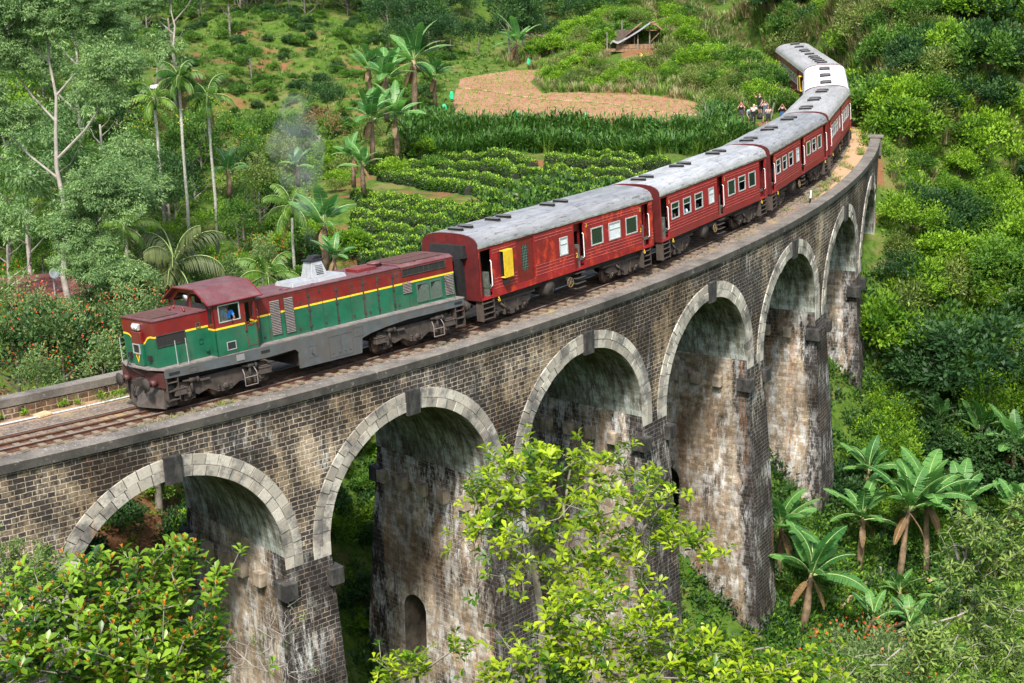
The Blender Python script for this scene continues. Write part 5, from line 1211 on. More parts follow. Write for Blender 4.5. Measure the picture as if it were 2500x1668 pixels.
def grass_proto(mat, seed, **k):
    V, F, t = grassmesh('blades', mat, seed, **k); return mk('grass_tussock', [('blades', npmesh('blades', V, F, [mat], attr=t), (0, 0, 0), 1)])
GR = [grass_proto(L_GRASS, s, n=150, w=.028) for s in range(3)]; GS = [grass_proto(L_STRAW, 10+s, n=120, w=.022, L=1.5) for s in range(2)]
def scatter(name, mats, pts, meshes, label, cat=None, scale=(.6, 1.2), seed=0, kind='stuff'):
    """one object made of many copies of small tufts (arrays) standing on the ground"""
    r = np.random.RandomState(seed); VV = []; FF = []; TT = []; MM = []; b = 0
    for k, (x, y, z) in enumerate(pts):
        j = r.randint(len(meshes)); V, F, t = meshes[j][:3]; mi = meshes[j][3] if len(meshes[j]) > 3 else 0
        a = r.rand()*6.283; s = scale[0]+(scale[1]-scale[0])*r.rand(); c, s2 = math.cos(a)*s, math.sin(a)*s
        X = V[:, 0]*c-V[:, 1]*s2+x; Y = V[:, 0]*s2+V[:, 1]*c+y; Z = V[:, 2]*s+z; VV.append(np.stack([X, Y, Z], -1)); FF.append(F+b); b += len(V); TT.append(np.clip(t+.25*(r.rand()-.5), 0, .97)); MM.append(np.full(len(F), mi))
    me = npmesh(name, np.concatenate(VV), np.concatenate(FF), mats, attr=np.concatenate(TT), midx=np.concatenate(MM)); return tag(link(name, me), label, cat, kind=kind)
def sprig(seed, n=26, leaf=.14, asp=.5, rad=.3, up=.28):
    r = np.random.RandomState(seed); o = unit(r.normal(size=(n, 3))); o[:, 2] = np.abs(o[:, 2]); p = o*rad*r.rand(n, 1)+np.array([0, 0, up*.3]); d = unit(o+r.normal(size=(n, 3))*.4+np.array([0, 0, .3])); ln = leaf*(.6+.7*r.rand(n)); V, F = leafquads(p, d, unit(np.array([0, 0, 1.])+r.normal(size=(n, 3))*.5), ln, ln*asp); return V, F, np.clip(.5+.25*r.normal(size=n), 0, .97)
# banana plant
def banana_leaf(g, L, W, az, el, droop, rr, ragged=.5):
    seg = 11; pts = []; a = el; p = Vector((0, 0, 0)); dv = Vector((math.cos(az), math.sin(az), 0)); side = Vector((-math.sin(az), math.cos(az), 0))
    for k in range(seg+1): pts.append(p.copy()); p = p+(dv*math.cos(a)+Vector((0, 0, 1))*math.sin(a))*(L/seg); a -= droop/seg*(.5+1.0*k/seg)
    g.tint = min(.99, max(0, rr.gauss(.5, .2))); base = g.tint
    for sd in (-1, 1):
        hang = rr.uniform(-.05, .35)
        for k in range(2, seg):
            for h in range(2):
                t0, t1 = (k+h*.5)/seg, (k+h*.5+.5)/seg; A = pts[k].lerp(pts[k+1], h*.5); B = pts[k].lerp(pts[k+1], h*.5+.5)
                def wd(t): return W*(math.sin(min(1, max(0, (t-.12)/.88))**.75*math.pi)**.55)*.5
                gap = .06*L/seg if rr.random() < ragged else 0; j = rr.uniform(-.12, .12)*(gap > 0); dn = Vector((0, 0, -1))*(hang+j); fwd = (B-A).normalized()
                oa = (side*sd+dn+fwd*.25).normalized()*wd(t0); ob = (side*sd+dn+fwd*.25).normalized()*wd(t1)
                g.tint = min(.99, max(0, base+rr.uniform(-.12, .12))); q = [A+fwd*gap*.2, B-fwd*gap*.2, B-fwd*gap+ob, A+fwd*gap+oa]
                g.add(q if sd > 0 else q[::-1], [(0, 1, 2, 3)])
    g.mi = 1; g.tint = .9; g.tube(pts, [.035*(1-k/(seg+1.5)) for k in range(seg+1)], 5, False); g.mi = 0
M_RIB = plain('pale midrib', (.30, .40, .14), .5)
def banana_proto(seed, h=2.6, n=9, L=2.3, W=.80, dead=3, ragged=.5):
    rr = random.Random(seed); st = MB(); st.tube([(0, 0, -.4), (.05, 0, h*.4), (.03, .04, h*.8), (0, 0, h)], [.19, .17, .12, .08], 9)
    lv = MB()
    for k in range(n):
        lv.T = Matrix.Translation((0, 0, h-.15*(k % 3)))
        el = 1.5-1.0*(k/(n-1))+rr.uniform(-.15, .15); banana_leaf(lv, L*rr.uniform(.75, 1.1), W*rr.uniform(.85, 1.15), k*2.399+rr.uniform(-.3, .3), el, rr.uniform(.7, 1.5), rr, ragged)
    parts = [('stem', st.mesh('stem', [M_BSTEM]), (0, 0, 0), 1), ('leaves', lv.mesh('leaves', [L_BANANA, M_RIB]), (0, 0, 0), 1)]
    if dead:
        d = MB()
        for k in range(dead): d.T = Matrix.Translation((0, 0, h-.2)); banana_leaf(d, L*.62, W*.5, k*2.1+seed, -.75, .7, rr, .9)
        parts.append(('dead_leaves', d.mesh('dead_leaves', [L_BROWN, M_BSTEM]), (0, 0, 0), 1))
    return mk('banana_plant', parts)
BAN = [banana_proto(1, n=12, dead=5), banana_proto(2, 2.2, 10, 2.0), banana_proto(3, 1.6, 9, 1.9, .62, 1), banana_proto(4, 3.0, 12, 2.4, .7, 4)]
BAN_TALL = banana_proto(7, 4.3, 11, 2.9, .9, 9, .6)
# palms
def frond(g, base, az, el, L, droop, rr, nl=22, ll=.5, lw=.05, hang=.5, rib=.02):
    seg = 10; pts = [Vector(base)]; a = el; dv = Vector((math.cos(az), math.sin(az), 0)); side = Vector((-math.sin(az), math.cos(az), 0)); p = Vector(base)
    for k in range(seg): p = p+(dv*math.cos(a)+Vector((0, 0, 1))*math.sin(a))*(L/seg); a -= droop/seg*(.4+1.2*k/seg); pts.append(p.copy())
    bt = min(.95, max(.05, rr.gauss(.5, .18)))
    for q in range(nl):
        t = .12+.88*(q+.5)/nl; f = t*seg; k = min(int(f), seg-1); A = pts[k].lerp(pts[k+1], f-k); fw = (pts[k+1]-pts[k]).normalized(); l = ll*(.5+math.sin(t*math.pi)*.7)
        for sd in (-1, 1):
            d = (side*sd+fw*.7+Vector((0, 0, -hang*rr.uniform(.5, 1.3)))).normalized(); mid = A+d*l*.5; tip = A+d*l*.95+Vector((0, 0, -1))*l*hang*.45; w_ = fw*lw
            g.tint = min(.97, max(0, bt+rr.uniform(-.15, .15))); g.add([A-w_*.5, mid-w_, tip, mid+w_], [(0, 1, 2, 3)] if sd > 0 else [(3, 2, 1, 0)])
    g.mi = 1; g.tube(pts, [rib*(1.3-k/seg) for k in range(seg+1)], 4, False); g.mi = 0
def areca_proto(seed, h=9.5, n=13, L=1.6):
    rr = random.Random(seed); t = MB(); pts = [(0, 0, -1), (.05, .02, h*.3), (.02, .08, h*.65), (0, 0, h)]; t.tube(pts, [.11, .095, .085, .08], 8)
    cs = MB(); cs.tube([(0, 0, h), (0, 0, h+.7)], [.10, .07], 8); lv = MB()
    for k in range(n): frond(lv, (0, 0, h+.65), k*2.399, 1.4-1.9*k/n, L*rr.uniform(.85, 1.1), 1.9, rr, 24, .5, .045, .7)
    dd = MB(); frond(dd, (0, 0, h+.1), 1.0, -.9, L*.9, .8, rr, 14, .4, .05, .5)
    return mk('areca_palm', [('trunk', t.mesh('trunk', [M_PTRUNK]), (0, 0, 0), 1), ('crown_shaft', cs.mesh('crown_shaft', [plain('green crown shaft', (.10, .17, .05), .5)] if not bpy.data.materials.get('green crown shaft') else [bpy.data.materials['green crown shaft']]), (0, 0, 0), 1), ('fronds', lv.mesh('fronds', [L_PALM, M_RIB]), (0, 0, 0), 1), ('dead_frond', dd.mesh('dead_frond', [L_BROWN, M_BSTEM]), (0, 0, 0), 1)])
def kitul_proto(seed, h=3.6):
    rr = random.Random(seed); t = MB(); t.tube([(0, 0, -1), (0, 0, h)], [.22, .18], 9); lv = MB()
    for k in range(17): frond(lv, (0, 0, h-.03*k), k*2.399+rr.uniform(-.3, .3), 1.35-1.5*k/17, 2.9*rr.uniform(.7, 1.15), rr.uniform(1.3, 2.3), rr, 30, .75, .05, rr.uniform(.7, 2.0), .03)
    return mk('drooping_palm', [('trunk', t.mesh('trunk', [M_DTRUNK]), (0, 0, 0), 1), ('fronds', lv.mesh('fronds', [leafmat('dusty palm fronds', (.05, .075, .025), (.20, .24, .09)), M_RIB]), (0, 0, 0), 1)])
def near(px, py, Y): q = at(px, py, Y); return q.x, q.y
rng = random.Random(41)
def hmap(px0, px1, py0, py1, Y0, Y1, n, jit=1.0, seed=0):
    """n ground positions spread over a photo region between two depths"""
    r = random.Random(seed); out = []
    for k in range(n):
        u = r.random(); v = r.random(); out.append(near(px0+(px1-px0)*u, py0+(py1-py0)*v, Y0+(Y1-Y0)*v))
    return out
def offtrack(x, y, m=3.4):
    r = math.hypot(x-CC[0], y-CC[1]); i = (math.atan2(y-CC[1], x-CC[0])-T0)/DT
    if i > 17.5 or i < -3: return True
    if i < 6.8: return r < R_INN-1.2 or r > R_FACE+1.0
    return r > R_TRK+m+(1.0 if i < 7.6 else 0) or r < R_TRK-m
def infield(x, y, m=.4): return float(polydist(np.array([x]), np.array([y]), FIELD)[0]) < m
# ---- slope to the right of the viaduct
def fill(x0, x1, y0, y1, step, protos, smin, smax, label, cat, group, seed, keep=lambda x, y, z: True, jit=.45, sz=1.0, dz=0, name=None):
    r = random.Random(seed); n = 0; y = y0
    while y < y1:
        x = x0+r.random()*step
        while x < x1:
            X, Y = x+r.uniform(-jit, jit)*step, y+r.uniform(-jit, jit)*step
            if offtrack(X, Y, 3.0) and not infield(X, Y, 1.0):
                Z = Hs(X, Y)
                if keep(X, Y, Z):
                    s = smin+(smax-smin)*r.random()**1.3; pr = protos[r.randrange(len(protos))]
                    plant(pr, X, Y, s, label=label, cat=cat, group=group, z=Z, dz=dz*s, sz=sz*r.uniform(.85, 1.2), name=name); n += 1
            x += step
        y += step
    return n
def pxy(x, y, z):
    d = Vector((x, y, z-CAMH)); f = d.dot(_fw); return 1250+FPX*d.dot(_r2)/f, 834-FPX*d.dot(_u2)/f
def inview(x, y, z, m=380):
    a, b = pxy(x, y, z+1); return -m < a < 2500+m and -m < b < 1668+m+150
right = lambda x, y: math.hypot(x-CC[0], y-CC[1]) > (R_FACE+.6 if (math.atan2(y-CC[1], x-CC[0])-T0)/DT < 6.8 else R_TRK+2.2)
def k_right(x, y, z): a, b = pxy(x, y, z); return right(x, y) and inview(x, y, z) and b < 1190-(a-1900)*.15 and (y > 92 or math.hypot(x-CC[0], y-CC[1]) < R_FACE+6)
nB = fill(18, 48, 88, 126, 2.3, SH_B+SH_B+SH_M+SH_FINE+SH_D+SH_O[:1], .8, 2.3, 'bright green shrub crowding the steep slope right of the viaduct', 'shrub', 'shrubs covering the slope right of the viaduct', 1, k_right)  # dark-leaved shrubs mixed in deepen the slope's shadows through leaf colour
def k_rt(x, y, z): return right(x, y) and inview(x, y, z)
nB += fill(26, 56, 126, 176, 3.0, SH_M+SH_O+SH_D+SH_B[:2], .9, 2.4, 'olive green shrub on the bank above the railway cutting', 'shrub', 'shrubs on the bank above the railway cutting', 2, k_rt, name='bank_shrub')
def k_low(x, y, z): a, b = pxy(x, y, z); return right(x, y) and inview(x, y, z) and 1080 < b < 1340 and a > 1990 and (b < 1250)
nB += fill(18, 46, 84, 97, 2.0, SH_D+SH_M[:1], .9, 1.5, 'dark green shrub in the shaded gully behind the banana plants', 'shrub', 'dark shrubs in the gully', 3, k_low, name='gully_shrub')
rt = random.Random(6); kk = 0
for i_ in np.arange(4.3, 6.9, .2):
    for dr in (2.6, 6.2, 9.8):
        R_0 = R_FACE+dr+rt.uniform(-.8, .8); t_ = th(i_+rt.uniform(-.1, .1)); x, y, _z = P(R_0, t_, 0)
        if rt.random() < .8 and not (dr < 3 and i_ > 6.3): plant((TR_M+TR_B+TR_D)[rt.randrange(8)], x, y, rt.uniform(.5, .95), label='leafy tree standing close against the right hand side of the viaduct', cat='tree', group='trees close to the right side of the viaduct', dz=-2.6)
# big blue green tree at the right edge
for (px, py, Y, s, lb) in ((2400, 870, 98, 2.3, 'large blue green tree on the slope just above the banana plants'), (2470, 620, 106, 1.6, 'tall bushy tree with pale leaf tips high on the slope right of the viaduct'), (2480, 1010, 94, 1.5, 'low dark tree between the large blue green tree and the banana plants'), (2260, 905, 99, 1.2, 'dark rounded tree halfway down the slope right of the viaduct')):
    x, y = near(px, py, Y); z = at(px, py, Y).z; plant(TR_D[rng.randrange(3)] if 'dark' in lb or 'blue' in lb else TR_M[0], x, y, s, label=lb, cat='tree', dz=-1.8*s, sz=.85)
# ---- banana plants in the valley on the right: photo foot pixel, depth, scale, type
bl = [(1958, 1545, 81, 1.15, 0, 'bright young banana plant standing in front of the foot of the tall pier'), (1905, 1390, 84, 1.0, 0, 'banana plant at the foot of the fifth pier beside the wall'), (2100, 1340, 87, .98, 3, 'banana plant with two tiers of leaves left of the tall brown clump'), (2195, 1360, 86, 1.1, 'T', 'tall banana plant with shaggy brown stem, left one of the big pair'), (2262, 1360, 87, 1.1, 'T', 'tall banana plant with shaggy brown stem, right one of the big pair'), (2120, 1235, 92, .8, 0, 'banana plant half hidden behind the viaduct side of the tall brown clump'), (2300, 1040, 97, 1.0, 2, 'banana plant high on the slope above the tall brown clump'), (2395, 1040, 96, 1.0, 1, 'widely spreading banana plant on the dark slope above the tall brown clump'), (2480, 1080, 94, 1.0, 3, 'banana plant with long drooping leaves farthest right on the slope'), (2350, 1290, 90, .95, 0, 'banana plant with yellowing leaves right of the tall brown clump'), (2480, 1190, 90, .9, 1, 'lower banana plant under the one farthest right on the slope'), (2195, 1450, 84, .72, 2, 'small banana plant on the grassy valley floor'), (2300, 1440, 84, .6, 2, 'very young banana shoot on the grassy valley floor'), (2130, 1520, 81, .8, 2, 'small banana plant low on the valley floor beside the fallen stem'), (2215, 1500, 81, .85, 2, 'broad leaved small banana plant behind the red flowering shrub'), (2075, 1600, 78, .5, 2, 'small banana plant above the yellow green foreground tree'), (2320, 1530, 80, .5, 2, 'small pale banana plant behind the silvery tree'),(2430, 1400, 86, .7, 1, 'banana plant behind the silvery branched tree')]
for px, py, Y, s, k, lb in bl:
    q = at(px, py, Y); pr = BAN_TALL if k == 'T' else BAN[k]; plant(pr, q.x, q.y, s*(1.22 if k != 'T' else 1.08), tilt=rng.uniform(-.09, .09), label=lb, cat='banana plant', group='banana plants in the valley right of the viaduct', z=Hs(q.x, q.y), dz=-.1)
# fallen banana stems
for k, (px, py, Y, L, an, lb) in enumerate(((2085, 1435, 84, 3.2, .9, 'fallen dry banana stem on the grass below the banana clump'), (2170, 1500, 82, 2.6, .35, 'second fallen stem lying among small banana plants'), (2290, 1425, 86, 2.2, 2.4, 'broken pale banana stem leaning at the foot of the tall clump'))):
    q = at(px, py, Y); z = Hs(q.x, q.y); g = MB(); g.tube([(-L/2, 0, .1), (0, .08, .22), (L/2, 0, .5)], [.12, .14, .09], 7); o = g.build('fallen_stem', [plain('dry stem %d' % k, (.42, .29, .18), .9, var=.4, bump=.4)]); o.location = (q.x, q.y, z); o.rotation_euler = (0, 0, an); tag(o, lb, 'fallen stem')
# small concrete post
q = at(2150, 1365, 87); g = MB(); g.hexa([(-.09, -.09, -.4), (.09, -.09, -.4), (.09, .09, -.4), (-.09, .09, -.4)], [(-.08, -.08, .62), (.08, -.08, .62), (.08, .08, .62), (-.08, .08, .62)]); o = g.build('boundary_post', [M_TRUNK], bevel=.01, label='short grey post standing on the grass below the banana clump', cat='post'); o.location = (q.x, q.y, Hs(q.x, q.y))
# ---- tea rows between the field and the track
def tearow(name, pts, wdt, hgt, seed, label):
    r = np.random.RandomState(seed); pts = np.array(pts); seg = np.r_[0, np.cumsum(np.hypot(*np.diff(pts[:, :2], axis=0).T))]; Lt = seg[-1]; n = int(Lt*600)
    s = r.rand(n)*Lt; cx = np.interp(s, seg, pts[:, 0]); cy = np.interp(s, seg, pts[:, 1]); tx = np.gradient(pts[:, 0], seg); ty = np.gradient(pts[:, 1], seg); ax = np.interp(s, seg, tx); ay = np.interp(s, seg, ty); l = np.hypot(ax, ay); ax, ay = ax/l, ay/l
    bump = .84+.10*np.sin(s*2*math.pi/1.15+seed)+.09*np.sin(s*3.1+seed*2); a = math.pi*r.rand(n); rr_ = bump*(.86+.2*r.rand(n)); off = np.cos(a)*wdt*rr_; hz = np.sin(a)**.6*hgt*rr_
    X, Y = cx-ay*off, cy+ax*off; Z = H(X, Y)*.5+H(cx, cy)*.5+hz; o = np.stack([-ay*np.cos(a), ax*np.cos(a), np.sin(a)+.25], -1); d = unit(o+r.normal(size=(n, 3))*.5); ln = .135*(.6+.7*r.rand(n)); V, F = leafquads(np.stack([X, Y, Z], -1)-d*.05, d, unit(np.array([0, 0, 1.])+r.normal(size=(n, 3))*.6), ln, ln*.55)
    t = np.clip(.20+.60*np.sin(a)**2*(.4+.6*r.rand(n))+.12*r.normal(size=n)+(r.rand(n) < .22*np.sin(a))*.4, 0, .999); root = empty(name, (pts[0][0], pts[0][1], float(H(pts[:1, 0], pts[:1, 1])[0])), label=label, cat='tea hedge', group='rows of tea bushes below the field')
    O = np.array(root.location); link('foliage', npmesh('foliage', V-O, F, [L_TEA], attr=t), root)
    g = MB(); m_ = max(3, int(Lt/.35)); prev = None       # woody mass inside
    for k in range(m_+1):
        q = Lt*k/m_; x, y = np.interp(q, seg, pts[:, 0]), np.interp(q, seg, pts[:, 1]); ex, ey = np.interp(q, seg, tx), np.interp(q, seg, ty); e = math.hypot(ex, ey); ex, ey = ex/e, ey/e; z = Hs(x, y); b = (.84+.10*math.sin(q*2*math.pi/1.15+seed)+.09*math.sin(q*3.1+seed*2))*.84
        ring = [(x-ey*math.cos(a_)*wdt*b-O[0], y+ex*math.cos(a_)*wdt*b-O[1], z+max(-.3, math.sin(a_)*hgt*b)-O[2]) for a_ in (-.4, .3, .8, 1.3, 1.85, 2.35, 2.85, 3.55)]
        if prev: g.add(prev+ring, [(j, j+1, 9+j, 8+j) for j in range(7)])
        if k in (0, m_): g.add(ring, [tuple(range(7, -1, -1)) if k == 0 else tuple(range(8))])
        prev = ring
    g.build('branches', [bpy.data.materials.get('tea twigs') or plain('tea twigs', (.02, .028, .012), .95)], root); return root
rowdef = [ # photo pixels along each row with depths from a plane-like slope
 [(985,372),(1150,385),(1300,402)], [(905,385),(1100,404),(1260,425)], [(900,408),(1060,425),(1270,458)], [(1330,408),(1500,420),(1590,432)], [(930,425),(1060,450),(1150,462)], [(1290,420),(1430,440),(1600,452)],
 [(1275,440),(1400,462),(1560,478)], [(1060,447),(1190,470),(1255,500)], [(1278,462),(1400,480),(1500,490)],
 [(870,470),(1000,490),(1220,515)], [(880,495),(1000,512),(1180,535)], [(865,520),(990,535),(1120,552)], [(862,545),(960,560),(1090,572)], [(858,572),(950,585),(1060,596)], [(862,600),(950,610),(1020,618)], [(880,625),(960,632),(1000,640)], [(1060,500),(1180,520),(1320,530)], [(1330,386),(1450,394),(1570,408)], [(1430,374),(1530,384),(1630,396)], [(1190,400),(1260,412),(1330,424)]]
def onground(px, py, Y0=100):
    lo, hi = 60.0, 250.0; last = None
    Y = lo
    while Y < hi:
        q = at(px, py, Y)
        if q.z < Hs(q.x, q.y): break
        Y += .6
    a, b = Y-.6, Y
    for _ in range(8):
        m_ = (a+b)/2; q = at(px, py, m_); (a, b) = (a, m_) if q.z < Hs(q.x, q.y) else (m_, b)
    return at(px, py, b)
names = ['first', 'second', 'third', 'fourth', 'fifth', 'sixth', 'seventh', 'eighth', 'ninth', 'tenth', 'eleventh', 'twelfth', 'thirteenth', 'fourteenth', 'fifteenth', 'sixteenth', 'seventeenth', 'eighteenth', 'nineteenth', 'twentieth']
for k, rw in enumerate(rowdef):
    P0_ = [onground(px, py+14) for px, py in rw]; pts = []
    for t in np.linspace(0, 1, 14):
        a, b, c = P0_; pts.append(((1-t)**2*a.x+2*t*(1-t)*(2*b.x-.5*a.x-.5*c.x)+t*t*c.x, (1-t)**2*a.y+2*t*(1-t)*(2*b.y-.5*a.y-.5*c.y)+t*t*c.y))
    where = 'upper' if k < 9 or k > 16 else 'lower'
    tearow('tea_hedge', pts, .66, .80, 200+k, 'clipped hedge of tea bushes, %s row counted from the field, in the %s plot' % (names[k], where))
# ---- far and left vegetation
left = lambda x, y: math.hypot(x-CC[0], y-CC[1]) < R_INN-1.6
G1, G2, G3 = 'trees on the hillside behind the train', 'bushes on the terraced hillside', 'bushes on the mound around the shed'
mound = lambda x, y: (x > 2.5 and y > 139 and not (x < 6 and y > 168)) and left(x, y)
fill(1, 27, 124, 176, 2.2, SH_B+SH_O+SH_M[:2]+SH_FINE, .75, 1.35, 'bright bush on the overgrown mound around the ruined shed', 'bush', G3, 5, lambda x, y, z: (mound(x, y) or (y > 124 and x > 16 and left(x, y))) and inview(x, y, z) and not (math.hypot(x-11.8, y-150) < 3.2) and not (x > 17 and x < 23 and y < 130 and y > 114), sz=.85, name='mound_bush')
fill(-50, -3, 124, 182, 2.5, SH_D+SH_M+SH_M, .40, .85, 'low dark bush on the grassy terraced hillside', 'shrub', G2, 6, lambda x, y, z: inview(x, y, z) and x < -4 and random.Random(int(x*31+y*17)).random() < .75, sz=.8, name='terrace_bush')
fill(-60, 30, 178, 226, 4.2, TR_D+TR_M+TR_D, .9, 1.5, 'tree in the dense wood along the top of the hillside', 'tree', 'trees of the wood along the top of the hillside', 7, lambda x, y, z: (inview(x, y, z, 300)) and (left(x, y) or right(x, y)) and not (-4 < x < 8 and y < 208) and (y > 184 or x < -6) , dz=-1.6)
fill(-12, 6, 158, 178, 3.2, TR_D+SH_D, .9, 1.3, 'dark bushy tree in the hollow behind the ploughed field', 'tree', 'dark trees behind the ploughed field', 8, lambda x, y, z: inview(x, y, z) and y > 160 and not (x > -1 and y < 164), dz=-1.4)
# mixed wood in the middle left
def k_left(x, y, z):
    a, b = pxy(x, y, z); return left(x, y) and inview(x, y, z, 200)
fill(-46, -14, 92, 124, 3.6, TR_M+TR_D+TR_O+TR_M, .62, 1.05, 'broadleaf tree in the mixed wood left of the palms', 'tree', 'trees of the mixed wood left of the tea', 9, lambda x, y, z: k_left(x, y, z) and not (x > -14), dz=-1.0)
fill(-15, -5, 92, 124, 3.0, SH_M+SH_B+SH_O, .7, 1.2, 'shrub on the slope between the palms and the tea rows', 'shrub', 'shrubs left of the tea rows', 10, lambda x, y, z: k_left(x, y, z) and (x < -11.5 or y > 112), sz=.9, name='slope_bush')
fill(-34, -4, 68, 92, 2.7, SH_B+SH_M+SH_B+SH_FINE, .7, 1.25, 'leafy shrub on the slope right behind the locomotive', 'shrub', 'shrubs behind the locomotive', 11, lambda x, y, z: k_left(x, y, z) and x > -21 and not (y > 84 and x > -9), sz=.95, name='slope_bush')
fill(-36, 12, 58, 90, 3.2, SH_D+TR_D[:1], .9, 1.5, 'dark undergrowth shrub in the hollow below the viaduct', 'shrub', 'shrubs in the hollow below the viaduct', 12, lambda x, y, z: left(x, y) and z < -5 and inview(x, y, z, 200) and not (x < -20), name='hollow_bush')
# grey green eucalyptus-like crowns on the left edge
eu = [(60, 560, 88, 1.15), (150, 480, 98, 1.1), (30, 400, 104, 1.3), (250, 360, 108, 1.1), (110, 250, 120, 1.35), (280, 200, 128, 1.3), (40, 120, 130, 1.5), (220, 90, 134, 1.4), (380, 240, 132, 1.0), (420, 60, 150, 1.3), (330, 520, 96, .9), (20, 700, 80, .8), (560, 60, 165, 1.0)]
for k, (px, py, Y, s) in enumerate(eu):
    q = at(px, py, Y); g_ = Hs(q.x, q.y); top = q.z
    plant((TR_G[k % 3], TR_G[(k+1) % 3], TR_B[k % 2], TR_G[k % 3], TR_M[k % 3])[k % 5], q.x, q.y, s, label='light green tree in the tall wood around the white eucalyptus trunks', cat='tree', group='feathery trees in the tall wood', z=max(g_, top-6.8*s), tilt=.05)
# tall eucalyptus with a white trunk and ascending limbs
def euc(px_b, py_b, px_t, py_t, Y, seed, label, limbs, r0=.19):
    a = at(px_b, py_b, Y); gz = Hs(a.x, a.y); b = at(px_t, py_t, Y+3); root = empty('eucalyptus_tree', (a.x, a.y, gz-.3), label=label, cat='tree'); O = Vector(root.location); rr = random.Random(seed); g = MB(); n = 9; pts = []
    for k in range(n+1):
        t = k/n; p = Vector((a.x, a.y, gz-.3)).lerp(b, t); pts.append(p-O+Vector((.16*math.sin(k*1.9+seed), .1*math.cos(k*1.3), 0)))
    g.tube(pts, [r0*(1-.75*k/n) for k in range(n+1)], 9); tips = [pts[-1]]
    for (t, dx, dy, dz, r) in limbs:
        f = t*n; k = min(int(f), n-1); p = pts[k].lerp(pts[k+1], f-k); m_ = p+Vector((dx*.45, dy*.5, dz*.35)); e = p+Vector((dx, dy, dz)); g.tube([p, m_, m_.lerp(e, .5)+Vector((0, 0, -.1)), e], [r, r*.75, r*.5, r*.2], 6); tips += [e, m_.lerp(e, .45)+Vector((rr.uniform(-.5, .5), 0, .6))]
    g.build('trunk', [M_EUC], root)
    for k, e in enumerate(tips):
        for q in range(4):
            c = link('leaf_clump', TR_G[(k+q) % 3].parts[0][1], root); s = rr.uniform(.42, .70); c.scale = (s, s, s*.8); c.location = e+Vector((rr.uniform(-.9, .9), rr.uniform(-.9, .9), rr.uniform(-.5, .9))); c.rotation_euler = (0, 0, rr.uniform(0, 6))
    return root
euc(160, 690, 118, 60, 78, 1, 'tall eucalyptus with a smooth white trunk beside the satellite dish', [(.52, -3.2, .5, 3.4, .07), (.58, 3.6, -.4, 4.2, .08), (.70, -2.4, .3, 3.6, .07), (.78, 2.6, .6, 3.6, .07), (.88, -1.6, -.5, 2.6, .05), (.93, 1.5, .2, 2.2, .05), (.30, 3.4, .3, 3.2, .045)])
euc(196, 420, 180, 20, 108, 2, 'second white trunked eucalyptus further back in the wood', [(.45, -2.5, 0, 3.5, .10), (.55, 3.0, 0, 4.0, .10), (.7, -2.0, 0, 3.0, .08), (.8, 2.2, 0, 3.0, .08)], .2)
euc(428, 230, 418, -40, 136, 3, 'slim grey trunked eucalyptus standing on the terraced hillside', [(.6, -2.4, 0, 3.0, .07), (.7, 2.6, 0, 3.4, .07), (.85, -1.8, 0, 2.4, .06)], .16)
euc(268, 250, 262, -60, 130, 4, 'thin pale trunk rising among the feathery trees', [(.55, 2.0, 0, 3.0, .06), (.7, -2.2, 0, 3.0, .06)], .15)
euc(232, 800, 226, 470, 70, 5, 'slender grey stemmed tree wrapped in climbing leaves in front of the tiled roof', [(.55, .8, 0, 1.0, .03), (.7, -.8, 0, 1.0, .03), (.85, .7, 0, .9, .03), (.4, -.6, 0, .8, .03)], .11)
# palms
A1 = [areca_proto(3), areca_proto(5, 7.6, 8, 1.8)]
for px, py, Y, tpy, pr, lb in ((462, 600, 90, 205, A1[0], 'tallest slim areca palm, middle one of the three'), (398, 520, 93, 255, A1[1], 'slim areca palm, left one of the three'), (528, 545, 92, 248, A1[1], 'slim areca palm with a hanging dead frond, right one of the three')):
    b = at(px, py, Y); t = at(px-20, tpy, Y); gz = Hs(b.x, b.y); hh = pr.parts[0][1].vertices[-1].co.z; H0 = 9.5 if pr is A1[0] else 7.6
    o = plant(pr, b.x, b.y, 1.0, rz=0, label=lb, cat='palm', group='slim areca palms left of the tea', z=t.z-(H0+.3), tilt=0); sgn = (t.x-b.x)/H0; o.rotation_euler = (0, sgn*.6, rng.random())
kp = kitul_proto(4); q = at(425, 640, 74); plant(kp, q.x, q.y, .95, label='drooping palm with long hanging fronds behind the locomotive cab', cat='palm', z=q.z-3.3, dz=0)
ap = areca_proto(8, 3.4, 12, 2.2)
for px, py, Y, s, lb in ((305, 560, 84, 1.0, 'palm with arching pale fronds above the tiled roof'), (712, 510, 88, .95, 'bushy palm with upright fronds left of the smoke'), (655, 680, 70, .9, 'spiky low palm sticking up behind the long hood of the locomotive'), (130, 500, 90, .9, 'yellowing palm behind the white eucalyptus trunk'), (245, 540, 88, .8, 'small palm beside the palm above the tiled roof')):
    q = at(px, py, Y); plant(ap, q.x, q.y, s, label=lb, cat='palm', z=q.z-3.9*s)
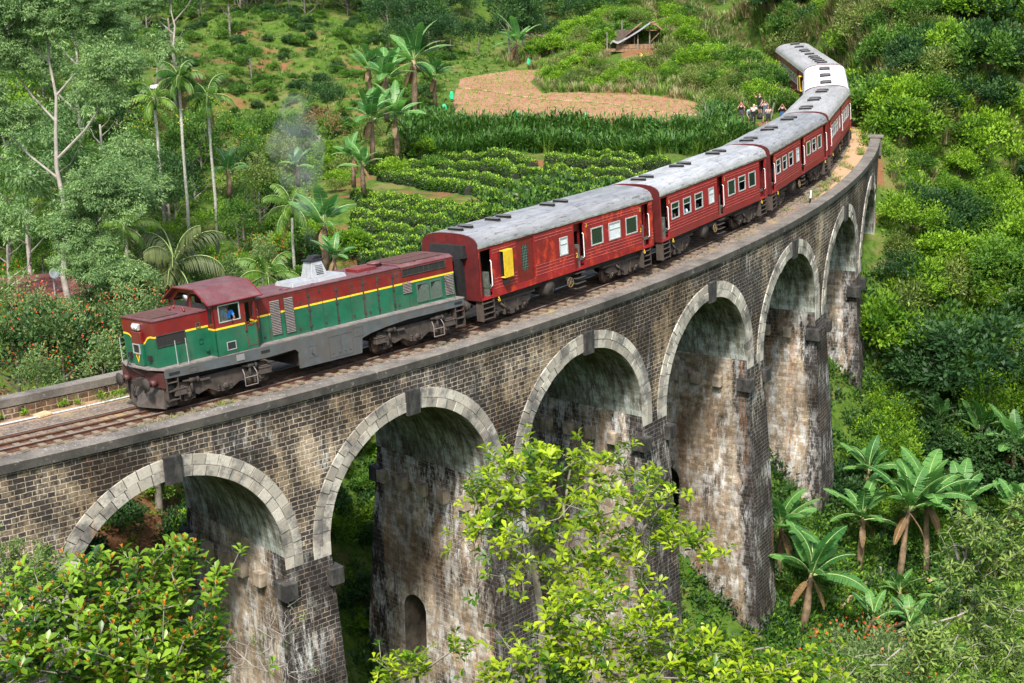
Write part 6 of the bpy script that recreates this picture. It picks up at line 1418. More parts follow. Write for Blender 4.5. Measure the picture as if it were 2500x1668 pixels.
# banana plants around the field and the slope behind the train (photo crown pixel)
bb = [(1262, 100, 160, 1.3, 3, 'large banana plant at the far corner of the ploughed field'), (1010, 145, 128, 1.5, 3, 'tall banana plant highest in the cluster left of the field'), (940, 185, 124, 1.2, 0, 'banana plant left in the cluster beside the field'), (900, 160, 128, 1.0, 1, 'banana plant behind the cluster beside the field'), (1060, 185, 128, 1.0, 1, 'banana plant right in the cluster beside the field'), (905, 285, 112, 1.1, 0, 'banana plant below the cluster, left of the pair'), (965, 280, 113, 1.1, 3, 'banana plant below the cluster, right of the pair'), (885, 400, 100, .95, 2, 'small banana plant at the upper left end of the tea rows'), (555, 410, 94, .9, 2, 'banana plant beside the right areca palm'), (725, 400, 97, .7, 2, 'young banana plant on the bare slope above the shrubs'), (790, 540, 84, 1.15, 1, 'banana plant in the smoke behind the exhaust stack'), (815, 625, 76, .75, 2, 'bright upright banana plant right of the exhaust stack'), (860, 380, 102, .8, 1, 'banana plant left of the small one above the tea')]
for px, py, Y, s, k, lb in bb:
    q = at(px, py, Y); hh = (2.6, 2.2, 1.6, 3.0)[k]; plant(BAN[k], q.x, q.y, s, label=lb, cat='banana plant', group='banana plants around the field', z=q.z-hh*s)
for (px, py, Y, s, lb) in ((850, 1480, 76, 1.0, 'bright banana plant seen through the second arch'),):
    q = at(px, py, Y); plant(BAN[2], q.x, q.y, 1.3, label=lb, cat='banana plant', z=q.z-1.6)
q = at(835, 1100, 78); plant(BAN[1], q.x, q.y, 1.2, label='banana plant seen near the top of the second arch', cat='banana plant', z=q.z-2.6)
# single trees that stand out
for (px, py, Y, s, pr, lb, cat) in ((780, 280, 118, .95, TR_R[0], 'half bare brown tree beside the banana cluster', 'tree'), (670, 350, 110, .9, TR_O[0], 'thin olive tree on the bare slope', 'tree'), (795, 220, 130, .8, TR_D[1], 'dark round tree on the terraces', 'tree'), (640, 440, 100, .8, TR_M[1], 'glossy round tree beside the bare slope', 'tree'), (1405, 30, 190, .7, TR_O[1], 'small pale tree beside the far track', 'tree'), (610, 120, 148, .5, TR_M[2], 'small upright tree on the grassy terrace', 'tree'), (395, 560, 92, .55, TR_B[0], 'round bright green bush tree below the areca palms', 'tree')):
    q = at(px, py, Y); plant(pr, q.x, q.y, s, label=lb, cat=cat, z=q.z-5.0*s)
# flowering shrubs at the left beyond the inner parapet
def flowers(seed, n, rad, leaf, mat): 
    r = np.random.RandomState(seed); o = unit(r.normal(size=(n, 3))); o[:, 2] = np.abs(o[:, 2]); p = o*np.array(rad)*(.95+.2*r.rand(n, 1)); d = unit(o+r.normal(size=(n, 3))*.5); V, F = leafquads(p, d, unit(r.normal(size=(n, 3))), np.full(n, leaf), np.full(n, leaf*.9)); return npmesh('blossom', V, F, [mat], attr=r.rand(n)*.9)
def bush_loose(seed, mat, rad=(1.4, 1.4, 1.5), per=70, clumps=30, leaf=.14, fl=60, flm=L_RUST, asp=.5):
    cm = crownmesh('foliage', mat, seed, rad=rad, clumps=clumps, per=per, leaf=leaf, asp=asp, rc=.42, shell=.35); tm = trunkmb(1.9, .06, .03, seed, 8, 1.2, .15, .2).mesh('trunk', [M_TRUNK])
    return mk('flowering_shrub', [('foliage', cm, (0, 0, 1.7), 1), ('trunk', tm, (0, 0, -.3), 1), ('blossom', flowers(seed, fl, (rad[0]*1.15, rad[1]*1.15, rad[2]*1.1), .075, flm), (0, 0, 1.7), 1)])
FB = [bush_loose(s, leafmat('light loose leaves %d' % s, (.06, .12, .03), (.19, .28, .09)), fl=110) for s in (1, 2)]; FY = bush_loose(5, L_MID, fl=90, flm=L_YFLOW)
for k, (px, py, Y, s) in enumerate(((40, 870, 66, 1.25), (150, 850, 66, 1.2), (250, 900, 63, .9), (90, 930, 61, .8), (330, 800, 66, 1.0), (20, 760, 72, 1.2), (200, 830, 70, 1.0), (290, 800, 70, .9), (90, 800, 70, 1.0), (380, 770, 70, .8), (560, 690, 76, .8), (640, 640, 80, .8))):
    q = at(px, py, Y); plant(FB[k % 2], q.x, q.y, s, label='loose light green shrub with small orange red flowers beyond the inner parapet', cat='flowering shrub', group='orange flowering shrubs beyond the inner parapet', z=q.z-1.6*s)
for k, (px, py, Y, s) in enumerate(((370, 310, 104, 1.1), (500, 300, 106, 1.0), (620, 370, 104, .8), (340, 350, 100, .8))):
    q = at(px, py, Y); plant(FY, q.x, q.y, s, label='shrub dotted with yellow flowers behind the areca palms', cat='flowering shrub', group='yellow flowering shrubs behind the palms', z=q.z-1.7*s)
for k, (px, py, Y, s) in enumerate(((640, 940, 62, .8), (330, 1230, 64, 1.2), (260, 1150, 70, 1.4))): pass
# ---- grasses
def gpos(n, x0, x1, y0, y1, keep, seed):
    r = np.random.RandomState(seed); X = x0+(x1-x0)*r.rand(n); Y = y0+(y1-y0)*r.rand(n); Z = H(X, Y); out = []
    for x, y, z in zip(X, Y, Z):
        if keep(x, y, z): out.append((x, y, z))
    return out
gm = [grassmesh('', None, 50+s, n=34, L=.9, w=.03)+(0,) for s in range(4)]+[grassmesh('', None, 60, n=30, L=1.0, w=.025)+(1,)]
def bankkeep(x, y, z):
    d = float(polydist(np.array([x]), np.array([y]), FIELD)[0]); return y < 122.5 and .3 < d < 5.0 and left(x, y) and y > 111.5 and not (x > 16.5 and y > 115.5)
L_REED = leafmat('reed blades', (.012, .050, .010), (.085, .20, .03), trans=.25); sp0 = [sprig(s+300, 60, .22, .3, .6, .9)+(0,) for s in range(2)]; pp = gpos(14000, -8, 24, 108, 123, bankkeep, 3); scatter('tall_grass', [L_REED, L_GRASS], pp[:2100], gm[:3]+[gm[3][:3]+(1,)]+sp0, 'belt of tall grass on the bank between the ploughed field and the tea', 'grass', (.8, 2.2), 3)
pp = gpos(5200, -8, 28, 122, 176, lambda x, y, z: left(x, y) and inview(x, y, z) and not infield(x, y, .3) and (x > 0) and not (math.hypot(x-11.8, y-149.5) < 2.5) and offtrack(x, y, 2.4) and math.hypot(x-19.6, y-121) > 3.6, 4); gm2 = gm[:3]+[g_[:3]+(1,) for g_ in gm[1:4]]
scatter('mound_grass', [L_GRASS, L_STRAW], pp[:2300], gm2, 'long green and straw coloured grass over the mound', 'grass', (.7, 1.4), 4)
pp = gpos(6000, -60, 0, 118, 185, lambda x, y, z: inview(x, y, z) and not infield(x, y, .3) and x < 0, 5); gl = [grassmesh('', None, 70+s, n=22, L=.5, w=.035)+(0,) for s in range(3)]
scatter('hillside_grass', [L_GRASS], pp[:5200], gl, 'rough grass over the terraced hillside', 'grass', (.5, 1.1), 5)
pp = gpos(7000, 20, 56, 98, 182, lambda x, y, z: right(x, y) and inview(x, y, z) and offtrack(x, y, 1.9), 6); scatter('bank_grass', [L_GRASS, L_STRAW], pp[:3000], gm2, 'dry and green grass among the shrubs on the right hand bank', 'grass', (.7, 1.5), 6)
sp = [sprig(s, 26)+(0,) for s in range(4)]
pp = gpos(9000, 8, 42, 70, 100, lambda x, y, z: right(x, y) and inview(x, y, z), 7); scatter('valley_undergrowth', [L_MID, L_GRASS], pp[:3000], sp+[grassmesh('', None, 90, n=20, L=.35, w=.02)+(1,)]*6, 'low weeds and grass on the valley floor under the banana plants', 'weeds', (.5, 1.1), 7)
pp = gpos(9000, -50, 6, 62, 124, lambda x, y, z: left(x, y) and inview(x, y, z) and not (x > -13 and y > 86), 8); scatter('slope_undergrowth', [L_MID, L_BRIGHT], pp[:3800], sp+[s_[:3]+(1,) for s_ in sp], 'leafy undergrowth covering the slope left of the tea', 'undergrowth', (.8, 1.7), 8)
pp = gpos(9000, 14, 48, 72, 128, lambda x, y, z: right(x, y) and inview(x, y, z), 9); scatter('slope_weeds', [L_MID, L_BRIGHT], pp[:4500], sp+[s_[:3]+(1,) for s_ in sp], 'leafy undergrowth between the shrubs right of the viaduct', 'undergrowth', (1.0, 2.0), 9)
pp = gpos(12000, -8, 34, 62, 106, lambda x, y, z: R_INN-14 < math.hypot(x-CC[0], y-CC[1]) < R_FACE+9 and inview(x, y, z), 19); scatter('pier_foot_weeds', [L_MID, L_DARK], pp[:4600], sp+[s_[:3]+(1,) for s_ in sp], 'dense weeds crowding round the feet of the piers', 'weeds', (1.3, 2.8), 19)
pp = gpos(14000, 8, 50, 100, 178, lambda x, y, z: (2.7 < math.hypot(x-CC[0], y-CC[1])-R_TRK < 11 or -7 < math.hypot(x-CC[0], y-CC[1])-R_TRK < -2.5) and 7.4 < (math.atan2(y-CC[1], x-CC[0])-T0)/DT < 15 and inview(x, y, z) and math.hypot(x-19.6, y-121) > 3.2, 29); scatter('cutting_grass', [L_GRASS, L_STRAW], pp[:2600], gm2, 'long arching grass hanging down both sides of the railway cutting', 'grass', (1.1, 2.2), 29)
fill(14, 27, 112, 150, 1.9, SH_B+SH_O+SH_M, .8, 1.3, 'shrub between the path and the carriages in the cutting', 'shrub', 'shrubs between the path and the cutting', 31, lambda x, y, z: -8.5 < math.hypot(x-CC[0], y-CC[1])-R_TRK < -3.1 and y > 124 and inview(x, y, z), name='cutting_shrub')
# seedlings on the field
r = np.random.RandomState(12); pts = []
while len(pts) < 3000:
    x = r.uniform(FIELD[:, 0].min(), FIELD[:, 0].max()); y0 = r.uniform(FIELD[:, 1].min(), FIELD[:, 1].max()); u = x*.30+y0*.954+.5*math.sin(x*.25); u2 = round(u/.85-.25)*.85+.85*.25; y = y0+(u2-u)/.954
    if float(polydist(np.array([x]), np.array([y]), FIELD)[0]) < -.4: pts.append((x, y, FZ+.10))
scatter('seedlings', [L_BRIGHT], pts, [sprig(80+s, 6, .075, .6, .08, .04)+(0,) for s in range(4)], 'rows of small seedlings planted across the ploughed field', 'seedlings', (.7, 1.5), 12)
# weeds on the ballast
r = np.random.RandomState(13); pts = []
for (i0, i1, R0, R1, n, z) in ((-.45, .6, 109.75, 111.0, 60, -.26), (.6, 4.6, 109.9, 111.0, 110, -.27), (4.2, 8.5, 109.4, 110.6, 340, -.2), (-.45, .5, 105.0, 106.6, 70, -.36), (6.8, 9, 110.5, 112.5, 200, -.3), (.0, .35, 109.5, 110.6, 60, -.2)):
    cs_ = [(r.uniform(i0, i1), r.uniform(R0, R1)) for _ in range(max(3, n//12))]
    for k in range(n):
        c = cs_[r.randint(len(cs_))]; i = c[0]+r.normal()*.045; R = min(max(c[1]+r.normal()*.18, R0), R1+.1); p = P(R, th(i), z); pts.append(p)
scatter('ballast_weeds', [L_GRASS, L_STRAW], pts, [grassmesh('', None, 95+s, n=16, L=.32, w=.012, spread=.7)+(s % 2,) for s in range(4)], 'thin yellowish grass growing in the ballast beside the rails', 'weeds', (.5, 1.2), 13)
pts = [P(105.05+.15*r.rand(), th(i), -.36) for i in (-.42, -.38, -.35, -.25, -.1, -.05, .05, .1, .12, .14, .16) for _ in range(3)]
scatter('parapet_weeds', [L_BRIGHT], pts, [sprig(s, 30, .10, .6, .25, .4)+(0,) for s in range(3)], 'leafy weeds at the foot of the inner parapet', 'weeds', (.5, 1.0), 14)
# ------------------------------------------------------------------ people
def skinmesh(pts, edges, radii, sub=2):
    me = bpy.data.meshes.new('skin'); me.from_pydata(pts, edges, []); o = bpy.data.objects.new('skin', me); COL.objects.link(o)
    m = o.modifiers.new('s', 'SKIN'); m.use_smooth_shade = True
    sv = me.skin_vertices[0].data
    for k, r in enumerate(radii): sv[k].radius = (r, r) if not isinstance(r, tuple) else r; sv[k].use_root = (k == 0)
    s2 = o.modifiers.new('u', 'SUBSURF'); s2.levels = s2.render_levels = sub
    dg = bpy.context.evaluated_depsgraph_get(); out = bpy.data.meshes.new_from_object(o.evaluated_get(dg)); bpy.data.objects.remove(o); return out
def lerp3(a, b, t): return tuple(a[i]+(b[i]-a[i])*t for i in range(3))
SKINM = {}
def cloth(name, c, var=.12): 
    m = bpy.data.materials.get(name); return m or plain(name, c, .85, var=var, scale=12)
def person(label, x, y, z, rz, skin=(.48, .28, .19), hair=(.03, .02, .015), top=('black cotton', (.015, .015, .018)), bottom=('black shorts', (.02, .02, .022)), sleeves=1, legs=1, arms='photo', crouch=0, h=1.72, longhair=False, cap=None, phone=(.01, .01, .012), trousers_long=False, group=None, bust=False, category='person'):
    k = h/1.75; c = crouch
    pel = (0, -.12*c, .96-.50*c); che = (0, .02+.18*c, 1.28-.48*c); nek = (0, .03+.26*c, 1.48-.52*c); hd = (0, .05+.30*c, 1.62-.52*c)
    J = {'pel': pel, 'abd': lerp3(pel, che, .5), 'che': che, 'nek': nek, 'hb': lerp3(nek, hd, .45)}
    for s, n in ((-1, 'L'), (1, 'R')):
        J['sh'+n] = (s*.19, che[1]+.0, che[2]+.13)
        if arms == 'photo': J['el'+n] = (s*.27, che[1]+.20, che[2]-.02); J['wr'+n] = (s*.11, che[1]+.34, che[2]+.27)
        elif arms == 'one' and s > 0: J['el'+n] = (s*.30, che[1]+.22, che[2]+.10); J['wr'+n] = (s*.26, che[1]+.38, che[2]+.34)
        elif arms == 'sill': J['el'+n] = (s*.28, che[1]+.12, che[2]-.14); J['wr'+n] = (s*.18, che[1]+.36, che[2]-.16)
        else: J['el'+n] = (s*.25, che[1]-.02, che[2]-.17); J['wr'+n] = (s*.24, che[1]+.14, che[2]-.40)
        J['hi'+n] = (s*.10, pel[1], pel[2]-.06); J['kn'+n] = (s*(.12+.05*c), pel[1]+.02+.40*c, .50-.02*c); J['an'+n] = (s*.12, pel[1]-.02+.12*c, .09); J['to'+n] = (s*.14, pel[1]+.17+.12*c, .035)
    names_ = list(J); idx = {n: i for i, n in enumerate(names_)}
    E_ = [('pel', 'abd'), ('abd', 'che'), ('che', 'nek'), ('nek', 'hb')]
    for n in 'LR': E_ += [('che', 'sh'+n), ('sh'+n, 'el'+n), ('el'+n, 'wr'+n), ('pel', 'hi'+n), ('hi'+n, 'kn'+n), ('kn'+n, 'an'+n), ('an'+n, 'to'+n)]
    rad = dict(pel=(.15, .11), abd=(.135, .10), che=(.155, .11), nek=.058, hb=.052)
    for n in 'LR': rad.update({'sh'+n: .06, 'el'+n: .042, 'wr'+n: .027, 'hi'+n: .088, 'kn'+n: .055, 'an'+n: .038, 'to'+n: .035})
    me = skinmesh([J[n] for n in names_], [(idx[a], idx[b]) for a, b in E_], [rad[n] for n in names_])
    # add head with face, ears and hands with fingers to the same mesh
    g = MB(); g.v = [tuple(v.co) for v in me.vertices]; g.f = [list(p.vertices) for p in me.polygons]; g.m = [0]*len(g.f); g.uv = [None]*len(g.f); g.t = [.5]*len(g.f); g.sm = [True]*len(g.f)
    nb = len(g.f); g.smooth = True
    def ell(cn, r3, nu=10, nv=8):
        vs = []; 
        for i in range(nv+1):
            a = math.pi*i/nv
            for j in range(nu): b = 2*math.pi*j/nu; vs.append((cn[0]+r3[0]*math.sin(a)*math.cos(b), cn[1]+r3[1]*math.sin(a)*math.sin(b), cn[2]+r3[2]*math.cos(a)))
        g.add(vs, [(i*nu+j, (i+1)*nu+j, (i+1)*nu+(j+1) % nu, i*nu+(j+1) % nu) for i in range(nv) for j in range(nu)])
    ell(hd, (.078, .095, .115)); ell((0, hd[1]+.02, hd[2]-.07), (.058, .07, .05)); ell((0, hd[1]+.10, hd[2]-.01), (.014, .022, .026), 6, 5)
    for s in (-1, 1): ell((s*.08, hd[1]-.005, hd[2]), (.012, .022, .032), 6, 5)
    for n in 'LR':
        w_ = Vector(J['wr'+n]); e_ = Vector(J['el'+n]); d = (w_-e_).normalized(); s = -1 if n == 'L' else 1; inw = Vector((-s, 0, 0)); inw = (inw-d*inw.dot(d)).normalized(); u = d.cross(inw).normalized(); pc = w_+d*.045; ell(tuple(pc), (.032, .03, .038), 7, 5)
        for q in range(4):
            b = w_+d*.075+u*(.013*(q-1.5)*1.6); L = (.062, .072, .068, .052)[q]; g.tube([b, b+d*L*.55+inw*.008, b+d*L*.85+inw*.03], [.0095, .008, .006], 5)
        b = w_+d*.03+u*.03; g.tube([b, b+d*.025+u*.02+inw*.015, b+d*.05+u*.02+inw*.035], [.011, .009, .007], 5)
    g.smooth = False; fm = bpy.data.materials.get('skin %.2f' % skin[0]) or plain('skin %.2f' % skin[0], skin, .55, var=.06)
    root = empty('person', (x, y, z), rz, label=label, cat=category, group=group); root.scale = (k, k, k)
    body = g.build('body', [fm], root)
    g2 = MB()
    for q in (-1, 1): g2.boxc((q*.03, hd[1]+.088, hd[2]+.012), (.026, .012, .012))
    g2.boxc((0, hd[1]+.088, hd[2]-.052), (.04, .01, .008)); g2.build('face_features', [cloth('dark features', (.05, .02, .018))], body)
    # clothing shells from the skin
    segs = {}
    for a, b in E_: segs[(a, b)] = (Vector(J[a]), Vector(J[b]))
    def shell(nm, want, mat, grow):
        vv = []; ff = []; mp = {}
        for p in me.polygons:
            cpt = p.center; best = None; bd = 9
            for key, (a, b) in segs.items():
                t = max(0, min(1, (cpt-a).dot(b-a)/max(1e-9, (b-a).length_squared))); dd = (cpt-a-(b-a)*t).length-.3*(rad[key[0]][0] if isinstance(rad[key[0]], tuple) else rad[key[0]])
                if dd < bd: bd = dd; best = (key, t)
            if want(best[0], best[1]):
                f_ = []
                for vi in p.vertices:
                    if vi not in mp: mp[vi] = len(vv); v = me.vertices[vi]; vv.append(v.co+v.normal*grow)
                    f_.append(mp[vi])
                ff.append(f_)
        m2 = bpy.data.meshes.new(nm); m2.from_pydata([tuple(v) for v in vv], [], ff); m2.materials.append(mat); m2.polygons.foreach_set('use_smooth', [True]*len(ff)); m2.update(); return link(nm, m2, body)
    tors = {('pel', 'abd'), ('abd', 'che')}
    shell('shirt', lambda e, t: e in tors or (e == ('che', 'nek') and t < .45) or (e[0] == 'che' and e[1][:2] == 'sh') or (e[0][:2] == 'sh' and t < .55*sleeves) , cloth(*top), .014)
    shell('trousers' if trousers_long else 'shorts', lambda e, t: (e == ('pel', 'abd') and t < .3) or e[0] == 'pel' or (e[0][:2] == 'hi' and (trousers_long or t < .85)) or (trousers_long and e[0][:2] == 'kn' and t < .95), cloth(*bottom), .020)
    shell('shoes', lambda e, t: e[0][:2] == 'an' or (e[0][:2] == 'kn' and t > .96), cloth('dark shoes', (.05, .05, .055)), .014)
    hg = MB(); hg.smooth = True; nu, nv = 12, 7; vs = []; R3 = (.086, .102, .118)
    for i in range(nv+1):
        a = math.pi*.62*i/nv
        for j in range(nu):
            b = 2*math.pi*j/nu; fr = math.sin(b) > .35; aa = a*(.62 if fr else 1.0+(.35 if longhair else .1)); vs.append((R3[0]*math.sin(aa)*math.cos(b), hd[1]-.006+R3[1]*math.sin(aa)*math.sin(b), hd[2]+.008+R3[2]*math.cos(aa)-(.12*(i/nv) if longhair and not fr else 0)))
    hg.add(vs, [(i*nu+j, (i+1)*nu+j, (i+1)*nu+(j+1) % nu, i*nu+(j+1) % nu) for i in range(nv) for j in range(nu)]); hg.build('cap' if cap else 'hair', [cloth('cap %.2f' % cap[0], cap) if cap else cloth('hair %.2f' % hair[0], hair)], body)
    if phone and arms in ('photo', 'one'):
        ph = MB(); cpt = ((J['wrL'][0]+J['wrR'][0])/2 if arms == 'photo' else J['wrR'][0], J['wrR'][1]+.07, J['wrR'][2]+.09); ph.boxc(cpt, (.15, .02, .085) if arms == 'photo' else (.075, .012, .15)); o = ph.build('camera', [cloth('phone %.2f' % phone[0], phone)], None, bevel=.006)
        o.parent = root; bpy.data.meshes
        o.parent = None; o.matrix_world = Matrix.Translation((x, y, z)) @ Matrix.Rotation(rz, 4, 'Z') @ Matrix.Scale(k, 4); tag(o, 'camera held up by the '+' '.join(label.split(',')[0].split()[:9]), 'camera')
    return root
toview = lambda x, y, a=0: math.atan2(-y, -x)-math.pi/2+a       # face the viewer (local +Y forward)
PEOPLE = [
 ('woman in a black sleeveless top with a bright pink phone, leftmost of the onlookers', 1809, 304, dict(hair=(.20, .11, .05), skin=(.55, .33, .24), top=('black cotton', (.015, .015, .018)), sleeves=0, bottom=('patterned dark trousers', (.07, .06, .085)), trousers_long=True, phone=(.60, .03, .16)), 0),
 ('crouching man in a light blue shirt beside the blonde woman', 1826, 299, dict(crouch=.85, top=('light blue shirt', (.22, .42, .60)), bottom=('grey trousers', (.06, .065, .06)), trousers_long=True, arms='down', hair=(.04, .03, .02)), .7),
 ('blonde woman in a white top and black trousers holding a camera', 1839, 307, dict(hair=(.62, .45, .22), skin=(.58, .36, .26), longhair=True, top=('white top', (.70, .68, .68)), bottom=('black trousers', (.015, .015, .017)), trousers_long=True, phone=(.25, .40, .50), h=1.66), .5),
 ('tall man in black t-shirt and shorts holding a phone high behind the others', 1855.5, 283, dict(arms='one', h=1.84, hair=(.02, .015, .012)), -.9),
 ('man in a grey blue vest and dark cap looking through a camera', 1867, 300, dict(top=('grey blue vest', (.20, .24, .34)), sleeves=0, bottom=('slate shorts', (.10, .11, .14)), cap=(.03, .03, .04), h=1.78), .1),
 ('man in black cap and pale vest with a blue print, lowest of the onlookers', 1875, 313, dict(top=('pale pink vest', (.52, .43, .43)), sleeves=0, cap=(.02, .02, .02), h=1.72), .2),
 ('brown haired man in black t-shirt taking a picture, nearest the carriage roof', 1909, 308, dict(hair=(.09, .045, .02), skin=(.56, .33, .25), h=1.74, bottom=('blue shorts', (.02, .10, .22))), 0)]
for lb, px, py, kw, a in PEOPLE:
    q = onground(px, py); person(lb, q.x, q.y, Hs(q.x, q.y)-.02, toview(q.x, q.y, a), group='onlookers photographing the train', **kw)
q = onground(1875, 313); g = MB(); 
q = at(1406, 84, 203); rr0 = math.hypot(q.x-CC[0], q.y-CC[1])
person('distant person in a pale shirt and dark trousers walking beside the far track', q.x, q.y, max(q.z, Hs(q.x, q.y)), toview(q.x, q.y), top=('pale grey shirt', (.42, .45, .52)), bottom=('dark trousers', (.05, .06, .08)), trousers_long=True, arms='down')
# driver and passengers inside the train
LM = loco.matrix_world
def inside(mat, lx, ly, lz): return mat @ Vector((lx, ly, lz))
bpy.context.view_layer.update()
q = inside(loco.matrix_world, 4.0, -1.08, 1.88); person('driver in a bright blue shirt leaning at the locomotive cab window', q.x, q.y, q.z, toview(q.x, q.y, .1), skin=(.16, .08, .05), top=('bright blue shirt', (.02, .22, .70)), bottom=('dark trousers', (.05, .06, .08)), trousers_long=True, arms='sill', h=1.66)
for c, lx, lb, tp in ((car2, 1.72, 'passenger in dark clothes at the first window of the silver roofed carriage', ('dark brown shirt', (.05, .03, .03))), (car2, 3.1, 'passenger in white and blue shirt at the second window of the silver roofed carriage', ('white blue shirt', (.45, .55, .68))), (car3, 9.8, 'passenger in red at a window of the third carriage', ('red shirt', (.45, .03, .08))), (car3, 11.1, 'passenger in pale blue at the last window of the third carriage', ('pale blue shirt', (.40, .50, .66)))):
    q = inside(c.matrix_world, lx, -1.22, 1.20); person(lb, q.x, q.y, q.z, toview(q.x, q.y), skin=(.17, .09, .06), top=tp, bottom=('dark trousers', (.05, .06, .08)), trousers_long=True, arms='sill', h=1.45)
q = onground(1854, 292); g = MB(); g.smooth = True
g.lathe([(.05, 0), (.2, .03), (.24, .2), (.2, .42), (.1, .52), (.02, .53)], (0, 0, 0), 12); g.smooth = False; g.tube([(-.12, .2, .1), (-.14, .28, .3), (-.1, .18, .46)], .02, 5); g.tube([(.12, .2, .1), (.14, .28, .3), (.1, .18, .46)], .02, 5); o = g.build('backpack', [M_BLK], label='black backpack lying on the path among the onlookers', cat='backpack'); o.location = (q.x, q.y, Hs(q.x, q.y)); o.rotation_euler = (.5, .3, 2)
q = onground(1880, 290); g = MB(); g.hexa([(-.06, -.05, -.3), (.06, -.05, -.3), (.06, .05, -.3), (-.06, .05, -.3)], [(.22, -.05, 1.2), (.34, -.05, 1.2), (.34, .05, 1.2), (.22, .05, 1.2)]); o = g.build('leaning_post', [M_TRUNK], bevel=.01, label='leaning grey post behind the onlookers', cat='post'); o.location = (q.x, q.y, Hs(q.x, q.y))
# kilometre post by the track
def atz(px, py, z):
    d = _fw*1.0+_r2*((px-1250)/FPX)-_u2*((py-834)/FPX); t = (z-CAMH)/d.z; return Vector((d.x*t, d.y*t, z))
q = atz(1977, 497, -.27); root = empty('kilometre_post', q, .7, label='short black and white kilometre post with a number plate in the ballast', cat='marker post'); g = MB(); g.T = Matrix.Rotation(.12, 4, 'Y'); g.box(-.04, .04, -.04, .04, -.2, .32); g.mi = 1; g.box(-.04, .04, -.04, .04, .32, .78); g.build('post', [M_BLK, M_WHITE], root)
g = MB(); g.boxc((-.26, -.045, .68), (.42, .02, .17)); pl = g.build('plate', [plain('cream plate', (.34, .32, .22), .6)], root); me = text_mesh('109½', .155, M_BLK); o = link('numerals', me, pl); o.location = (-.26, -.06, .68); o.rotation_euler = (R_(90), 0, 0)
# ---- ruined shed on the mound
q = at(1548, 131, 151); zz = q.z; k = .0072*1.0
shed = empty('ruined_shed', (q.x, q.y, zz-.1), -.08, label='collapsing shed of rusty corrugated sheets and planks on the mound', cat='shed')
X = lambda a: (a-540)*k; Z = lambda b: (545-b)*k
M_CORR = plain('corrugated iron', (.40, .41, .42), .5, .4, var=.3, dirt=(.25, .12, .07), dirt_amt=.7); M_RUSTC = plain('rusted iron', (.24, .115, .08), .8, var=.35); M_PLANK = plain('old planks', (.22, .14, .08), .9, var=.4, scale=5, bump=.4)
for a, b0, b1, d in ((190, 470, 255, .4), (382, 420, 130, 2.2), (590, 540, 285, 0), (545, 540, 310, .2), (742, 460, 165, .3)):
    g = MB(); g.hexa([(X(a)-.06, d-.06, Z(b0)-.4), (X(a)+.06, d-.06, Z(b0)-.4), (X(a)+.06, d+.06, Z(b0)-.4), (X(a)-.06, d+.06, Z(b0)-.4)], [(X(a)-.05, d-.05, Z(b1)), (X(a)+.05, d-.05, Z(b1)), (X(a)+.05, d+.05, Z(b1)), (X(a)-.05, d+.05, Z(b1))]); g.build('post', [M_TRUNK if a != 545 else M_PLANK], shed)
def sheet(nm, prof, y0, y1, mat, th_=.03, corr=.02):
    g = MB(); n = len(prof); m_ = 14; vs = []
    for j in range(m_+1):
        y = y0+(y1-y0)*j/m_
        for (a, b) in prof: vs.append((X(a), y, Z(b)+corr*(-1)**j))
    top = [(i+j*n, i+1+j*n, i+1+(j+1)*n, i+(j+1)*n) for i in range(n-1) for j in range(m_)]; g.add(vs, top); g.add([(x, y, z-th_) for x, y, z in vs], [t[::-1] for t in top]); return g.build(nm, [mat], shed)
sheet('roof_sheet', [(232, 408), (265, 375), (330, 400), (440, 345), (600, 250), (748, 150)], -.5, 1.5, M_CORR); sheet('rusty_roof_sheet', [(430, 320), (520, 255), (640, 165)], 1.2, 2.9, M_RUSTC); sheet('back_roof_sheet', [(745, 150), (830, 185), (905, 245)], -.2, 2.2, M_RUSTC)
for a0, a1, b, d, hh in ((310, 590, 430, -.05, .28), (310, 590, 475, -.02, .26), (600, 800, 440, .4, .34), (160, 300, 475, -.1, .18)):
    g = MB(); g.box(X(a0), X(a1), d, d+.05, Z(b)-hh/2-.1, Z(b)+hh/2); g.build('plank', [M_PLANK], shed)
g = MB(); g.tube([(X(760), .2, Z(380)), (X(870), .2, Z(270))], .05, 6); g.tube([(X(690), .1, Z(240)), (X(845), .1, Z(238))], .04, 6); g.tube([(X(750), -.1, Z(148)), (X(822), -.2, Z(130))], .08, 7); g.build('fallen_beams', [M_PLANK], shed)
g = MB(); g.box(X(310), X(880), 1.8, 1.9, Z(560), Z(250)); g.build('back_wall', [M_DTRUNK], shed)
# ---- plastic bags tied to stakes
def bag(px, py, col, lb, pole=True, s=1.0, Y=None, group='green plastic bags on stakes around the field'):
    q = onground(px, py+14) if Y is None else at(px, py+14, Y); root = empty('bag_on_stake', (q.x, q.y, q.z), 0, label=lb, cat='plastic bag', group=group); r = random.Random(px); g = MB(); n = 9; vs = []
    prof = [(.03, .92), (.10, .86), (.17, .70), (.20, .50), (.19, .32), (.12, .24)]
    for rr_, z in prof:
        for j in range(n): a = 6.283*j/n; f = 1+r.uniform(-.3, .3); vs.append((rr_*s*f*math.cos(a), rr_*s*f*math.sin(a), z*s+r.uniform(-.03, .03)))
    g.add(vs, [(i*n+j, i*n+(j+1) % n, (i+1)*n+(j+1) % n, (i+1)*n+j) for i in range(len(prof)-1) for j in range(n)]); nm = 'plastic %.2f' % col[0]; m = bpy.data.materials.get(nm) or plain(nm, col, .4, var=.2); g.build('bag', [m], root)
    if pole: g = MB(); g.tube([(0, .03, -.3), (.02, .0, 1.15*s)], .015, 5); g.build('stake', [M_DTRUNK], root)
GRNB = (.03, .50, .22)
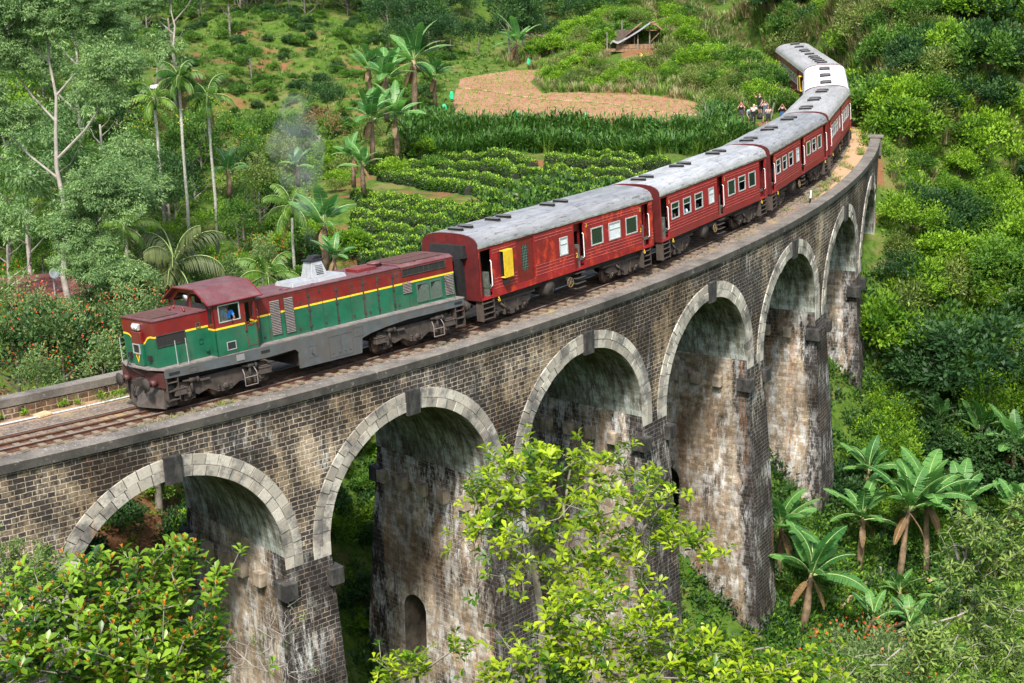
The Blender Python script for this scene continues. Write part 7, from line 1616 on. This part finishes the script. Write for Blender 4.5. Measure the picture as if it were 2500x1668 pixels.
for px, py, lb in ((1103, 236, 'green plastic bag on a stake at the left end of the field beside the bananas'), (1085, 268, 'green plastic bag at the lower left corner of the field'), (1263, 286, 'green plastic bag on a stake, first along the near edge of the field'), (1430, 290, 'green plastic bag on a stake, middle of the near edge of the field'), (1586, 300, 'green plastic bag on a stake, right along the near edge of the field'), (1291, 152, 'green plastic bag at the foot of the banana plant at the far corner')): bag(px, py, GRNB, lb)
bag(1566, 146, (.75, .42, .12), 'orange plastic bag caught in the bushes below the shed', False, 1.2, None, None)
# ---- rough pole fence at the right end of the field
q = onground(1708, 325); fence = empty('pole_fence', (q.x, q.y, Hs(q.x, q.y)), label='rough fence of crooked poles at the right end of the ploughed field', cat='fence'); r = random.Random(4); fd = Vector((.40, .92, 0)); fp = []
for k, hh in enumerate((1.7, 1.9, 1.5, 1.3, 1.6)):
    p = fd*(k*1.6); z = Hs(q.x+p.x, q.y+p.y)-fence.location.z; fp.append((p.x, p.y, z)); g = MB(); g.tube([(p.x, p.y, z-.3), (p.x+r.uniform(-.08, .08), p.y, z+hh)], [.05, .04], 6); g.build('post', [M_TRUNK], fence)
for j in range(6):
    g = MB(); z = .2+.22*j; g.tube([(a+r.uniform(-.1, .1), b, c+z+r.uniform(-.15, .15)) for a, b, c in fp], .022, 5); g.build('rail', [M_TRUNK], fence)
for k, (px, py, hh, ln, lb) in enumerate(((1690, 322, 1.8, -.5, 'thin dark leaning stake at the near corner of the field'), (1243, 292, 1.1, -.1, 'thin stake near the first green bag'), (1365, 296, 1.2, -.12, 'thin stake between the first and the middle green bag'), (1735, 315, 2.6, -.9, 'long bare stick leaning out of the mound grass'))):
    q = onground(px, py); g = MB(); g.tube([(0, 0, -.2), (ln*.4, 0, hh*.5), (ln, 0, hh)], [.025, .02, .012], 5); o = g.build('stake', [M_TRUNK if k else M_DTRUNK], label=lb, cat='stake'); o.location = (q.x, q.y, Hs(q.x, q.y))
# ---- tiled house, dish, lamp
q = at(215, 690, 84); hx, hy, hz = q.x-.6, q.y+1, Hs(q.x, q.y); house = empty('tiled_house', (hx, hy, hz), .35, label='house with a hipped roof of dark red tiles half hidden in the trees', cat='house')
ez = at(215, 745, 80).z-hz; rzr = at(270, 640, 88).z-hz
m = NT('red roof tiles'); v = m.obj(); w1 = m.n('ShaderNodeTexBrick', offset=.5); m.l(m.map(v, (1, 1.3, 1)), w1.inputs['Vector']); w1.inputs['Scale'].default_value = 1; w1.inputs['Brick Width'].default_value = .28; w1.inputs['Row Height'].default_value = .30; w1.inputs['Mortar Size'].default_value = .02; w1.inputs['Color1'].default_value = (.20, .055, .035, 1); w1.inputs['Color2'].default_value = (.12, .035, .028, 1); w1.inputs['Mortar'].default_value = (.04, .018, .015, 1)
m.col(m.mix(m.ramp(m.noise(v, 1.2, 5, .7), [(.45, 0.0), (.7, .6)]), w1.outputs['Color'], (.27, .13, .10))).rough(.8); m.bump(w1.outputs['Fac'], .8, .05)
g = MB(); a, b, c_ = 4.3, 3.2, 1.6
g.add([(-a, -b, ez), (a, -b, ez), (a, b, ez), (-a, b, ez), (-a+c_*1.4, 0, rzr), (a-c_*1.4, 0, rzr)], [(0, 1, 5, 4), (1, 2, 5), (2, 3, 4, 5), (3, 0, 4)]); g.add([(-a, -b, ez-.08), (a, -b, ez-.08), (a, b, ez-.08), (-a, b, ez-.08)], [(3, 2, 1, 0)]); g.tube([(-a+c_*1.4, 0, rzr), (a-c_*1.4, 0, rzr)], .09, 6); g.build('roof', [m.mat], house)
g = MB(); g.box(-a+.5, a-.5, -b+.5, b-.5, -1, ez-.05); g.build('wall', [plain('house plaster', (.52, .48, .42), .9)], house)
for x in (-2, .3, 2.3): g = MB(); frame_ring(g, x-.5, x+.5, .8, min(ez-.3, 1.9), .06, -b+.44, -b+.52); g.mi = 1; g.box(x-.44, x+.44, -b+.46, -b+.49, .86, min(ez-.36, 1.84)); g.build('window', [M_PLANK, M_GLASSD], house)
q = at(129, 668, 82); root = empty('satellite_dish', (q.x, q.y, q.z-.5), toview(q.x, q.y, .5), label='pale round satellite dish beside the white eucalyptus trunk', cat='satellite dish'); g = MB(); g.T = Matrix.Translation((0, .1, .5)) @ Matrix.Rotation(R_(-65), 4, 'X'); g.lathe([(.02, .02), (.15, .03), (.30, .09), (.30, .075), (.15, .01), (.02, 0)], (0, 0, 0), 20); g.build('dish', [plain('dish grey', (.33, .36, .38), .5)], root); g = MB(); g.tube([(0, 0, -2.2), (0, 0, .45)], .04, 6); g.tube([(0, .1, .3), (0, .5, .55)], .015, 5); g.build('mast', [M_ALU], root)
q = at(378, 213, 124); root = empty('street_lamp', (q.x, q.y, q.z-7), label='small white lamp head on a thin pole above the palms', cat='street lamp'); g = MB(); g.tube([(-1.0, .3, 0), (-1.0, .3, 6.7), (-.4, .1, 7.0)], .05, 6); g.build('pole', [M_ALU], root); g = MB(); g.hexa([(-.45, -.15, 6.95), (.45, -.15, 6.9), (.45, .15, 6.9), (-.45, .15, 6.95)], [(-.3, -.1, 7.15), (.3, -.1, 7.2), (.3, .1, 7.2), (-.3, .1, 7.15)]); g.build('lamp_head', [M_WHITE], root)
q = onground(1261, 497); g = MB(); g.hexa([(-.12, -.05, -.2), (.12, -.05, -.2), (.12, .05, -.2), (-.12, .05, -.2)], [(-.02, .0, .62), (.16, .0, .62), (.16, .08, .62), (-.02, .08, .62)]); o = g.build('marker_stone', [M_BLOCK], bevel=.01, label='small pale upright stone between the upper and lower tea plots', cat='marker stone'); o.location = (q.x, q.y, Hs(q.x, q.y))
# ---- exhaust smoke
mv = bpy.data.materials.new('exhaust smoke'); mv.use_nodes = True; nt_ = mv.node_tree; nt_.nodes.clear(); out = nt_.nodes.new('ShaderNodeOutputMaterial'); pv = nt_.nodes.new('ShaderNodeVolumePrincipled'); tc = nt_.nodes.new('ShaderNodeTexCoord'); nz = nt_.nodes.new('ShaderNodeTexNoise'); nz.inputs['Scale'].default_value = 1.1; nz.inputs['Detail'].default_value = 3; mp = nt_.nodes.new('ShaderNodeMapRange'); mp.inputs[1].default_value = .42; mp.inputs[2].default_value = .7; mp.inputs[3].default_value = .0; mp.inputs[4].default_value = .16
nt_.links.new(tc.outputs['Object'], nz.inputs['Vector']); nt_.links.new(nz.outputs['Fac'], mp.inputs[0]); nt_.links.new(mp.outputs[0], pv.inputs['Density']); nt_.links.new(pv.outputs[0], out.inputs['Volume']); pv.inputs['Color'].default_value = (.88, .93, .97, 1)
q = inside(loco.matrix_world, 9.0, 0, 4.45); g = MB(); g.smooth = True; g.tube([(0, 0, 0), (-.1, .2, 1.0), (-.3, .6, 2.4), (-.6, 1.4, 4.2), (-.7, 2.4, 6.0)], [.16, .36, .75, 1.25, .5], 14); o = g.build('exhaust_smoke', [mv], label='faint plume of grey exhaust smoke above the locomotive stack', cat='smoke', kind='stuff'); o.location = q

# ------------------------------------------------------------------ foreground trees
def fgtree(name, label, trunk, blobs, ntips, leafmat_, seed, whorl=(5, 8), L=.11, asp=.42, r_tw=.0035, bark=M_TRUNK, young=None, droop=.1, bare=0, young_p=.0, spread=.9, cat='tree', extra_twigs=0, up=.5, stepm=.22):
    r = np.random.RandomState(seed); tips = []; tot = sum(b[-1] for b in blobs)
    for (cx, cy, cz, rx, ry, rz, wt) in blobs:
        n = int(round(ntips*wt/tot)); o = np.where(r.rand(n, 1) < .45, r.normal(size=(n, 3))*.62, unit(r.normal(size=(n, 3)))*(.45+.55*r.rand(n, 1)**.5)); tips += [np.array([cx, cy, cz])+o_*np.array([rx, ry, rz]) for o_ in o]
    nodes = [np.array(p, float) for p in trunk]; par = [-1]+list(range(len(trunk)-1)); base = nodes[0]
    tips.sort(key=lambda p: np.linalg.norm(p-nodes[len(trunk)-1])+.6*r.rand()); leaf_at = []
    for p in tips:
        A = np.array(nodes); d = np.linalg.norm(A-p, axis=1)+.35*np.maximum(0, A[:, 2]-p[2]+.05)*2; d[:max(1, len(trunk)//3)] += 3; j = int(np.argmin(d)); a = nodes[j]; dist = np.linalg.norm(p-a); n = max(1, int(dist/stepm)); prev = j
        for k in range(1, n+1):
            t = k/n; q = a+(p-a)*t+np.array([0, 0, -.10*dist*math.sin(math.pi*t)])+(r.normal(size=3)*.02 if k < n else 0); nodes.append(q); par.append(prev); prev = len(nodes)-1
        leaf_at.append((prev, unit(p-a+np.array([0, 0, .2]))))
    cnt = np.ones(len(nodes))
    has = np.zeros(len(nodes), bool)
    for i in range(len(nodes)-1, 0, -1): cnt[par[i]] += cnt[i]*.9; has[par[i]] = True
    rad = r_tw*cnt**.46; g = MB(); ch = {}
    for i in range(1, len(nodes)): ch.setdefault(par[i], []).append(i)
    done = set(); stack = [(0, c) for c in ch.get(0, [])]
    while stack:
        a, b = stack.pop(); path = [a, b]
        while b in ch:
            cs = sorted(ch[b], key=lambda c: -cnt[c]); 
            for c in cs[1:]: stack.append((b, c))
            b = cs[0]; path.append(b)
        rr_ = [min(rad[path[1]]*1.05, rad[k]) for k in path]; g.tube([nodes[k] for k in path], rr_, 6 if rr_[0] > .02 else 4, True)
    O = Vector(base); root = empty(name, O, label=label, cat=cat); g.v = [(x-O.x, y-O.y, z-O.z) for x, y, z in g.v]; g.build('trunk', [bark], root)
    P_ = []; D_ = []; N_ = []; LN = []; TT = []
    for j, dd in leaf_at:
        if bare and r.rand() < bare: continue
        m_ = r.randint(whorl[0], whorl[1]+1); base_t = .48+.28*r.normal(); a0 = r.rand()*6.28; u = unit(np.cross(dd, [0.3, .2, 1.])); v = np.cross(dd, u); yg = r.rand() < young_p; top_ = nodes[j]
        for q in range(m_+(3 if yg else 0)):
            inner = q >= m_; a = a0+q*2.399; sp_ = .25 if inner else spread*(.75+.5*r.rand()); d = unit(dd*(1.0 if inner else .55)+(u*math.cos(a)+v*math.sin(a))*sp_+np.array([0, 0, .12-droop])); P_.append(top_-dd*(.012*q if not inner else 0)+d*.01); D_.append(d); nn = unit(np.array([0, 0, 1.0])*up+dd*.8+r.normal(size=3)*.25); N_.append(nn); LN.append(L*(.45 if inner else .55+.65*r.rand())); TT.append(.985 if inner else min(.93, max(0, base_t+.15*r.normal())))
        for q in range(extra_twigs):
            k = par[j]; p0 = nodes[k]+(nodes[j]-nodes[k])*r.rand(); d = unit(r.normal(size=3)+np.array([0, 0, .2-droop])); P_.append(p0); D_.append(d); N_.append(unit(np.array([0, 0, 1.])+r.normal(size=3)*.5)); LN.append(L*(.6+.5*r.rand())); TT.append(min(.93, max(0, base_t+.15*r.normal())))
    if P_:
        p = np.array(P_); d = np.array(D_); nr = np.array(N_); ln = np.array(LN)[:, None]; s = unit(np.cross(d, nr)); up_ = np.cross(s, d); w_ = ln*asp*.5
        A = p; T = p+d*ln*.97-up_*ln*.12; M1 = p+d*ln*.35+up_*ln*.02; M2 = p+d*ln*.68
        V = np.stack([A, M1+s*w_*.6+up_*w_*.35, M2+s*w_+up_*w_*.3, T, M2-s*w_+up_*w_*.3, M1-s*w_*.6+up_*w_*.35, p+d*ln*.52-up_*ln*.01], 1).reshape(-1, 3)-np.array(O); i = np.arange(len(p))*7
        F = np.stack([np.stack([i, i+1, i+2, i+6], -1), np.stack([i+6, i+2, i+3, i+4], -1), np.stack([i, i+6, i+4, i+5], -1)], 1).reshape(-1, 4); link('crown', npmesh('crown', V, F, [leafmat_], attr=np.repeat(TT, 3)), root)
    return root
def B(px, py, Y, rx, ry, rz, w=1): q = at(px, py, Y); return (q.x, q.y, q.z, rx, ry, rz, w)
def T3(*a): return tuple(at(*a))
L_FG = leafmat('glossy obovate leaves', (.055, .15, .010), (.46, .58, .02), trans=.5, rough=.35, tip=(.55, .42, .04), tipamt=.03, spec=.35, var=.1)
L_FG2 = leafmat('glossy leaves with red shoots', (.018, .075, .010), (.27, .44, .03), trans=.45, rough=.33, tip=(.70, .17, .04), tipamt=.03, spec=.4, var=.1)
L_FG3 = leafmat('narrow olive leaves', (.050, .11, .02), (.25, .35, .08), trans=.4, rough=.45, spec=.25, var=.1, tip=(.40, .25, .03), tipamt=.02)
gz0 = lambda x, y: Hs(x, y)-.3
b = at(1330, 1668, 16); tb = (b.x, b.y+.2, gz0(b.x, b.y))
fgtree('young_tree', 'yellow green tree with glossy leaf clusters rising in front of the middle arches', [tb, tuple(at(1325, 1700, 16.0)), tuple(at(1322, 1500, 16.1)), tuple(at(1300, 1360, 16.2)), tuple(at(1330, 1270, 16.3))],
  [B(1270, 1165, 16, .42, .6, .34, 8), B(1210, 1290, 15.8, .36, .5, .2, 4), B(1440, 1160, 16.3, .40, .6, .30, 6), B(1560, 1200, 16.2, .38, .5, .28, 6), B(1400, 1270, 16, .5, .5, .2, 5), B(1640, 1290, 16, .25, .4, .16, 3), B(1730, 1330, 16, .22, .3, .10, 2), B(1330, 1370, 16, .5, .5, .22, 4), B(1500, 1390, 15.8, .4, .5, .2, 4), B(1420, 1440, 15.6, .4, .4, .15, 3), B(1190, 1190, 16, .25, .4, .3, 4), B(1320, 1115, 16.2, .2, .3, .14, 2), B(1550, 1320, 16, .35, .4, .12, 2)], 640, L_FG, 11, L=.105, asp=.45)
b = at(1600, 1668, 14.5); 
fgtree('young_tree', 'lower yellow green tree spreading along the bottom edge below the tall pier', [(b.x, b.y, gz0(b.x, b.y)), tuple(at(1600, 1760, 14.6)), tuple(at(1560, 1640, 14.6)), tuple(at(1560, 1560, 14.6))],
  [B(1400, 1480, 14.5, .30, .4, .18, 5), B(1560, 1500, 14.5, .36, .4, .17, 6), B(1330, 1580, 14.4, .36, .4, .2, 5), B(1500, 1600, 14.3, .5, .4, .22, 8), B(1700, 1580, 14.5, .38, .4, .18, 7), B(1850, 1620, 14.5, .36, .4, .14, 6), B(2010, 1630, 14.6, .3, .4, .12, 5), B(1680, 1660, 14, .6, .4, .16, 6), B(1240, 1640, 14.4, .3, .3, .14, 3)], 520, L_FG, 12, L=.105, asp=.45)
b = at(1010, 1700, 17); fgtree('sapling', 'small sprig of yellow green leaves at the bottom edge in front of the second pier', [(b.x, b.y, gz0(b.x, b.y)), tuple(at(1010, 1760, 17)), tuple(at(1020, 1650, 17))], [B(1000, 1610, 17, .30, .3, .14, 3), B(1130, 1570, 17, .14, .2, .14, 1), B(940, 1650, 17, .2, .2, .1, 1)], 70, L_FG, 13, L=.10, asp=.45)
b = at(250, 1668, 14); fgtree('red_tipped_tree', 'bushy green tree with orange red young leaves filling the lower left corner', [(b.x, b.y, gz0(b.x, b.y)), tuple(at(250, 1800, 14)), tuple(at(240, 1640, 14.1)), tuple(at(260, 1520, 14.2))],
  [B(70, 1470, 13.8, .46, .5, .26, 6), B(190, 1390, 14, .30, .5, .16, 3), B(280, 1470, 14, .45, .5, .28, 7), B(430, 1375, 14.2, .22, .4, .20, 4), B(520, 1420, 14.2, .14, .3, .14, 2), B(400, 1470, 14.2, .30, .5, .26, 4), B(500, 1540, 14, .18, .4, .26, 5), B(150, 1560, 13.6, .6, .5, .34, 10), B(370, 1590, 13.8, .5, .5, .32, 9), B(30, 1620, 13.6, .4, .5, .26, 6), B(500, 1640, 14, .2, .4, .2, 3), B(300, 1660, 13.6, .8, .5, .2, 7)], 720, L_FG2, 14, L=.115, asp=.44, young_p=.6, whorl=(6, 9))
b = at(40, 1400, 20); fgtree('fine_leaved_tree', 'pale fine leaved tree behind the red tipped one at the left edge', [(b.x, b.y, gz0(b.x, b.y)), tuple(at(40, 1500, 20)), tuple(at(50, 1400, 20))], [B(40, 1370, 20, .5, .5, .28, 5), B(110, 1420, 20, .3, .4, .2, 2)], 150, L_FG3, 15, L=.10, asp=.3, extra_twigs=6)
b = at(2350, 1668, 26); fgtree('silvery_tree', 'fine leaved tree with silvery branching limbs in the lower right corner', [(b.x+.4, b.y, gz0(b.x, b.y)), tuple(at(2440, 1800, 26)), tuple(at(2400, 1600, 26)), tuple(at(2360, 1440, 26.2)), tuple(at(2330, 1330, 26.3))],
  [B(2390, 1290, 26, .38, .8, .26, 5), B(2460, 1350, 26, .5, .8, .5, 8), B(2350, 1400, 26, .42, .8, .35, 5), B(2430, 1530, 25.5, .75, .8, .5, 11), B(2270, 1570, 25, .45, .7, .3, 6), B(2470, 1650, 25, .7, .8, .4, 7), B(2150, 1645, 24.5, .4, .6, .2, 4), B(2290, 1650, 25, .8, .8, .3, 6), B(2490, 1250, 26, .2, .4, .3, 2)], 820, L_FG3, 16, L=.15, asp=.27, extra_twigs=7, bark=M_EUC, r_tw=.0032, droop=.3, whorl=(4, 7), stepm=.3)
b = at(640, 1668, 19); fgtree('bare_shrub', 'leafless pale twiggy shrub beside the first pier at the bottom', [(b.x, b.y, gz0(b.x, b.y)), tuple(at(650, 1760, 19)), tuple(at(650, 1640, 19))], [B(620, 1570, 19, .4, .4, .3, 4), B(690, 1520, 19, .3, .3, .3, 3), B(560, 1600, 19, .3, .3, .2, 2), B(740, 1620, 19, .25, .3, .25, 2)], 170, L_FG3, 17, L=.05, bare=.9, bark=M_EUC, r_tw=.0016, cat='shrub', stepm=.16)
b = at(1300, 1500, 17.2); fgtree('bare_tree', 'grey leafless twigs spreading below the yellow green crown', [(b.x, b.y+.4, gz0(b.x, b.y)), tuple(at(1250, 1640, 17)), tuple(at(1260, 1480, 17)), tuple(at(1230, 1400, 17))], [B(1180, 1380, 17, .35, .4, .25, 4), B(1330, 1400, 17, .4, .4, .22, 4), B(1520, 1420, 16.8, .5, .4, .2, 3), B(1160, 1330, 17, .25, .3, .15, 2)], 130, L_FG3, 18, L=.05, bare=.93, bark=M_TRUNK, r_tw=.0018, stepm=.16)
# low red flowering shrub at the bottom right
q = at(2120, 1600, 34); fr = bush_loose(9, leafmat('pale valley leaves', (.05, .10, .03), (.17, .24, .08)), rad=(1.5, 1.2, .9), per=120, clumps=40, leaf=.10, fl=160); plant(fr, q.x, q.y, 1.0, label='low shrub with scattered red flowers at the bottom right', cat='flowering shrub', z=q.z-2.1)
